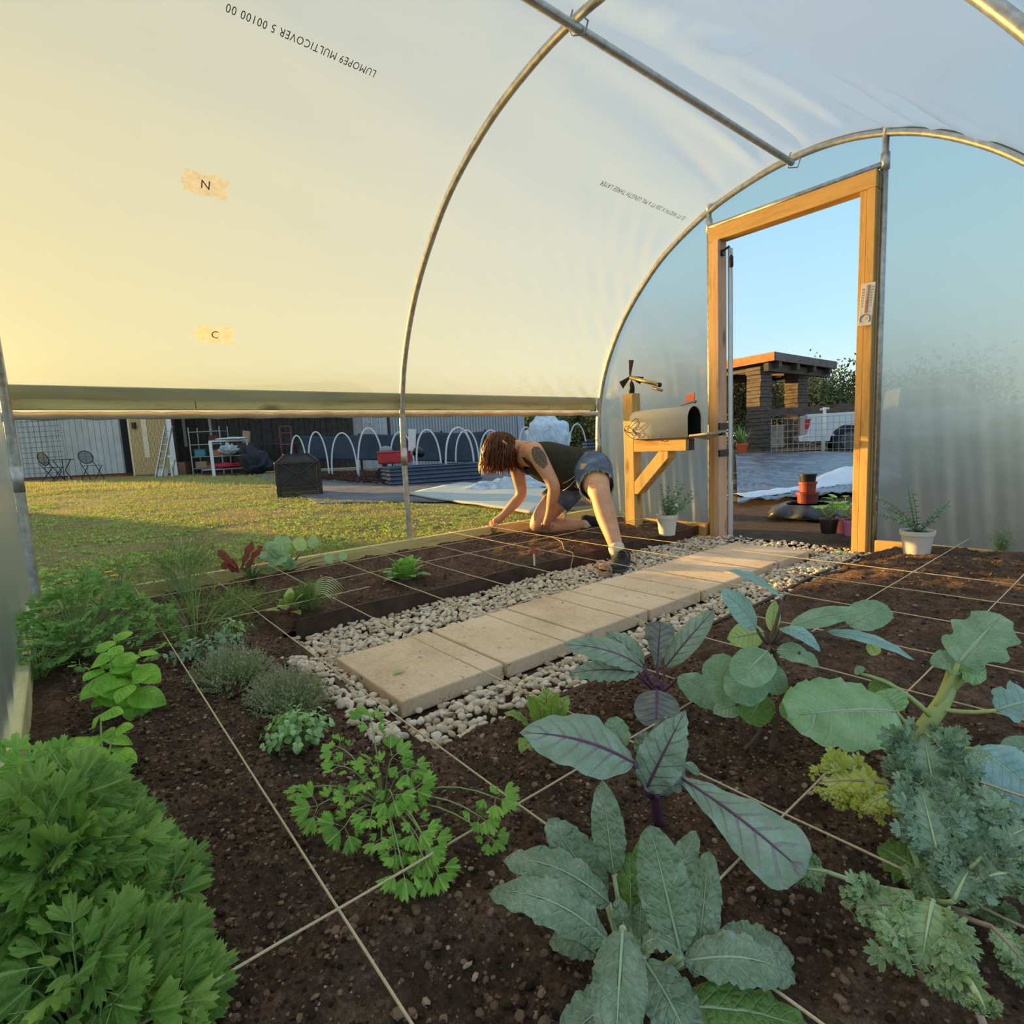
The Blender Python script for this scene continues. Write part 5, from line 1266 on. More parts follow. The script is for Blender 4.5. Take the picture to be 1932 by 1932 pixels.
# sock and shoe
sk = MB(); pts = [L3(kneeN, ankN, .84), L3(kneeN, ankN, .93), ankN, heelN + Vector((0, 0, -.01))]
skm = clothmat('cream_ribbed_sock', (.66, .58, .47), 80, .5)
skinned('sock', [[(pts[0], .045), (pts[1], .044), (pts[2], .042), (pts[3], .042)]], skm, pers, 2, WL)
pts = [L3(kneeF, ankF, .84), ankF, L3(ankF, toeF, .5)]
skinned('sock', [[(p, r) for p, r in zip(pts, (.047, .042, .042))]], skm, pers, 2, WL)
shoe_m = simple('black_suede', (.014, .014, .017), .7, 0, .3, 30, .3); sole_m = simple('grey_rubber_sole', (.06, .065, .055), .6, 0, .2, 30)
hl = P(1176, 1062, 3.14); hl.z = .045; toe = P(1160, 1093, 2.90); toe.z = .03
fd = (toe - hl).normalized(); fd = Vector((fd.x, fd.y, 0)).normalized(); sd_ = Vector((-fd.y, fd.x, 0))
def shoe(hl, fd, sd_, z0, tilt=0):
    mm = MB(); n = 20; V = []; rows = ((-.055, .020, .060), (-.045, .036, .090), (-.01, .040, .098), (.04, .040, .088), (.09, .043, .066), (.14, .047, .054), (.18, .043, .045), (.205, .030, .034), (.215, .010, .022))
    for (x, w, h) in rows:
        for j in range(n):
            a = 2 * pi * j / n; zz = h * .5 * (1 + sin(a)); V.append(hl + fd * x + sd_ * w * cos(a) * (1 if sin(a) < .2 else .9) + Vector((0, 0, z0 + zz * 1.0 + tilt * x)) - WL - Vector((0, 0, hl.z)))
    mm.add(V, [(i*n+j, i*n+(j+1) % n, (i+1)*n+(j+1) % n, (i+1)*n+j) for i in range(len(rows)-1) for j in range(n)] + [tuple(range(n))[::-1], tuple((len(rows)-1)*n+j for j in range(n))])
    s = mm.build('shoe', shoe_m, pers, smooth=True, fix=True)
    m2 = MB(); ol = []
    for (x, w) in ((-.062, .012), (-.05, .036), (0, .043), (.06, .043), (.14, .051), (.19, .043), (.218, .022), (.225, .0)): ol.append((x, w))
    poly = [(x, w) for x, w in ol] + [(x, -w) for x, w in ol[::-1][1:]]
    V = [hl + fd * x + sd_ * w + Vector((0, 0, z0 - .006 + tilt * x - hl.z)) - WL for x, w in poly] + [hl + fd * x + sd_ * w + Vector((0, 0, z0 + .018 + tilt * x - hl.z)) - WL for x, w in poly]
    k_ = len(poly); m2.add(V, [(i, (i+1) % k_, k_+(i+1) % k_, k_+i) for i in range(k_)] + [tuple(range(k_))[::-1], tuple(range(k_, 2*k_))])
    so_ = m2.build('sole', sole_m, pers, bevel=.004, fix=True); so_.parent = s
    m3 = MB()
    for q in range(4):
        x = .055 + q * .022; zt = z0 + .088 - q * .009
        m3.tube([hl + fd * x + sd_ * w + Vector((0, 0, zt - abs(w) * .35 - hl.z)) - WL for w in (-.026, -.012, .0, .012, .026)], .0028, 5)
    m3.tube(bez(hl + fd * .05 + Vector((0, 0, z0 + .094 - hl.z)) - WL, hl + fd * .08 + sd_ * .04 + Vector((0, 0, z0 + .10 - hl.z)) - WL, hl + fd * .11 + sd_ * .05 + Vector((0, 0, z0 + .05 - hl.z)) - WL, 8), .0022, 5)
    l_ = m3.build('laces', simple('dark_lace', (.03, .03, .035), .8), pers, smooth=True); l_.parent = s
shoe(hl, fd, sd_, .042)
tl = ankF + Vector((.02, .03, 0)); fdF = Vector((.75, .62, 0)).normalized()
shoe(Vector((ankF.x, ankF.y, .16)), fdF, Vector((-fdF.y, fdF.x, 0)), .118, 0)
# ------------------------------------------------------------------ beyond the left opening
def gz(x, y): return ground_z(x, y)
def ground_pt(px, py_guess, t):
    p = P(px, py_guess, t); p.z = gz(p.x, p.y); return p
class Face:
    """a frame for things seen roughly from the front: ex runs right, ey runs away, ez is up"""
    def __init__(s, A, B):
        s.O = Vector(A); d = Vector(B) - s.O; d.z = 0; s.w = d.length; s.ex = d.normalized(); s.ey = Vector((-s.ex.y, s.ex.x, 0)); s.R = Matrix((s.ex, s.ey, Vector((0, 0, 1)))).transposed()
        s.rz = atan2(s.ex.y, s.ex.x)
def T_(name, A, B, label, cat, group=None, dz=0):
    f = Face(A, B); t = thing(name, (f.O.x, f.O.y, f.O.z + dz), label, cat, group, f.rz); t['w'] = f.w; w = f.w; del t['w']; return t, w
def bx(mb, u0, u1, z0, z1, d0=0.0, d1=.05): return mb.box(((u0+u1)/2, (d0+d1)/2, (z0+z1)/2), (abs(u1-u0), abs(d1-d0), abs(z1-z0)))
siding = simple('pale_grey_siding', (.44, .46, .45), .8, 0, .12, 3); dkwood = simple('dark_brown_boards', (.055, .045, .038), .85, 0, .35, 6)
gap_m = simple('dark_gap', (.05, .05, .05), .9); rust = simple('reddish_skid', (.28, .10, .05), .85, 0, .3, 6)
A, B = ground_pt(20, 906, 18.6), ground_pt(236, 901, 18.3); A.z = B.z = .31
t, w = T_('white_shed', A, B, 'pale grey shed with grooved siding at the far left of the lawn', 'shed')
mb = MB(); nb = 22
for i in range(nb): bx(mb, -.6 + (w + .6) * i / nb + .008, -.6 + (w + .6) * (i + 1) / nb - .008, .12, 2.35, 0, .04)
mb.build('siding', siding, t)
mb = MB(); bx(mb, -.6, w, .10, 2.33, .03, 2.6); mb.build('wall_core', gap_m, t)
mb = MB(); bx(mb, -.6, w, -.02, .12, .05, 2.5); mb.build('skids', rust, t)
mb = MB(); mb.prism([(-.2, 2.35), (2.8, 2.35), (2.8, 2.5), (-.2, 2.42)], 'x', -.7, w + .1); mb.build('roof', siding, t)
mb = MB(); bx(mb, w - .1, w + .02, .12, 2.35, -.02, .06); mb.build('corner_trim', siding, t)
A, B = ground_pt(48, 903, 17.9), ground_pt(128, 903, 17.7); A.z = B.z = .30
t, w = T_('wire_trellis', A, B, 'wire mesh panel standing against the pale shed', 'trellis')
mb = MB()
for i in range(9): mb.tube([(w * i / 8, 0, 0), (w * i / 8, 0, 2.1)], .007, 4)
for i in range(13): mb.tube([(0, .008, .1 + i * .165), (w, .008, .1 + i * .165)], .007, 4)
mb.build('mesh', simple('dark_wire_mesh', (.12, .13, .13), .5, .5), t)
mb = MB(); mb.tube([(w + .05, 0, -.05), (w - .02, 0, 2.2)], .022, 6); mb.build('post', simple('grey_post', (.35, .35, .33), .6), t)
def patio_chair(px, t_, rz, label):
    p = ground_pt(px, 905, t_); p.z = .29
    t = thing('patio_chair', p, label, 'chair', 'dark metal patio chairs', rz); bm_ = simple('black_metal_chair', (.015, .015, .018), .5, .5)
    mb = MB(); mb.lathe((0, 0, .44), [(.005, 0), (.21, 0), (.22, .012), (.005, .014)], 18); mb.build('seat', bm_, t, smooth=False)
    mb = MB(); ring = [Vector((.21 * cos(a), .20 + .05 * sin(a), .70 + .19 * sin(a))) for a in [2*pi*i/20 for i in range(20)]]; mb.tube(ring + [ring[0]], .012, 5)
    for i in range(-8, 9):
        x = i * .024; hgt = .19 * sqrt(max(0, 1 - (x / .21) ** 2)); mb.tube([(x, .20 - .05 * hgt / .19, .70 - hgt), (x, .20 + .05 * hgt / .19, .70 + hgt)], .004, 3)
    for i in range(-6, 7):
        z = i * .03; ww = .21 * sqrt(max(0, 1 - (z / .19) ** 2)); mb.tube([(-ww, .20 + z * .26, .70 + z), (ww, .20 + z * .26, .70 + z)], .004, 3)
    mb.build('backrest', bm_, t)
    for sx in (-1, 1):
        mb = MB(); mb.tube([(sx * .19, .19, .56), (sx * .19, -.22, 0)], .011, 5); mb.build('leg', bm_, t)
        mb = MB(); mb.tube([(sx * .20, -.16, .44), (sx * .20, .22, 0)], .011, 5); mb.build('leg', bm_, t)
    return t
patio_chair(101, 16.4, radians(215), 'round-backed metal patio chair seen from behind, left of the other patio chair')
patio_chair(176, 16.6, radians(120), 'metal patio chair turned sideways in front of the pale shed')
p = ground_pt(122, 905, 17.0); p.z = .29
t = thing('patio_table', p, 'small dark metal patio table between the patio chairs', 'table'); bm_ = simple('black_metal_table', (.015, .015, .018), .5, .5)
mb = MB(); mb.lathe((0, 0, .66), [(.005, 0), (.30, 0), (.31, .015), (.005, .02)], 20); mb.build('table_top', bm_, t)
for a in range(3):
    mb = MB(); mb.tube([(.25 * cos(a*2.1), .25 * sin(a*2.1), .66), (.05 * cos(a*2.1), .05 * sin(a*2.1), .33), (.24 * cos(a*2.1), .24 * sin(a*2.1), 0)], .012, 5); mb.build('leg', bm_, t)
# sunlit gate, dark end wall and white post
gold = simple('sunlit_slats', (.62, .46, .22), .6, .1, .2, 20)
A, B = ground_pt(236, 898, 19.0), ground_pt(262, 897, 19.2); A.z = B.z = .30
t, w = T_('dark_partition', A, B, 'dark brown partition between the pale shed and the slatted gate', 'partition')
mb = MB(); bx(mb, 0, w, 0, 2.5, 0, .1); mb.build('panel', simple('grey_brown_panel', (.14, .11, .10), .9), t)
mb = MB(); mb.tube([(.0, -.1, .55), (1.1, -.6, -.02)], .03, 6); mb.build('rail', M['black'], t)
A = ground_pt(256, 897, 18.2); A.z = .30; B = A + Vector((1.02, .80, 0)).normalized() * 1.35
t, w = T_('slatted_gate', A, B, 'golden slatted gate glowing in the low sun left of the ladder', 'gate')
t.rotation_euler = (0, 0, atan2((R_.y), R_.x) - .05)
mb = MB(); w = 1.25
for i in range(30): bx(mb, w * i / 30, w * (i + .58) / 30, .05, 2.5, -.02, .03)
mb.build('slats', gold, t)
mb = MB(); bx(mb, 0, w, .05, 2.5, .035, .06); mb.build('backing', simple('gate_backing', (.20, .12, .05), .8), t)
mb = MB(); bx(mb, -.05, .0, 0, 2.5, -.02, .05); bx(mb, w, w + .05, 0, 2.5, -.02, .05); bx(mb, .42, .60, .6, 2.4, -.03, 0); mb.build('frame', simple('light_wood_frame', (.66, .56, .40), .7), t)
mb = MB(); bx(mb, .14, .26, 1.55, 1.75, -.08, -.03); mb.build('latch', M['black'], t)
A = ground_pt(332, 900, 17.6); A.z = .28
t = thing('white_corner_post', A, 'white post at the left corner of the dark open shed', 'post')
mb = MB(); mb.beam((0, 0, 0), (-.20, 0, 2.2), .16, .12, (0, 1, 0)); mb.build('post', M['white'], t)
# dark open-fronted shed
A, B = ground_pt(326, 892, 19.4), ground_pt(672, 880, 19.6); A.z = B.z = .22
t, w = T_('dark_shed', A, B, 'long dark open-fronted shed with vertical boards behind the clutter', 'shed')
mb = MB(); nb = 34
for i in range(nb): bx(mb, w * i / nb + .006, w * (i + 1) / nb - .006, 0, 2.7, .02 * (i % 2), .08)
mb.build('back_wall', dkwood, t)
mb = MB(); mb.prism([(-1.4, 2.72), (2.5, 2.80), (2.5, 2.9), (-1.4, 2.82)], 'x', -.3, w + .3); mb.build('roof', simple('dark_roof', (.05, .05, .05), .7), t)
mb = MB(); bx(mb, .55, .63, 1.0, 2.3, -.06, 0); bx(mb, 1.45, 1.53, 1.0, 2.3, -.06, 0); bx(mb, .55, 1.53, 2.22, 2.3, -.06, 0); mb.build('window_frame', simple('weathered_white_frame', (.42, .40, .37), .8), t)
mb = MB(); bx(mb, -.1, w + .2, -.25, -.02, -.55, .1); mb.build('floor_slab', simple('worn_concrete', (.30, .28, .26), .9), t)
mb = MB(); bx(mb, .70, .84, 0, 2.5, -1.2, -1.05); mb.build('front_post', simple('reddish_brown_post', (.13, .075, .06), .8), t)
A, B = ground_pt(300, 903, 16.6), ground_pt(308, 903, 16.6); A.z = .28
t = thing('ladder', A, 'aluminium ladder leaning against the slatted gate', 'ladder', None, 0.7)
al = simple('aluminium', (.55, .57, .58), .4, .6)
mb = MB()
for s in (-.11, .11): mb.beam((s, 0, 0), (s + .33, .25, 1.52), .03, .06, (0, 1, 0))
mb.build('rails', al, t)
for i in range(7):
    mb = MB(); q = (i + .7) / 7.4; mb.tube([(-.11 + .33 * q, .25 * q, 1.52 * q), (.11 + .33 * q, .25 * q, 1.52 * q)], .016, 5); mb.build('rung', al, t)
t = thing('folded_sawhorse', ground_pt(326, 905, 16.4), 'small dark-and-white folding stand at the foot of the ladder', 'stand')
mb = MB(); mb.beam((0, 0, 0), (-.08, 0, .62), .03, .03); mb.beam((-.12, 0, .03), (.06, .1, .5), .04, .04); mb.build('legs', al, t); mb = MB(); mb.box((-.1, 0, .60), (.2, .08, .07)); mb.box((-.22, .05, .22), (.28, .06, .34), Matrix.Rotation(.5, 3, 'Y')); mb.build('top', M['white'], t)
# rack and table full of garden gear
A, B = ground_pt(366, 903, 17.6), ground_pt(424, 903, 17.6); A.z = B.z = .22
t, w = T_('shelving_rack', A, B, 'wire shelving rack crowded with garden gear under the dark shed', 'shelf')
for x in (0, w):
    for y in (0, .5):
        mb = MB(); mb.tube([(x, y, 0), (x, y, 1.55)], .018, 5); mb.build('upright', simple('grey_rack_post', (.40, .39, .37), .5, .4), t)
for z in (.25, .62, 1.0, 1.40):
    mb = MB(); mb.box((w/2, .25, z), (w, .5, .025)); mb.build('shelf', simple('grey_rack_shelf', (.30, .30, .29), .6, .3), t)
A0 = Vector(A); ex = Vector((R_.x, R_.y, 0)).normalized(); ey = Vector((-ex.y, ex.x, 0))
def junk(name, u, d, z, dim, mat, label, cat, rz=0.0, bev=.01):
    t = thing(name, A0 + ex * u + ey * d + Vector((0, 0, z)), label, cat, None, atan2(ex.y, ex.x) + rz); mb = MB(); mb.box((0, 0, dim[2]/2), dim); mb.build('body', mat, t, bevel=bev); return t
junk('storage_crate', .22, .25, .635, (.34, .3, .22), simple('teal_plastic', (.05, .22, .26), .5), 'teal plastic crate on the wire rack', 'crate')
junk('storage_crate', .22, .25, .27, (.36, .3, .2), simple('tan_box', (.36, .24, .12), .8), 'tan cardboard crate on the lowest rack shelf', 'crate')
junk('storage_crate', .72, .25, .635, (.34, .3, .18), simple('orange_brown_box', (.40, .15, .07), .7), 'orange-brown box on the wire rack', 'crate')
junk('storage_crate', .70, .25, 1.02, (.30, .3, .26), simple('dark_red_box', (.12, .03, .03), .7), 'dark red bin on the upper rack shelf', 'crate')
junk('brown_bucket', -.42, .2, 0, (.34, .34, .48), simple('brown_barrel', (.16, .08, .05), .8), 'brown barrel left of the wire rack', 'barrel')
def pail(name, loc, r, h, mat, label):
    t = thing(name, loc, label, 'bucket'); mb = MB(); mb.lathe((0, 0, 0), [(r*.8, 0), (r, h*.93), (r*1.06, h*.94), (r*1.06, h), (r*.95, h), (r*.8, h*.1)], 18, False); mb.build('pail', mat, t); return t
pail('pail', A0 + ex * -.85 + ey * -.2, .16, .3, M['white'], 'white round pail on the ground near the white corner post')
A, B = ground_pt(402, 905, 16.2), ground_pt(474, 902, 16.6); A.z = B.z = .20
t, w = T_('work_table', A, B, 'pale-topped work table in front of the rack, papers on top', 'table')
mb = MB(); mb.box((w/2, .3, 1.06), (w, .66, .05)); mb.build('table_top', simple('pale_blue_top', (.52, .60, .64), .6), t, bevel=.01)
for x, y in ((.02, .0), (w - .02, .0), (.02, .6), (w - .02, .6)):
    mb = MB(); mb.tube([(x, y, 0), (x, y, 1.04)], .02, 5); mb.build('leg', al, t)
psh = simple('pale_shelf', (.42, .42, .40), .7)
mb = MB(); mb.box((w/2, .3, .62), (w, .6, .03)); mb.build('shelf', psh, t)
mb = MB(); mb.box((w*.4, .3, .24), (w*1.3, .6, .03)); mb.build('shelf', psh, t)
t2_ = thing('white_stake', ground_pt(405, 907, 15.6), 'white post standing in front of the work table', 'post'); mb = MB(); mb.beam((0, 0, 0), (-.04, 0, .98), .07, .07); mb.build('post', M['white'], t2_)
A0 = Vector(A)
def lump(name, u, d, z, dim, mat, label, cat, seed=0, amp=.25, fr=2.5):
    c = A0 + ex * u + ey * d + Vector((0, 0, z)); t = thing(name, c, label, cat, None, atan2(ex.y, ex.x)); bm = bmesh.new(); bmesh.ops.create_icosphere(bm, subdivisions=4, radius=1)
    mb = MB(); V = []
    for v in bm.verts:
        k_ = 1 + amp * noise.fractal(v.co * fr + Vector((seed, 0, 0)), 1, 2, 4); V.append((v.co.x * dim[0]/2 * k_, v.co.y * dim[1]/2 * k_, max(0, (v.co.z * .5 + .5)) * dim[2] * k_))
    fs = [tuple(q.index for q in f.verts) for f in bm.faces]; bm.free(); mb.add(V, fs); mb.build('cover', mat, t, smooth=True); return t
plastic = simple('pale_blue_plastic_sheet', (.50, .60, .68), .35, 0, .25, 8)
lump('paper_pile', w*.5, .3, 1.085, (w*.9, .4, .07), simple('pale_papers', (.60, .64, .66), .7), 'pile of pale papers on the work table', 'papers', 2)
lump('red_cloth', w*.25, .3, .258, (w*.95, .5, .16), simple('red_cloth', (.50, .04, .06), .8, 0, .3, 12), 'folded red cloth on the low shelf of the work table', 'cloth', 5)
lump('green_bag', w*.45, .35, .64, (w*.6, .4, .14), simple('dark_green_bag', (.03, .12, .06), .8), 'dark green bag on the middle shelf of the work table', 'bag', 8)
lump('black_cart', w + .25, .1, .02, (.75, .6, .75), simple('black_bag_cart', (.02, .02, .03), .7, 0, .4, 10), 'dark heap of bags on a cart right of the work table', 'bags', 9, .5, 1.6)
lump('grey_sheet', w*.55, .0, .64, (.5, .4, .3), simple('grey_tarp', (.34, .38, .38), .6, 0, .3, 10), 'crumpled grey sheet lying on the middle shelf of the work table', 'sheet', 12, .4)
A0 = ground_pt(500, 890, 18.5)
t = thing('long_bench', A0, 'long dark workbench along the back of the dark shed', 'bench', None, atan2(ex.y, ex.x))
mb = MB(); mb.box((0, .2, .92), (2.6, .6, .05)); mb.build('bench_top', dkwood, t)
for x in (-1.25, 1.25):
    mb = MB(); mb.box((x, .2, .45), (.08, .5, .9)); mb.build('leg', dkwood, t)
t = thing('cardboard_panel', ground_pt(473, 900, 17.6) + Vector((0, 0, .98)), 'brown cardboard box leaning upright by the work table', 'box', None, atan2(ex.y, ex.x)); mb = MB(); mb.box((0, 0, .18), (.22, .08, .38), Matrix.Rotation(.12, 3, 'Y')); mb.build('box', simple('cardboard', (.36, .24, .13), .85), t, bevel=.004)
t = thing('box_stand', ground_pt(473, 900, 17.6), 'dark crate under the cardboard box', 'crate', None, atan2(ex.y, ex.x)); mb = MB(); mb.box((0, .05, .49), (.5, .4, .98)); mb.build('crate', dkwood, t)
t = thing('hand_truck', ground_pt(546, 895, 17.2), 'red upright hand truck behind the fire pit', 'hand truck', None, atan2(ex.y, ex.x)); rd = simple('dull_red_tube', (.20, .05, .05), .6)
mb = MB()
for s in (-.17, .17): mb.tube([(s, 0, .1), (s, 0, 1.45)], .02, 5)
for z in (.5, .9, 1.25, 1.45): mb.tube([(-.17, 0, z), (.17, 0, z)], .016, 5)
mb.build('frame', rd, t)
for s in (-.2, .2):
    mb = MB(); mb.tube([(s - .03, .05, .13), (s + .03, .05, .13)], .13, 14); mb.build('wheel', M['black'], t)
# fire pit
A, B = G(528, 948, .10), G(607, 941, .105)
fx = (B - A); fx.z = 0; t = thing('fire_pit', A, 'black house-shaped steel fire pit with X panels standing on the grass', 'fire pit', None, atan2(fx.y, fx.x)); w = fx.length; dpt = w * .86
blk = simple('matte_black_steel', (.05, .042, .036), .55, .3, .3, 12)
Hh = .60 * w / .62
mb = MB(); mb.box((w/2, dpt/2, .06), (w*1.06, dpt*1.06, .04)); mb.build('base_tray', blk, t)
for x in (.02, w - .02):
    for y in (.02, dpt - .02):
        mb = MB(); mb.box((x, y, .02), (.05, .05, .09)); mb.build('foot', blk, t)
mb = MB()
def panel(P0, P1, nrm):
    P0, P1 = Vector(P0), Vector(P1); h0, h1 = .08, Hh; b_ = .035
    for a, c in (((0, h0), (1, h0)), ((0, h1), (1, h1)), ((0, h0), (0, h1)), ((1, h0), (1, h1)), ((0, h0 + .12), (1, h0 + .12)), ((0.08, h0 + .12), (.92, h1)), ((.92, h0 + .12), (.08, h1))):
        p = P0.lerp(P1, a[0]); p.z = a[1]; q = P0.lerp(P1, c[0]); q.z = c[1]; mb.beam(p, q, .022, .05 if a[0] in (0, 1) else .03, nrm)
panel((0, 0, 0), (w, 0, 0), (0, 1, 0)); panel((0, dpt, 0), (w, dpt, 0), (0, 1, 0)); panel((0, 0, 0), (0, dpt, 0), (1, 0, 0)); panel((w, 0, 0), (w, dpt, 0), (1, 0, 0))
mb.build('frame', blk, t)
def netmat():
    q = NT('black_mesh_screen'); b = q.n('ShaderNodeBsdfPrincipled'); b.inputs['Base Color'].default_value = (.02, .02, .022, 1); tr = q.n('ShaderNodeBsdfTransparent'); m = q.n('ShaderNodeMixShader'); m.inputs[0].default_value = .18
    q.l(b.outputs[0], m.inputs[1]); q.l(tr.outputs[0], m.inputs[2]); q.l(m.outputs[0], q.out.inputs[0]); return q.m
net = netmat()
mb = MB()
for a, b in (((0, .01), (w, .01)), ((0, dpt-.01), (w, dpt-.01)), ((.01, 0), (.01, dpt)), ((w-.01, 0), (w-.01, dpt))): mb.add([(a[0], a[1], .1), (b[0], b[1], .1), (b[0], b[1], Hh), (a[0], a[1], Hh)], [(0, 1, 2, 3)])
mb.build('mesh_screen', net, t)
zt = Hh + .20 * w; mb = MB(); q0 = [(0, 0, Hh), (w, 0, Hh), (w, dpt, Hh), (0, dpt, Hh)]; i_ = .22; q1 = [(w*i_, dpt*i_, zt), (w*(1-i_), dpt*i_, zt), (w*(1-i_), dpt*(1-i_), zt), (w*i_, dpt*(1-i_), zt)]
for i in range(4): mb.beam(q0[i], q1[i], .03, .03); mb.beam(q1[i], q1[(i+1) % 4], .03, .03); mb.beam(q0[i], q0[(i+1) % 4], .03, .03)
mb.build('lid_frame', blk, t); mb = MB(); mb.add(q0 + q1, [(0, 1, 5, 4), (1, 2, 6, 5), (2, 3, 7, 6), (3, 0, 4, 7), (4, 5, 6, 7)]); mb.build('lid_screen', net, t)
# weed fabric, slab and mulch on the ground
def flat(name, pts, mat, label, cat, z=.02, th=.012, bumpy=.0, n=26, kind=None):
    """a quadrilateral sheet between four ground points (near-left, near-right, far-right, far-left)"""
    a, b, c, d = [Vector((p[0], p[1])) for p in pts]; mb = MB()
    def fn(u, v):
        p = a.lerp(b, u).lerp(d.lerp(c, u), v); e = min(u, 1-u, v, 1-v); return (p.x, p.y, gz(p.x, p.y) + z + (bumpy * (abs(fbm(p.x * .8 + p.y * .3, p.y * 3.0, 4)) * 1.3 + .35 * noise.noise(Vector((p.x * 2, p.y * 8, 2)))) if bumpy else 0))
    mb.grid(n, n, fn); o = mb.build(name, mat, None, smooth=True, solid=th); return tag(o, label, cat, None, kind)
g = lambda px, py: G(px, py, .08)
fab = simple('black_weed_fabric', (.10, .105, .12), .8, 0, .3, 3, .2); slabm = simple('pale_damp_slab', (.36, .42, .40), .85, 0, .12, 5, .2)
flat('weed_fabric', [g(600, 962), g(905, 955), g(1130, 880), g(480, 905)], fab, 'dark weed fabric laid around the raised bed', 'ground fabric', .012, .006, .01, 60)
flat('pale_slab', [g(770, 945), g(1010, 985), g(1060, 935), g(870, 922)], slabm, 'pale grey-green slab on the ground behind the kneeling person', 'slab', .035, .02)
def mulch_bed():
    mb = MB(); rg = random.Random(3); a, b, c, d = [g(*q) for q in ((600, 918), (735, 930), (735, 898), (590, 902))]
    for i in range(2600):
        u, v = rg.random(), rg.random(); p = a.lerp(b, u).lerp(d.lerp(c, u), v); s = rg.uniform(.012, .035); Rm = Matrix.Rotation(rg.uniform(0, 6), 3, 'Z') @ Matrix.Rotation(rg.uniform(-.6, .6), 3, 'X')
        mb.box((p.x, p.y, gz(p.x, p.y) + .05 + rg.random() * .05), (s * 2, s * .8, s * .35), Rm)
    return mb.build('bark_mulch', M['mulch'], None)
tag(mulch_bed(), 'reddish bark mulch under the white hoops', 'mulch', None, 'stuff')
# white PVC hoops
pvc = simple('white_pvc', (.66, .67, .66), .45, 0, .05, 6)
def hoop(x0, x1, ytop, ybase, t0, t1, label, r=.018):
    a = P(x0, ybase, t0); b = P(x1, ybase, t1); c = P((x0+x1)/2, ytop, (t0+t1)/2); z0 = gz(a.x, a.y) if ybase > 890 or x0 > 960 else .36
    a.z = b.z = z0; h = c.z - z0; L = (b - a).length; t = thing('garden_hoop', a, label, 'hoop', None)
    pts = []
    for i in range(25):
        th_ = pi * i / 24; pts.append((b - a) * (.5 - .5 * cos(th_)) + Vector((0, 0, h * (sin(th_) ** .8 if 0 < i < 24 else 0))))
    mb = MB(); mb.tube(pts, r, 6); mb.build('pipe', pvc, t, smooth=True)
for a in ((552, 582, 822, 905, 13.8, 14.0, 'white garden hoop farthest left, partly behind the fire pit'), (585, 622, 815, 905, 13, 13.2, 'white garden hoop just right of the fire pit'), (628, 676, 817, 907, 12.6, 12.8, 'second white garden hoop right of the fire pit'), (678, 727, 808, 910, 11.2, 11.4, 'tallest white garden hoop, beside the red wagon'),
          (738, 782, 815, 888, 11.5, 11.6, 'white garden hoop behind the middle greenhouse pole'), (786, 832, 811, 874, 10.2, 10.3, 'white garden hoop over the left half of the corrugated bed'), (841, 894, 807, 872, 10.0, 10.3, 'white garden hoop over the right half of the corrugated bed'),
          (860, 904, 812, 870, 11.6, 11.8, 'thin white garden hoop behind the right half of the corrugated bed'), (906, 950, 812, 870, 11.8, 12, 'white garden hoop partly hidden by the auburn hair'), (978, 1012, 806, 870, 14, 14.2, 'white garden hoop above the bare shoulder'),
          (1012, 1058, 803, 850, 14.5, 14.6, 'white garden hoop in front of the wrapped blue pile'), (1072, 1108, 800, 850, 14.2, 14.4, 'white garden hoop nearest the end hoop of the greenhouse')): hoop(*a)
# corrugated raised bed
A, B = G(738, 930, .06), G(914, 916, .06); A.z = B.z = .05
t, w = T_('raised_bed', A, B, 'dark blue corrugated metal raised bed beyond the grass', 'raised bed')
steelb = simple('blue_grey_corrugated', (.085, .11, .16), .42, .35, .15, 6); mb = MB(); prof = []
for i in range(61):
    z = .40 * i / 60; prof.append((z, .014 * sin(2 * pi * z / .067)))
rg = random.Random(2); outl = []
R0, Dp = .12, .85
for (cx_, cy_, a0) in ((R0, R0, 180), (w - R0, R0, 270), (w - R0, Dp - R0, 0), (R0, Dp - R0, 90)):
    for i in range(7):
        a = radians(a0 + 90 * i / 6); outl.append((cx_ + R0 * cos(a), cy_ + R0 * sin(a), cos(a), sin(a)))
n = len(outl); V = []
for z, o_ in prof: V += [(x + nx * o_, y + ny * o_, z) for x, y, nx, ny in outl]
mb.add(V, [(i*n+j, i*n+(j+1) % n, (i+1)*n+(j+1) % n, (i+1)*n+j) for i in range(60) for j in range(n)]); mb.build('corrugated_wall', steelb, t, smooth=True)
mb = MB(); mb.tube([(x, y, .405) for x, y, _, _ in outl] + [(outl[0][0], outl[0][1], .405)], .014, 6); mb.build('rim', steelb, t, smooth=True)
mb = MB(); mb.add([(x, y, .34) for x, y, _, _ in outl], [tuple(range(n))]); mb.build('bed_soil', M['dirt'], t)
A, B = ground_pt(1108, 880, 13), ground_pt(1130, 880, 13)
t, w = T_('raised_bed', A, B, 'corner of a second corrugated bed just left of the end hoop', 'raised bed')
mb = MB(); w = .9; V = []
for z in [.62 * i / 50 for i in range(51)]:
    o_ = .014 * sin(2 * pi * z / .075); V += [(-o_, -o_, z), (w, -o_, z), (w, .8, z), (-o_, .8, z)]
mb.add(V, [(i*4+j, i*4+(j+1) % 4, (i+1)*4+(j+1) % 4, (i+1)*4+j) for i in range(50) for j in range(4)]); mb.build('corrugated_wall', steelb, t)
mb = MB(); mb.box((w/2, .4, .57), (w - .05, .75, .02)); mb.build('bed_soil', M['dirt'], t)
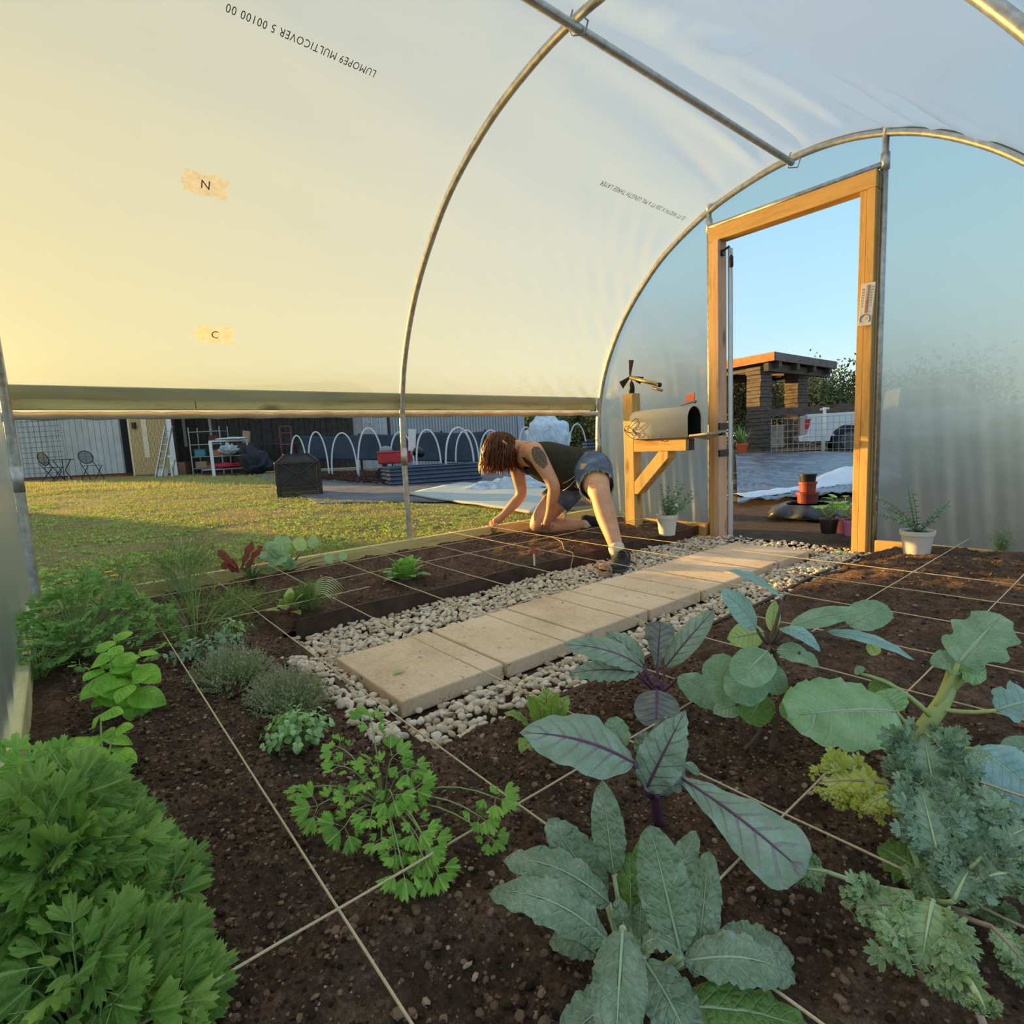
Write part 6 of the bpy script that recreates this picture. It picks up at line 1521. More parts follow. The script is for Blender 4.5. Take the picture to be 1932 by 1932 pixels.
# red wagon
p = ground_pt(748, 905, 10.6); t = thing('red_wagon', p, 'red garden wagon with gear in it behind the corrugated bed', 'wagon', None, atan2(ex.y, ex.x) + .1)
redm = simple('red_plastic', (.50, .03, .035), .5, 0, .2, 10)
mb = MB()
def tray(u0, u1, d, z0, z1):
    mb.box(((u0+u1)/2, 0, z0), (u1-u0, d, .03))
    for s in (-1, 1): mb.box(((u0+u1)/2, s*d/2, (z0+z1)/2), (u1-u0, .03, z1-z0))
    mb.box((u0, 0, (z0+z1)/2), (.03, d, z1-z0)); mb.box((u1, 0, (z0+z1)/2), (.03, d, z1-z0)); mb.box(((u0+u1)/2, 0, z1), (u1-u0+.05, d+.05, .03)); 
tray(-.28, .28, .42, .36, .56); mb.build('tub', redm, t, bevel=.01)
for x in (-.2, .2):
    for y in (-.2, .2):
        mb = MB(); mb.tube([(x, y - .03, .15), (x, y + .03, .15)], .15, 14); mb.build('wheel', M['black'], t)
    mb = MB(); mb.box((x, 0, .25), (.05, .4, .22)); mb.build('axle_bracket', M['black'], t)
p2 = p + Vector((0, 0, .565))
t = thing('pot_cover', p2 - ex * .16, 'dark round pot lid lying on the left of the red wagon', 'pot cover'); mb = MB(); mb.lathe((0, 0, 0), [(.13, 0), (.12, .06), (.06, .11), (.01, .12)], 16); mb.build('lid', simple('pale_grey_green', (.22, .26, .22), .6), t, smooth=True)
t = thing('white_sign_board', p2 + ex * .34 + ey * .05 - Vector((0, 0, .1)), 'tall white board standing in the red wagon', 'board', None, atan2(ex.y, ex.x)); mb = MB(); mb.box((0, 0, .26), (.14, .02, .5), Matrix.Rotation(.08, 3, 'Y')); mb.build('board', M['white'], t, bevel=.004)
t = thing('black_gear', p2 + ex * .45 - Vector((0, 0, .15)), 'black tool bag at the right end of the red wagon', 'bag', None, 0); mb = MB(); mb.tube([(-.12, 0, .1), (.0, 0, .13), (.12, 0, .08)], [.06, .10, .07], 10); mb.build('bag', M['black'], t, smooth=True)
# shade cloth
def drape(name, x0, x1, yt0, yt1, yb0, yb1, t0, t1, mat, label, cat, n=50, amp=.05):
    A, B = P(x0, yt0, t0), P(x1, yt1, t1); C, D = P(x0, yb0, t0), P(x1, yb1, t1); mb = MB(); nn = Vector((F_.x, F_.y, 0)).normalized()
    mb.grid(n, 12, lambda u, v: C.lerp(D, u).lerp(A.lerp(B, u), v) + nn * amp * sin(u * 19 + v * 2) * (1 - .5 * v) + Vector((0, 0, -.05 * abs(sin(u * 9)) * v)))
    c = (C + D) / 2; mb.v = [(x - c.x, y - c.y, z - c.z) for x, y, z in mb.v]; t = thing(name, c, label, cat); mb.build('cloth', mat, t, smooth=True, solid=.004); return t, A, B
shade = simple('dark_shade_cloth', (.035, .045, .065), .75, 0, .2, 4)
t, A, B = drape('shade_cloth', 568, 915, 822, 812, 866, 872, 14.6, 15.4, shade, 'long dark shade cloth hung behind the white hoops', 'shade cloth')
for i, u in enumerate((0.0, .30, .46, .75, 1.0)):
    q = A.lerp(B, u); q0 = Vector((q.x, q.y, gz(q.x, q.y))); q0 += Vector((F_.x, F_.y, 0)) * .1
    s = thing('fence_stake', q0, ('dark stake at the left end of the shade cloth', 'dark stake behind the tallest white hoop', 'tall black stake left of the middle greenhouse pole', 'dark stake in the right half of the shade cloth', 'dark stake at the right end of the shade cloth')[i], 'stake'); mb = MB(); mb.box((0, 0, (q.z - q0.z + (.9 if i == 2 else .02)) / 2), (.05, .05, q.z - q0.z + (.9 if i == 2 else .02))); mb.build('stake', M['black'], s)
# shipping containers
cont = simple('grey_container_paint', (.42, .44, .45), .6, .1, .08, 2)
A, B = P(742, 870, 20.5), P(992, 862, 22); A.z = B.z = 0.05
t, w = T_('storage_container', A, B, 'long light grey corrugated container behind the shade cloth', 'container')
mb = MB(); V = []; nn = 46
for i in range(nn):
    u = w * i / nn; k_ = w / nn
    for (a, d) in ((0, 0), (.25, 0), (.4, .06), (.75, .06), (.9, 0)): V.append((u + a * k_, d))
V.append((w, 0)); m_ = len(V); mb.add([(x, y, 0) for x, y in V] + [(x, y, 2.6) for x, y in V], [(i, i+1, m_+i+1, m_+i) for i in range(m_-1)]); mb.build('corrugated_side', cont, t)
mb = MB(); bx(mb, 0, w, 0.02, 2.58, .08, 2.4); mb.build('shell', cont, t); mb = MB(); bx(mb, -.02, w + .02, 2.58, 2.72, -.03, 2.42); mb.build('top_rail', cont, t)
mb = MB(); bx(mb, w - .28, w, 0, 2.6, -.04, .1); mb.build('corner_post', simple('container_corner', (.36, .40, .48), .6), t)
A, B = P(672, 872, 20.0), P(738, 870, 20.3); A.z = B.z = .05
t, w = T_('storage_container', A, B, 'end doors of a grey container with white lettering, right of the dark shed', 'container')
mb = MB(); bx(mb, 0, w - .05, 0, 2.6, 0, .9); mb.build('shell', cont, t)
for u in (.28, .52, .76):
    mb = MB(); mb.tube([(w*u, -.04, .1), (w*u, -.04, 2.5)], .02, 6); mb.build('lock_bar', al, t)
for u, s, z, sz in ((.10, 'V', 1.62, .20), (.42, 'MA', 1.78, .24), (.42, 'U', 1.50, .2), (.84, 'HU 3', 1.80, .17), (.84, '45 G1', 1.58, .14)):
    words('painted_lettering', s, sz, (w*u, -.012, z), (1, 0, 0), (0, 0, 1), M['white'], t, 1.0)
# pile wrapped in pale plastic, timber behind it
A0 = ground_pt(1034, 860, 17); lump('wrapped_pile', 0, 0, 0, (1.35, 1.1, 1.45), plastic, 'large pile wrapped in pale blue plastic behind the bare shoulder', 'wrapped pile', 4, .16, 1.8)
A0 = G(965, 932, .08)
def crumple(name, c, wx, wy, h, mat, label, seed, rz=0, n=44):
    t = thing(name, (c.x, c.y, gz(c.x, c.y) + .02), label, 'plastic sheet', None, rz); mb = MB()
    def fn(u, v):
        x, y = (u - .5) * wx, (v - .5) * wy; e = min(1, 5 * min(u, 1-u, v, 1-v)); k_ = sqrt(max(0, 1 - ((u-.5)*1.7)**2 - ((v-.5)*1.7)**2))
        return (x * (1 + .08 * nz(v * 4, seed)), y * (1 + .1 * nz(u * 4, seed + 3)), .015 + e * h * (.25 + .9 * k_) * (.6 + abs(noise.fractal(Vector((u * 4 + seed, v * 9, seed)), .8, 2.2, 4))))
    mb.grid(n, n, fn); mb.build('sheet', mat, t, smooth=True, solid=.003); return t
crumple('crumpled_sheet', G(968, 930, .08), 1.5, .55, .09, simple('silvery_plastic', (.40, .48, .54), .3, 0, .35, 10), 'crumpled silvery plastic sheet lying behind the kneeling person', 3, atan2(ex.y, ex.x))
crumple('crumpled_sheet', G(1112, 868, 0.05), 2.6, 2.2, .25, plastic, 'pale blue plastic heap near the second corrugated bed', 6, atan2(ex.y, ex.x))
# ------------------------------------------------------------------ trees
def leafcloud(name, c, rad, n, mat, label, seed, ls=.09, trunk=True, ht=0.0):
    rg = random.Random(seed); t = thing(name, (c.x, c.y, 0), label, 'tree', 'trees beyond the yard'); mb = MB(); tb = MB()
    blobs = [(Vector((rg.uniform(-.6, .6) * rad[0], rg.uniform(-.6, .6) * rad[1], ht + rad[2] * rg.uniform(.25, 1.55))), rg.uniform(.28, .55)) for _ in range(26)]
    for b, r in blobs:
        tb.tube(bez((0, 0, .2), (b.x * .3, b.y * .3, b.z * .6), b, 6), [.07 - .009 * i for i in range(7)], 5)
        for _ in range(5):
            e = b + Vector((rg.gauss(0, 1), rg.gauss(0, 1), rg.gauss(0, .8))).normalized() * r * rad[0] * 1.15; tb.tube([b, e], [.018, .005], 4)
    for i in range(n):
        b, r = blobs[rg.randrange(26)]; d = Vector((rg.gauss(0, 1), rg.gauss(0, 1), rg.gauss(0, .85))).normalized() * (rg.random() ** .5) * r * rad[0] * 1.25; p = b + d
        if p.z < .1: p.z = rg.uniform(.1, .6)
        a = Vector((rg.gauss(0, 1), rg.gauss(0, 1), rg.gauss(0, 1))).normalized(); s = a.orthogonal().normalized(); L = ls * rg.uniform(.6, 1.3)
        mb.add([p, p + a * L * .5 + s * L * .28, p + a * L, p + a * L * .5 - s * L * .28], [(0, 1, 2, 3)])
    mb.build('foliage', mat, t); tb.build('trunk', ST['brown'], t, smooth=True); return t
treem = simple('tree_leaves', (.12, .145, .045), .7, 0, .5, 1.2); treey = simple('yellowing_tree_leaves', (.27, .24, .07), .7, 0, .4, 1.5)
leafcloud('tree', P(1560, 850, 25), (2.6, 2.4, 1.75), 9000, treem, 'dark green tree behind the white pickup', 1, .16)
leafcloud('tree', P(1468, 850, 26), (2.2, 2.0, 2.0), 8000, treey, 'yellow-green tree seen between the two timber columns', 2, .15)
leafcloud('tree', P(1396, 850, 24), (1.6, 1.6, 2.1), 6000, treem, 'tree left of the timber shelter, beside the orange pot', 3, .14)
leafcloud('tree', P(1030, 850, 27), (2.6, 2.4, 1.6), 8000, treem, 'dark tree above the wrapped blue pile', 4, .17)
leafcloud('tree', P(1100, 850, 28), (2.4, 2.4, 1.8), 8000, treey, 'yellow-green tree left of the end hoop', 5, .17)
leafcloud('tree', P(1760, 850, 26), (3.4, 2.4, 1.6), 7000, treem, 'blurred dark tree seen through the right end film', 6, .2)
# ------------------------------------------------------------------ yard beyond the doorway
def ydpt(px, t, z=None):
    p = P(px, 850, t); p.z = gz(p.x, p.y) if z is None else z; return p
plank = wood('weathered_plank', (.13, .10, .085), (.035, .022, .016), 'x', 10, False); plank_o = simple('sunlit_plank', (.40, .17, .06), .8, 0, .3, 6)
def stack_col(mb, c, s, h, seed, rz):
    rg = random.Random(seed); z = 0; Rz = Matrix.Rotation(rz, 3, 'Z')
    while z < h:
        k_ = rg.uniform(.10, .17); mb.box((c[0] + rg.uniform(-.012, .012), c[1], c[2] + z + k_/2), (s + rg.uniform(-.04, .04), s + rg.uniform(-.04, .04), k_ - .015), Rz); z += k_
base = ydpt(1432, 18.8, -.07); c1 = Vector(base); c2 = ydpt(1501, 20.4, -.07)
t = thing('timber_shelter', base, 'rustic timber shelter with stacked-plank columns and a flat roof', 'shelter', None, atan2(ex.y, ex.x)); Rt = Matrix.Rotation(-t.rotation_euler.z, 3, 'Z')
loc_ = lambda p: Rt @ (Vector(p) - base)
for i, c in enumerate((c1, c2)):
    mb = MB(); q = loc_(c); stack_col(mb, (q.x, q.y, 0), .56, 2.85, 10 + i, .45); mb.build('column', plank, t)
    mb = MB(); mb.box((q.x, q.y, 1.4), (.48, .48, 2.8), Matrix.Rotation(.45, 3, 'Z')); mb.build('column_core', simple('dark_core', (.02, .015, .012), .9), t)
C0 = P(1462, 664, 17.6); CL_ = P(1318, 700, 20.5); CR_ = P(1578, 692, 20.6); CF = CL_ + CR_ - C0
for p in (CL_, CR_, CF): p.z = C0.z
CR_.z = C0.z - .05
def slab4(mb, pts, th_):
    V = [loc_(p) for p in pts] + [loc_(p) - Vector((0, 0, th_)) for p in pts]; mb.add(V, [(0, 1, 2, 3), (7, 6, 5, 4), (0, 4, 5, 1), (1, 5, 6, 2), (2, 6, 7, 3), (3, 7, 4, 0)])
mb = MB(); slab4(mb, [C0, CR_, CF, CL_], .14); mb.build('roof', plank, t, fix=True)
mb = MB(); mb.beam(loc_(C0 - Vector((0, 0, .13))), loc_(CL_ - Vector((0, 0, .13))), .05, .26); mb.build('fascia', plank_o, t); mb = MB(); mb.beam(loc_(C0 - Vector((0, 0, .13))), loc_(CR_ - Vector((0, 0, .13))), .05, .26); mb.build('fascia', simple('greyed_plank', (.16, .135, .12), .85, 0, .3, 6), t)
for q in (.08, .35, .62, .9):
    mb = MB(); a, b = C0.lerp(CR_, q), CL_.lerp(CF, q); mb.beam(loc_(a - Vector((0, 0, .30))), loc_(b - Vector((0, 0, .30))), .14, .30); mb.build('beam', plank, t)
for q in (.10, .85):
    mb = MB(); a, b = C0.lerp(CL_, q), CR_.lerp(CF, q); mb.beam(loc_(a - Vector((0, 0, .42))), loc_(b - Vector((0, 0, .42))), .16, .26); mb.build('beam', plank, t)
mb = MB(); mb.beam(loc_(P(1440, 780, 18.6)), loc_(P(1640, 766, 17.6)), .12, .24); mb.build('rail', plank, t)
mb = MB(); slab4(mb, [C0 + Vector((0, 0, .05)) + (CF - C0) * .04, CR_ + Vector((0, 0, .06)) - ex * .3, CF + Vector((0, 0, .06)), CL_ + Vector((0, 0, .05))], .03); mb.build('roof_sheet', simple('curled_grey_sheet', (.30, .28, .26), .7, 0, .3, 5), t, fix=True)
A, B = ydpt(1455, 14.6, .02), ydpt(1700, 13.2, .02)
t, w = T_('wire_fence', A, B, 'wire grid fence panel in front of the white pickup', 'fence')
mb = MB()
for i in range(23): mb.tube([(w * i / 22, 0, 0), (w * i / 22, 0, 1.05)], .006, 4)
for i in range(7): mb.tube([(0, .006, .05 + i * .165), (w, .006, .05 + i * .165)], .006, 4)
mb.build('mesh', simple('grey_wire', (.42, .42, .42), .5, .4), t)
mb = MB(); mb.beam((-.1, 0, -.05), (w, 0, -.05), .12, .16); mb.build('ground_rail', plank, t)
p = ydpt(1553, 15.2, -.05); t = thing('fence_post', p, 'white metal fence post with a small crosspiece beyond the doorway', 'post'); mb = MB(); mb.tube([(0, 0, -.1), (.02, 0, 1.38)], .045, 8); mb.build('post', M['white'], t, smooth=True); mb = MB(); mb.tube([(-.10, 0, 1.32), (.13, 0, 1.34)], .03, 8); mb.build('crosspiece', M['white'], t, smooth=True)
# stack of cut boards
A, B = ydpt(1449, 21.5, -.05), ydpt(1481, 21.7, -.05); rg = random.Random(4); z = 0; w = (B - A).length; fc_ = Face(A, B); bm_l = simple('pale_cut_boards', (.52, .40, .30), .8, 0, .35, 5)
while z < 1.0:
    k_ = rg.uniform(.05, .09); c_ = A + fc_.ex * (w/2 + rg.uniform(-.06, .06)) + fc_.ey * .3
    t = thing('lumber_board', (c_.x, c_.y, A.z + z), 'pale cut board stacked between the two shelter columns', 'board', 'stacked boards in the shelter', fc_.rz)
    mb = MB(); mb.box((0, 0, k_/2), (w + rg.uniform(-.1, .1), .6, k_ - .004)); mb.build('board', bm_l, t); z += k_
# pickup truck
base = ydpt(1519, 15.9, -.02); A, B = base, base + ex * 5 - ey * 2.1; t, w = T_('pickup_truck', A, B, 'white pickup truck parked behind the wire fence, its red tail light showing', 'truck')
wp = simple('white_car_paint', (.66, .70, .73), .25, .1, .03, 2); 
def wheel_arch(x0, x1, z0, z1, cx, r, n=14):
    pts = [(x0, z1), (x0, z0 + .08), (x0 + .05, z0)]
    for c in cx: pts += [(c - r, z0)] + [(c - r * cos(pi * i / n), z0 + r * .9 * sin(pi * i / n)) for i in range(1, n)] + [(c + r, z0)]
    return pts + [(x1, z0), (x1, z1)]
mb = MB(); mb.prism(wheel_arch(0, 2.15, .42, 1.20, [1.12], .50), 'y', 0, .06); mb.prism(wheel_arch(0, 2.15, .42, 1.20, [1.12], .50), 'y', 1.78, 1.84); mb.box((.03, .92, .85), (.06, 1.84, .68)); mb.box((1.1, .92, .58), (2.1, 1.74, .05)); mb.build('bed', wp, t, bevel=.01, fix=True)
mb = MB(); mb.prism([(2.18, .42), (2.18, 1.2), (2.25, 1.78), (3.5, 1.78), (4.05, 1.24), (5.45, 1.12), (5.5, .55), (5.3, .42), (5.0, .42), (4.9, .8), (4.6, .92), (4.2, .8), (4.1, .42)], 'y', .02, 1.82); mb.build('cab', wp, t, bevel=.03, fix=True)
mb = MB(); mb.prism([(2.38, 1.22), (2.42, 1.68), (3.4, 1.68), (3.85, 1.22)], 'y', 0, .03); mb.build('side_window', simple('dark_glass', (.02, .03, .04), .1), t)
mb = MB(); mb.prism([(.02, .42), (-.16, .42), (-.2, .58), (-.02, .62), (.10, .66), (.12, .42)], 'y', -.02, 1.86); mb.build('bumper', simple('chrome_bumper', (.62, .62, .60), .2, .8), t, bevel=.02)
mb = MB(); mb.prism([(-.012, .78), (-.02, 1.06), (.15, 1.08), (.07, .78)], 'y', -.012, .1); mb.build('tail_light', simple('red_tail_light', (.55, .02, .03), .25), t, bevel=.01)
for x in (1.12, 4.55):
    for y in (.02, 1.60):
        mb = MB(); mb.tube([(x, y, .42), (x, y + .24, .42)], .42, 28); wh = mb.build('wheel', simple('tyre', (.02, .02, .022), .8), t, bevel=.02); mb = MB(); mb.lathe((0, 0, 0), [(.02, 0), (.22, 0), (.24, .02), (.24, .04)], 20); mb.v = [(x + a, y - .02 + c, .42 + b) for a, b, c in mb.v]; r = mb.build('wheel_rim', simple('grey_rim', (.10, .10, .11), .35, .6), t); r.parent = wh
mb = MB(); mb.box((2.6, .9, .38), (4.6, 1.2, .12)); mb.build('chassis', M['black'], t)
# orange pot
p = ydpt(1400, 17.0); t = thing('potted_yucca', p, 'spiky plant in an orange pot beside the timber shelter', 'potted plant'); mb = MB(); mb.lathe((0, 0, 0), [(.11, 0), (.17, .24), (.185, .25), (.185, .31), (.15, .31)], 20); mb.build('pot', simple('orange_pot', (.72, .14, .04), .5), t, smooth=False)
mb = MB(); rg = random.Random(6)
for i in range(46):
    a = rg.uniform(0, 6.3); L = rg.uniform(.3, .75); d = Vector((cos(a) * rg.uniform(.2, .8), sin(a) * .6, 1)).normalized(); leaf(mb, (0, 0, .3), Vector((0, 0, .3)) + d * L, .05, (cos(a), sin(a), .2), prof='lance', nu=5, nv=2, sag=.08)
mb.build('foliage', LM['kale_y'], t, smooth=True)
# plastic sheets on the yard
blue_t = simple('dark_silver_tarp', (.085, .105, .14), .28, .0, .35, 5)
flat('silage_tarp', [G(1392, 958, 0), G(1700, 925, 0), G(1700, 866, 0), G(1388, 868, 0)], blue_t, 'wrinkled dark silver plastic tarp covering the yard beyond the doorway', 'tarp', .05, .006, .045, 110)
wt = simple('white_blue_tarp', (.58, .66, .76), .45, 0, .06, 6)
a, b = G(1388, 950, 0), G(1640, 905, 0)
t = thing('white_tarp_edge', (a.x, a.y, 0), 'white folded edge of the tarp across the yard', 'tarp', None, 0); mb = MB(); dv = b - a; nn = Vector((-dv.y, dv.x, 0)).normalized()
mb.grid(60, 10, lambda u, v: Vector((dv.x * u, dv.y * u, .02 + .05 + gz(a.x + dv.x * u, a.y + dv.y * u))) + nn * ((v - .5) * (.30 + .55 * sstep(.45, .8, u))) + Vector((0, 0, (.04 + .16 * sstep(.5, .75, u)) * sin(pi * v) * (.7 + .6 * abs(nz(u * 9, v * 3))))))
mb.build('sheet', wt, t, smooth=True, solid=.005)
# bucket stack on a black tray
p = G(1523, 972, 0.03)
t = thing('plant_tray', p, 'black scalloped plastic tray with a wavy rim outside the doorway', 'tray', None, .3); mb = MB(); n = 72; V = []
for rr, zz in ((.16, .10), (.19, .10), (.25, .05), (.30, .012), (.285, .004)):
    for j in range(n):
        a = 2 * pi * j / n; sq = 1 / max(abs(cos(a)), abs(sin(a))) ** .5; w8 = 1 + .05 * cos(8 * a) * (rr > .2); V.append((rr * sq * w8 * cos(a), rr * sq * w8 * sin(a), zz + .016 * cos(8 * a) * (rr > .2 and rr < .29)))
mb.add(V, [(i*n+j, i*n+(j+1) % n, (i+1)*n+(j+1) % n, (i+1)*n+j) for i in range(4) for j in range(n)] + [tuple(range(n))]); mb.build('tray', simple('dark_grey_plastic', (.035, .04, .048), .4), t, smooth=True, solid=.006)
z = .105 + p.z
for r, h, m_, l in ((.085, .095, simple('maroon_pot', (.23, .035, .03), .5), 'maroon plastic pot at the bottom of the stack on the black tray'), (.068, .085, simple('red_brown_pot', (.34, .06, .035), .5), 'red-brown plastic pot in the middle of the stack'), (.066, .065, M['black'], 'black plastic pot on top of the stack')):
    t = thing('plastic_pot', (p.x, p.y, z), l, 'pot'); mb = MB(); mb.lathe((0, 0, 0), [(r*.88, 0), (r*.96, h*.75), (r*1.05, h*.76), (r*1.06, h*.98), (r*.9, h)], 24); mb.build('pot', m_, t); z += h + .002
def small_pot(px, py, r, h, mat, label, seed, hgt, z0=.0):
    p = G(px, py, z0); t = thing('potted_seedling', (p.x, p.y, gz(p.x, p.y)), label, 'potted plant'); mb = MB(); mb.lathe((0, 0, 0), [(r*.78, 0), (r*.98, h*.85), (r*1.05, h*.86), (r*1.05, h), (r*.9, h)], 22); mb.build('pot', mat, t)
    mb = MB(); mb.lathe((0, 0, h), [(r*.95, 0), (.003, .004)], 16); mb.build('potting_soil', M['soil'], t); mb = MB(); rg = random.Random(seed); sb = MB()
    for i in range(13):
        a = rg.uniform(0, 6.3); d = Vector((cos(a) * rg.uniform(.3, 1.1), sin(a) * rg.uniform(.3, 1.1), 1)).normalized(); q = Vector((0, 0, h)) + d * hgt * rg.uniform(.5, 1); sb.tube([(0, 0, h), q], .002, 4); leaf(mb, q, q + Vector((cos(a), sin(a), rg.uniform(-.3, .3))).normalized() * rg.uniform(.05, .085), .055, (0, 0, 1), prof='oval', nu=6, nv=4, ruf=.08)
    mb.build('foliage', LM['pars_l' if seed % 2 else 'spin'], t, smooth=True); sb.build('stems', ST['green'], t)
small_pot(1563, 1028, .055, .095, M['black'], 'leafy seedling in a small black pot outside the doorway', 1, .13)
small_pot(1592, 1018, .05, .10, simple('pink_pot', (.62, .16, .20), .5), 'leafy seedling in a pink pot between the black and the purple pot', 2, .15)
small_pot(1606, 1032, .05, .10, simple('purple_pot', (.38, .16, .48), .5), 'leafy seedling in a purple pot beside the right door jamb', 3, .14)
t = thing('fallen_leaf', G(1590, 1043, .03), 'wide pale green leaf lying by the right door jamb', 'leaf'); mb = MB(); leaf(mb, G(1565, 1042, .03), G(1612, 1044, .03), .09, (0, 0, 1), prof='round', ruf=.06, sag=.05); wb(mb, 'blade', LM['spin'], t)
# unseen low shed, added left of the view to shade the near beds
t = thing('added_shade_shed', (-13.6, -1.95, .2), 'unseen low shed added left of the view to cast shade on the near beds', 'shed', None, 0.0)
mb = MB(); mb.box((0, -6, .95), (1.6, 12, 1.9)); mb.build('walls', siding, t); mb = MB(); mb.prism([(-.9, 1.9), (.9, 1.9), (.9, 1.95), (0, 2.05), (-.9, 1.95)], 'y', -12.1, .1); mb.build('roof', dkwood, t)
# ------------------------------------------------------------------ grass and weeds
rg = random.Random(33); mb = MB(); V, Fc = [], []
def blade(x, y, h, lean, a, w_):
    z = gz(x, y); n0 = len(V); dx, dy = cos(a) * lean, sin(a) * lean; sx, sy = -sin(a) * w_, cos(a) * w_
    V.extend([(x - sx, y - sy, z), (x + sx, y + sy, z), (x + dx * .5 + sx * .7, y + dy * .5 + sy * .7, z + h * .6), (x + dx * .5 - sx * .7, y + dy * .5 - sy * .7, z + h * .6), (x + dx, y + dy, z + h)])
    Fc.extend([(n0, n0+1, n0+2, n0+3), (n0+3, n0+2, n0+4)])
cnt = 0
while cnt < 62000:
    t_ = 2.2 * (17 / 2.2) ** rg.random(); px = rg.uniform(30, 1010); d = R_ * ((px - 966) / 1042.86) + F_; d.z = 0; p = d * t_
    x, y = p.x, p.y
    if x > -3.2 or x < -23 or y > 9 or gz(x, y) < .02: continue
    u_ = (x * .6, y * .6)
    far = G(770 if px < 770 else 1000, 945, .08)
    if (px > 600 and t_ > 7.5 - (px - 600) * .0065) or (px <= 600 and t_ > 15.5): continue
    if noise.noise(Vector((x * .9, y * .9, 4))) + .25 * noise.noise(Vector((x * 4, y * 4, 1))) < -.02 and rg.random() < .8: continue
    k_ = 1 + .12 * t_; tall = 1.0 + (1.2 if t_ > 11 else 0)
    blade(x, y, rg.uniform(.008, .026) * (1 + .04 * t_) * tall, rg.uniform(.005, .04), rg.uniform(0, 6.3), .0014 * k_); cnt += 1
mb.add(V, Fc)
def grassm():
    t = NT('mixed_grass'); g_ = t.n('ShaderNodeNewGeometry'); n = t.noise(t.pos(), .8, 3); f = t.math('ADD', t.math('MULTIPLY', g_.outputs['Random Per Island'], .6), t.math('MULTIPLY', n, .5))
    c = t.ramp(f, [(.2, (.16, .24, .05)), (.40, (.30, .36, .08)), (.6, (.50, .46, .14)), (.85, (.62, .50, .24))]); m = t.pbr(c, .7, 0, None, .2); tr = t.n('ShaderNodeBsdfTranslucent'); t.l(c, tr.inputs[0]); mx = t.n('ShaderNodeMixShader'); mx.inputs[0].default_value = .4
    t.l(t.b.outputs[0], mx.inputs[1]); t.l(tr.outputs[0], mx.inputs[2]); t.l(mx.outputs[0], t.out.inputs[0]); return m
M['grass'] = grassm()
tag(mb.build('grass', M['grass'], None), 'short patchy green and straw-coloured grass of the lawn', 'grass', None, 'stuff')
mb = MB(); cnt = 0
while cnt < 4200:
    t_ = 2.2 * (15 / 2.2) ** rg.random(); px = rg.uniform(40, 980); d = R_ * ((px - 966) / 1042.86) + F_; d.z = 0; p = d * t_; x, y = p.x, p.y
    if x > -3.2 or (px > 600 and t_ > 7.4 - (px - 600) * .0065): continue
    if noise.noise(Vector((x * 1.1, y * 1.1, 9))) < -.05 and rg.random() < .8: continue
    z = gz(x, y); s = rg.uniform(.014, .032) * (1 + .04 * t_) ; a0 = rg.uniform(0, 6)
    for q in range(rg.randrange(3, 6)):
        a = a0 + q * 1.4; b = Vector((x, y, z + .004)); e = b + Vector((cos(a), sin(a), rg.uniform(.3, 1.1))).normalized() * s
        sd_ = Vector((-sin(a), cos(a), 0)) * s * .3; m__ = b.lerp(e, .6); mb.add([b, m__ + sd_, e, m__ - sd_], [(0, 1, 2, 3)], [(0, .5), (.6, 1), (1, .5), (.6, 0)])
    cnt += 1
tag(mb.build('lawn_weeds', LM['weed'], None), 'low broad-leaved weeds spread through the lawn', 'weeds', None, 'stuff')
t = thing('garden_hose', G(120, 985, .12), 'thin pale hose looped on the grass at the left', 'hose'); mb = MB(); mb.tube([G(70, 990, .13) - t.location, G(130, 994, .13) - t.location, G(180, 990, .13) - t.location, G(150, 998, .13) - t.location, G(75, 1006, .13) - t.location], .006, 6); mb.build('hose', M['twine'], t, smooth=True)
# ------------------------------------------------------------------ herbs and small vegetables
def cluster(name, c, label, cat, mat, stem, n, rad, hgt, fn, seed, r=.0011, lean=(0, 0), group=None, parts=None, droop=.55):
    """n stalks fanning from c; fn(leaf mesh, stalk mesh, tip point, direction, generator) puts the blades on"""
    rg = random.Random(seed); t = thing(name, c, label, cat, group); fm, sm = MB(), MB()
    for i in range(n):
        a = i * 2.399 + rg.uniform(-.3, .3); q = sqrt((i + .5) / n); rr = rad * q * rg.uniform(.8, 1.1)
        tip = Vector((cos(a) * rr + lean[0] * q, sin(a) * rr + lean[1] * q, hgt * (1 - droop * q * q) * rg.uniform(.75, 1.05)))
        mid = Vector((tip.x * .35, tip.y * .35, tip.z * .75)); pts = bez((cos(a) * rad * .07, sin(a) * rad * .07, -.005), mid, tip, 6)
        sm.tube(pts, [r * (1.3 - .6 * k_ / 6) for k_ in range(7)], 5); fn(fm, sm, tip, (pts[-1] - pts[-3]).normalized(), rg)
    fm.build('foliage', mat, t, smooth=True); sm.build('stems', stem, t, smooth=True); return t
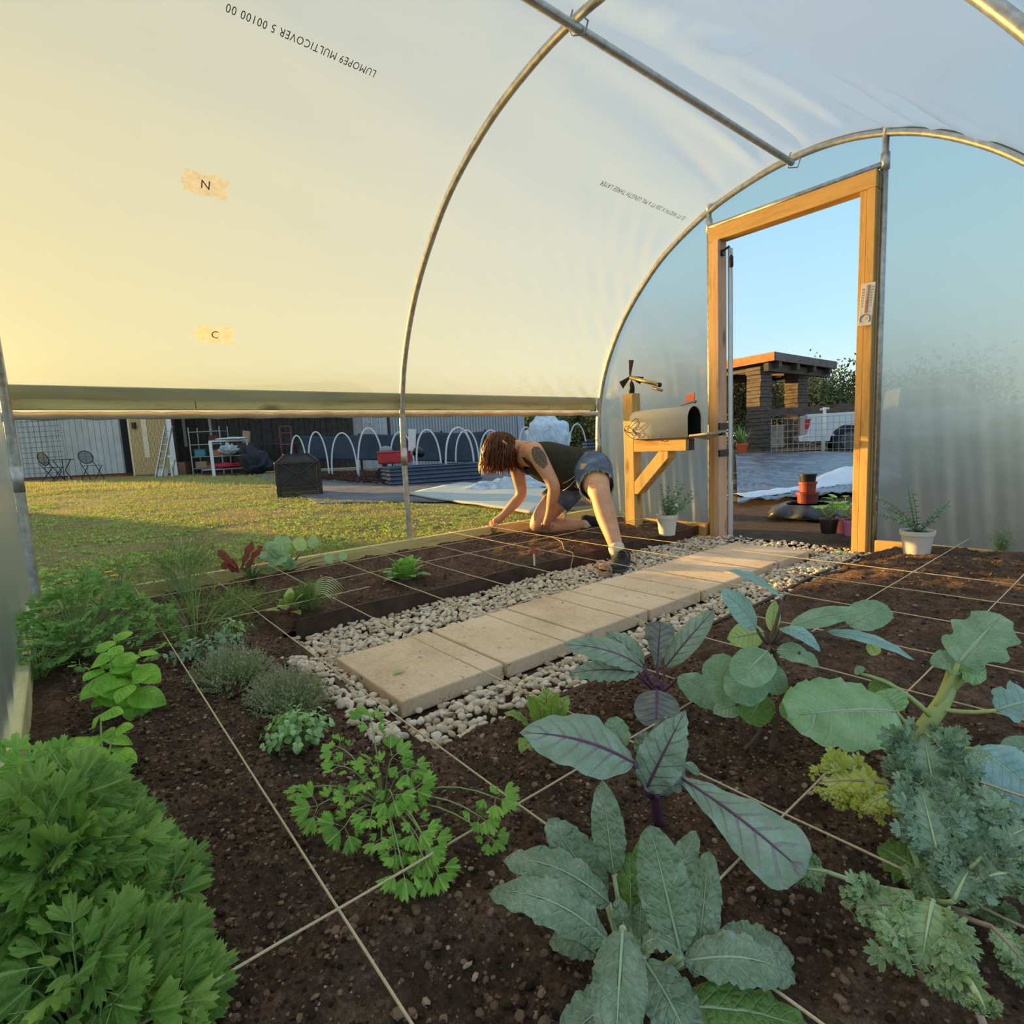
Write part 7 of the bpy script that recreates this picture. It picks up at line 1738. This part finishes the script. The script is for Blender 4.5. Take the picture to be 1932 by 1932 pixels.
def parsley_fn(L, k=3, lob=3, te=4):
    def fn(fm, sm, tip, d, rg):
        d2 = Vector((d.x, d.y, d.z * .25 + rg.uniform(-.35, .25))).normalized(); n = (Vector((0, 0, 1)) + Vector((rg.uniform(-.8, .8), rg.uniform(-.8, .8), 0)) + Vector((.5, -.1, 0))).normalized()
        s = d2.cross(n).normalized(); l_ = L * rg.uniform(.75, 1.15); e = tip + d2 * l_ * .55; sm.tube([tip, e], .0008, 4)
        fan(fm, e - d2 * l_ * .2, d2, n + s * rg.uniform(-.4, .4), l_, 1.15, lob, te, rg.uniform(0, .35))
        for sg in (-1, 1):
            dd = (d2 * .5 + s * sg).normalized(); e2 = tip + dd * l_ * .5; sm.tube([tip, e2], .0006, 4); fan(fm, e2, dd + d2 * .3, n + s * sg * rg.uniform(-.3, .5), l_ * .88, .95, lob, te, rg.uniform(0, .35))
            if k > 3: 
                e3 = tip - d2 * l_ * .5 + s * sg * l_ * .3; fan(fm, e3, (s * sg + d2 * .3), n, l_ * .6, .95, lob, 3, .2)
    return fn
def small_leaf_fn(L, w, pairs, prof='oval', cup=.1, ruf=0):
    def fn(fm, sm, tip, d, rg):
        for k_ in range(pairs):
            p = tip - d * k_ * L * .75; s = d.orthogonal().normalized(); s = Matrix.Rotation(rg.uniform(0, 6.3) + k_ * 1.57, 3, d) @ s
            for sg in (-1, 1):
                l_ = L * rg.uniform(.7, 1.15) * (.7 + .3 * min(1, k_ * .6)); e = p + (s * sg + d * rg.uniform(.1, .5) + Vector((0, 0, rg.uniform(-.4, .1)))).normalized() * l_
                leaf(fm, p, e, l_ * w, (d + Vector((0, 0, .8))).normalized(), sag=cup, prof=prof, nu=6, nv=4, fold=.25, ruf=ruf)
    return fn
def feather_fn(L, n=9, sub=4):
    def fn(fm, sm, tip, d, rg):
        base = tip - d * L * .9
        for i in range(n):
            q = i / n; p = base.lerp(tip + d * L * .3, q); s = d.orthogonal().normalized(); s = Matrix.Rotation(rg.uniform(0, 6.3), 3, d) @ s
            e = p + (s + d * .6).normalized() * L * .45 * (1.1 - q * .7)
            fm.tube([p, e], .0006, 3)
            for j in range(sub):
                b = p.lerp(e, (j + 1) / (sub + .5)); v = Vector((rg.gauss(0, 1), rg.gauss(0, 1), rg.gauss(0, 1))).normalized() + (e - p).normalized() * .8; fm.tube([b, b + v.normalized() * L * .13], .00055, 3)
    return fn
cluster('flat_parsley', G(150, 1830, .11), 'huge lush clump of flat-leaved parsley filling the lower left corner', 'parsley', LM['pars'], ST['green'], 170, .165, .25, parsley_fn(.040, 5, 3, 4), 41, .0015, lean=(-.075, -.05), droop=.85)
cluster('flat_parsley', G(95, 1600, .11), 'upper part of the parsley clump leaning on the rear timber', 'parsley', LM['pars_l'], ST['green'], 46, .12, .17, parsley_fn(.040, 5, 3, 4), 42, .0015, lean=(-.03, -.02), droop=.7)
cluster('flat_parsley', G(165, 1995, .11), 'lowest parsley clump at the bottom edge, right of the huge clump', 'parsley', LM['pars'], ST['green'], 66, .12, .13, parsley_fn(.038, 5, 3, 4), 45, .0014, droop=.8)
def spray(t, base, tips, L, mat, stem, seed, ht=.0, k=5):
    rg = random.Random(seed); fm, sm = MB(), MB(); fn = parsley_fn(L, k, 3, 4); b = Vector(base)
    for tp in tips:
        tp = Vector(tp); mid = (b + tp) / 2 + Vector((0, 0, .03 + (tp - b).length * .12)); pts = bez(b, mid, tp, 7); sm.tube(pts, [.0017 - .0001 * i for i in range(8)], 5); fn(fm, sm, tp, (pts[-1] - pts[-3]).normalized(), rg)
    wb(fm, 'foliage', mat, t); wb(sm, 'stems', stem, t)
c = G(725, 1530, .11); t = thing('celery_parsley', c, 'sprawling light green parsley between the near twines, one long shoot lying to the right', 'parsley')
spray(t, c, [P(*q) for q in ((700, 1360, 1.02), (640, 1445, .98), (570, 1490, .95), (600, 1520, .92), (660, 1500, .94), (700, 1440, .98), (740, 1430, .99), (770, 1450, .96), (650, 1560, .88), (720, 1580, .85), (700, 1540, .88), (745, 1600, .82), (790, 1560, .84),
     (800, 1620, .80), (760, 1640, .78), (820, 1640, .79), (740, 1500, .9), (780, 1490, .92), (905, 1540, .84), (935, 1505, .86), (925, 1580, .82), (690, 1470, .95), (805, 1590, .82), (640, 1410, 1.0))], .030, LM['pars_l'], ST['green'], 5)
c = G(612, 1590, .12); t = thing('fallen_leaf', c, 'tiny yellow-green leaf on bare soil between the near twine and the sprawling parsley', 'leaf'); mb = MB(); fan(mb, c, (R_ * .3 + U_).normalized(), VN(612, 1590, .5), .022, .8, 3, 3); wb(mb, 'blade', LM['pars_l'], t)
cluster('coriander', G(150, 1245, .11), 'dark green leafy coriander clump spilling over the rear timber near the corner', 'coriander', LM['cil'], ST['green'], 160, .27, .27, parsley_fn(.030, 5, 3, 4), 43, .0012, lean=(.02, .03), droop=.85)
cluster('coriander', G(75, 1290, .11), 'small coriander shoot hanging in front of the rear film', 'coriander', LM['cil'], ST['green'], 20, .10, .20, parsley_fn(.022, 5, 3, 4), 44, .0011)
def basil(name, c, stalks, label, seed, L=.055):
    rg = random.Random(seed); t = thing(name, c, label, 'basil'); sm = MB()
    for tip, nl in stalks:
        tip = Vector(tip); mid = Vector(c).lerp(tip, .5) + Vector((0, 0, .01)); pts = bez(c, mid, tip, 10); sm.tube(pts, [.0026 - .0001 * i for i in range(11)], 6)
        for i in range(nl):
            u = .30 + .7 * i / max(1, nl - 1); p = pts[int(u * 10)]; d = (pts[min(10, int(u*10)+1)] - pts[int(u*10)-1]).normalized(); s = Matrix.Rotation(i * 1.57 + rg.uniform(-.3, .3), 3, d) @ d.orthogonal().normalized()
            for sg in (-1, 1):
                l_ = L * rg.uniform(.7, 1.15) * (1 if u < .9 else .6); e = p + (s * sg + d * .25 + Vector((0, 0, rg.uniform(-.7, .0)))).normalized() * l_
                m_ = MB(); leaf(m_, p, e, l_ * .82, (Vector((0, 0, 1)) + s * sg * .3 - F_ * .4).normalized(), sag=.2, tip=.1, prof='oval', nu=10, nv=8, fold=-.35, ruf=.01); wb(m_, 'leaf', LM['basil'], t)
    wb(sm, 'stem', ST['green'], t); return t
basil('basil', G(228, 1345, .11), [(P(215, 1195, 1.40), 4), (P(265, 1225, 1.38), 4), (P(190, 1255, 1.42), 4), (P(250, 1290, 1.36), 3), (P(205, 1225, 1.36), 3)], 'glossy basil plant with cupped bright leaves, the taller of the two basils', 7, .086)
basil('basil', G(195, 1480, .11), [(P(190, 1350, 1.18), 3), (P(215, 1380, 1.17), 3), (P(160, 1400, 1.14), 2)], 'small basil shoot just above the parsley clump', 8, .075)
def mound(name, c, label, cat, mat, seed, rad, h, n, L):
    rg = random.Random(seed); t = thing(name, c, label, cat); fm, sm = MB(), MB()
    for i in range(n):
        a = rg.uniform(0, 6.3); q = sqrt(rg.random()); tip = Vector((cos(a) * rad[0] * q, sin(a) * rad[1] * q, h * (1 - .7 * q * q) * rg.uniform(.6, 1.1))); b = Vector((tip.x * .5, tip.y * .5, 0)); sm.tube([b, tip], .0006, 3)
        for k_ in range(7):
            p = b.lerp(tip, .3 + .1 * k_ * 1.0); v = Vector((rg.gauss(0, 1), rg.gauss(0, 1), rg.gauss(.4, .7))).normalized() * L * rg.uniform(.6, 1.2); s = v.orthogonal().normalized() * L * .25; fm.add([p, p + v * .5 + s, p + v, p + v * .5 - s], [(0, 1, 2, 3)], [(0, .5), (.5, .9), (1, .5), (.5, .1)])
    fm.build('foliage', mat, t); sm.build('stems', ST['mauve'], t); return t
mound('thyme', G(545, 1330, .11), 'wide mound of fine thyme beside the near corner of the path', 'thyme', LM['thyme'], 3, (.16, .11), .10, 520, .009)
mound('thyme', G(440, 1285, .11), 'grey-green thyme mound left of the wider thyme, under the near twine', 'thyme', LM['thyme'], 4, (.17, .13), .11, 420, .010)
mound('thyme', G(640, 1300, .03), 'small thyme sprig at the left edge of the first paver', 'thyme', LM['thyme'], 5, (.03, .03), .05, 40, .008)
cluster('sage', G(395, 1245, .11), 'low sage with pale oval leaves just behind the thyme', 'sage', LM['sage'], ST['green'], 26, .13, .10, small_leaf_fn(.030, .5, 3), 9)
cluster('oregano', G(565, 1415, .11), 'oregano with small rounded leaves left of the sprawling parsley', 'oregano', LM['oreg'], ST['green'], 34, .085, .10, small_leaf_fn(.020, .85, 3, 'oval'), 10)
cluster('oregano', G(225, 1495, .11), 'two tiny pale oregano sprouts right of the small basil', 'oregano', LM['oreg'], ST['green'], 6, .03, .04, small_leaf_fn(.014, .85, 2), 12)
cluster('oregano', G(440, 1205, .11), 'rounded-leaf oregano sprig between the carrots and the thyme', 'oregano', LM['oreg'], ST['green'], 14, .07, .07, small_leaf_fn(.022, .9, 2, 'round'), 11)
cluster('carrot', G(370, 1205, .11), 'feathery carrot tops leaning over the second near twine', 'carrot', LM['dill'], ST['green'], 30, .30, .20, feather_fn(.11, 10, 5), 13, .0013)
cluster('carrot', G(440, 1165, .11), 'low feathery carrot tops just behind the other carrots', 'carrot', LM['dill'], ST['green'], 20, .22, .13, feather_fn(.10, 10, 5), 14, .0012)
cluster('fennel', G(352, 1125, .11), 'upright feathery fennel near the left base board', 'fennel', LM['dill'], ST['pale'], 40, .20, .30, feather_fn(.13, 11, 5), 15, .0022)
cluster('fennel', G(585, 1150, .11), 'soft bright green fennel tuft right of the variegated beet', 'fennel', LM['dill'], ST['green'], 40, .10, .12, feather_fn(.07, 11, 6), 16, .0010)
t = thing('chives', G(478, 1108, .11), 'loose tuft of dark green chives behind the fennel', 'chives'); mb = MB(); rg = random.Random(17)
for i in range(46):
    a = rg.uniform(0, 6.3); q = rg.uniform(.2, 1); e = Vector((cos(a) * .13 * q, sin(a) * .13 * q, .14 * (1.1 - q * .8))); mb.tube(bez((0, 0, 0), (e.x * .4, e.y * .4, .13), e, 6), [.0016, .0016, .0015, .0013, .0011, .0009, .0005], 4)
mb.build('foliage', simple('chive_green', (.10, .20, .06), .5, 0, .3, 20), t, smooth=True)
t = thing('spring_onions', G(625, 1165, .11), 'thin pale onion leaves arching over to the right of the fennel tuft', 'onions'); mb = MB()
for i in range(9):
    q = i / 8; a = G(575 + 10 * q, 1140 + 8 * q, .12) - t.location; e = P(650 - 20 * q, 1112 + 26 * q, 2.15) - t.location; mb.tube(bez(a, (a + e) / 2 + Vector((0, 0, .16 - .06 * q)), e, 10), [.0022] * 8 + [.0016, .001, .0006], 5)
mb.build('foliage', ST['pale'], t, smooth=True)
def rosette(name, c, label, cat, mat, n, L, w, seed, up=.5, ruf=.03, stem='green', stalk=.35, prof='oval', spread=1.0, rr=.0022):
    rg = random.Random(seed); t = thing(name, c, label, cat); c = Vector(c)
    for i in range(n):
        a = i * 2.399 + rg.uniform(-.2, .2); q = (i + 1) / n; d = Vector((cos(a) * spread * (.35 + .65 * q), sin(a) * spread * (.35 + .65 * q), up * (1.5 - q))).normalized(); l_ = L * rg.uniform(.8, 1.15)
        b = c + d * l_ * stalk + Vector((0, 0, .004)); e = b + (d + Vector((0, 0, -.25 * q))).normalized() * l_; m_ = MB(); n_ = (Vector((0, 0, 1)) - d * .4 * d.z + Vector((-cos(a), -sin(a), 0)) * .3).normalized()
        leaf(m_, b, e, l_ * w, n_, sag=.12, tip=.15 * q, prof=prof, nu=12, nv=8, fold=.25, ruf=ruf, rf=4); wb(m_, 'leaf', mat if not isinstance(mat, (list, tuple)) else mat[i % len(mat)], t)
        s_ = MB(); s_.tube([c, c.lerp(b, .5) + Vector((0, 0, .004)), b], [rr, rr * .9, rr * .7], 6); wb(s_, 'leaf_stalk', ST[stem], t)
    return t
rosette('spinach', G(765, 1098, .11), 'bright spinach rosette alone on the dark soil of the left bed', 'spinach', LM['spin'], 26, .095, .6, 18, .9)
rosette('beet', G(1035, 1415, .11), 'red-veined young beet with green leaves beside the near end of the pebbles', 'beet', LM['beet'], 12, .075, .65, 19, 1.2, .05, 'red', .7)
rosette('beet', G(545, 1160, .11), 'small variegated beet with rounded pale leaves left of the fennel tuft', 'beet', [LM['beet'], LM['pale']], 9, .065, .6, 20, .8, .03, 'red', .5)
t = thing('red_beet', G(455, 1078, .11), 'beet with long wavy dark red leaves at the left base board', 'beet'); 
for (b, e, w_) in (((455, 1075), (477, 1022), 22), ((462, 1078), (495, 1030), 20), ((448, 1076), (410, 1040), 20), ((445, 1078), (418, 1066), 22), ((450, 1079), (432, 1058), 20), ((458, 1078), (478, 1060), 20), ((452, 1080), (440, 1072), 22)):
    A, B = P(b[0], b[1], 2.75), P(e[0], e[1], 2.78); m_ = MB(); leaf(m_, A, B, w_ * 2.75 / 1043, VN(b[0], b[1], .4), sag=.1, prof='spat', ruf=.12, rf=3, nu=14, nv=6, twist=.5); wb(m_, 'leaf', LM['red'], t); m_ = MB(); rib(m_, A, B, VN(b[0], b[1], .4), .003, .1); wb(m_, 'leaf_stalk', ST['red'], t)
t = thing('kohlrabi', G(545, 1080, .11), 'kohlrabi with large pale leaves against the left base board', 'kohlrabi')
for (b, e, w_, mt) in (((530, 1058), (487, 1045), 20, 'coll'), ((530, 1052), (502, 1022), 22, 'coll'), ((535, 1048), (530, 1010), 34, 'broc'), ((545, 1052), (505, 1062), 30, 'broc'), ((545, 1055), (548, 1076), 26, 'broc'), ((548, 1050), (540, 1070), 26, 'coll'), ((510, 1066), (512, 1080), 20, 'coll'),
                       ((572, 1040), (560, 1014), 24, 'pale'), ((582, 1030), (600, 1018), 24, 'broc'), ((612, 1050), (632, 1058), 22, 'broc'), ((640, 1056), (654, 1044), 16, 'broc'), ((520, 1048), (515, 1028), 26, 'broc')):
    A, B = P(b[0], b[1], 2.9), P(e[0], e[1], 2.92); m_ = MB(); leaf(m_, A, B, w_ * 2.9 / 1043, VN(b[0], b[1], .4), sag=.1, prof='round', ruf=.06, rf=4, nu=12, nv=8); wb(m_, 'leaf', LM[mt], t); s_ = MB(); s_.tube(bez(t.location + Vector((0, 0, .005)), (A + t.location) / 2 + Vector((0, 0, .03)), A, 6), .0035, 6); wb(s_, 'leaf_stalk', ST['mauve'], t)
cluster('marigold', G(225, 1140, .11), 'marigold with two small yellow flowers behind the coriander', 'marigold', LM['cil'], ST['green'], 30, .14, .22, feather_fn(.07, 8, 4), 22, .0014)
mg = bpy.data.objects[-1] if False else None
for px, py, l in ((205, 1081, 'higher'), (216, 1088, 'lower')):
    q = P(px, py, 2.35); t = [o for o in COL.objects if o.name.startswith('marigold')][0]; mb = MB(); rg = random.Random(px)
    for i in range(16):
        a = i * .393; leaf(mb, q, q + (Vector((cos(a), sin(a), .35))).normalized() * .018, .010, (0, 0, 1), prof='oval', nu=4, nv=2)
    fl_ = wb(mb, 'flower', simple('yellow_petals', (.85, .55, .02), .6), t); fl_['label'] = l + ' yellow flower'
    sb = MB(); sb.tube(bez(t.location, t.location.lerp(q, .5) + Vector((0, 0, .04)), q, 6), .0012, 5); wb(sb, 'flower_stalk', ST['green'], t)
t = thing('yellow_sprig', G(268, 1120, .11), 'yellow-green leaf on a bending stalk next to the fennel', 'sprig'); A = P(352, 1110, 2.55); B = P(272, 1112, 2.55); mb = MB(); mb.tube([p - t.location for p in bez(A, P(310, 1070, 2.55), B, 10)], .0016, 5); mb.build('stalk', ST['pale'], t, smooth=True); mb = MB()
for a in (-.9, -.3, .3, .9): leaf(mb, B, B + (-R_ * cos(a) - U_ * .8 + R_ * sin(a) * .6).normalized() * .035, .011, -F_, prof='lance', nu=6, nv=3)
wb(mb, 'foliage', LM['frill_y'], t)
cluster('rosemary', G(1890, 1040, .11), 'small rosemary against the right end film', 'rosemary', LM['sage'], ST['green'], 26, .09, .15, small_leaf_fn(.028, .14, 8, 'lance'), 23)
cluster('rosemary', G(1188, 986, .11), 'pale rosemary at the foot of the mailbox post', 'rosemary', LM['sage'], ST['green'], 22, .07, .17, small_leaf_fn(.028, .14, 8, 'lance'), 24)
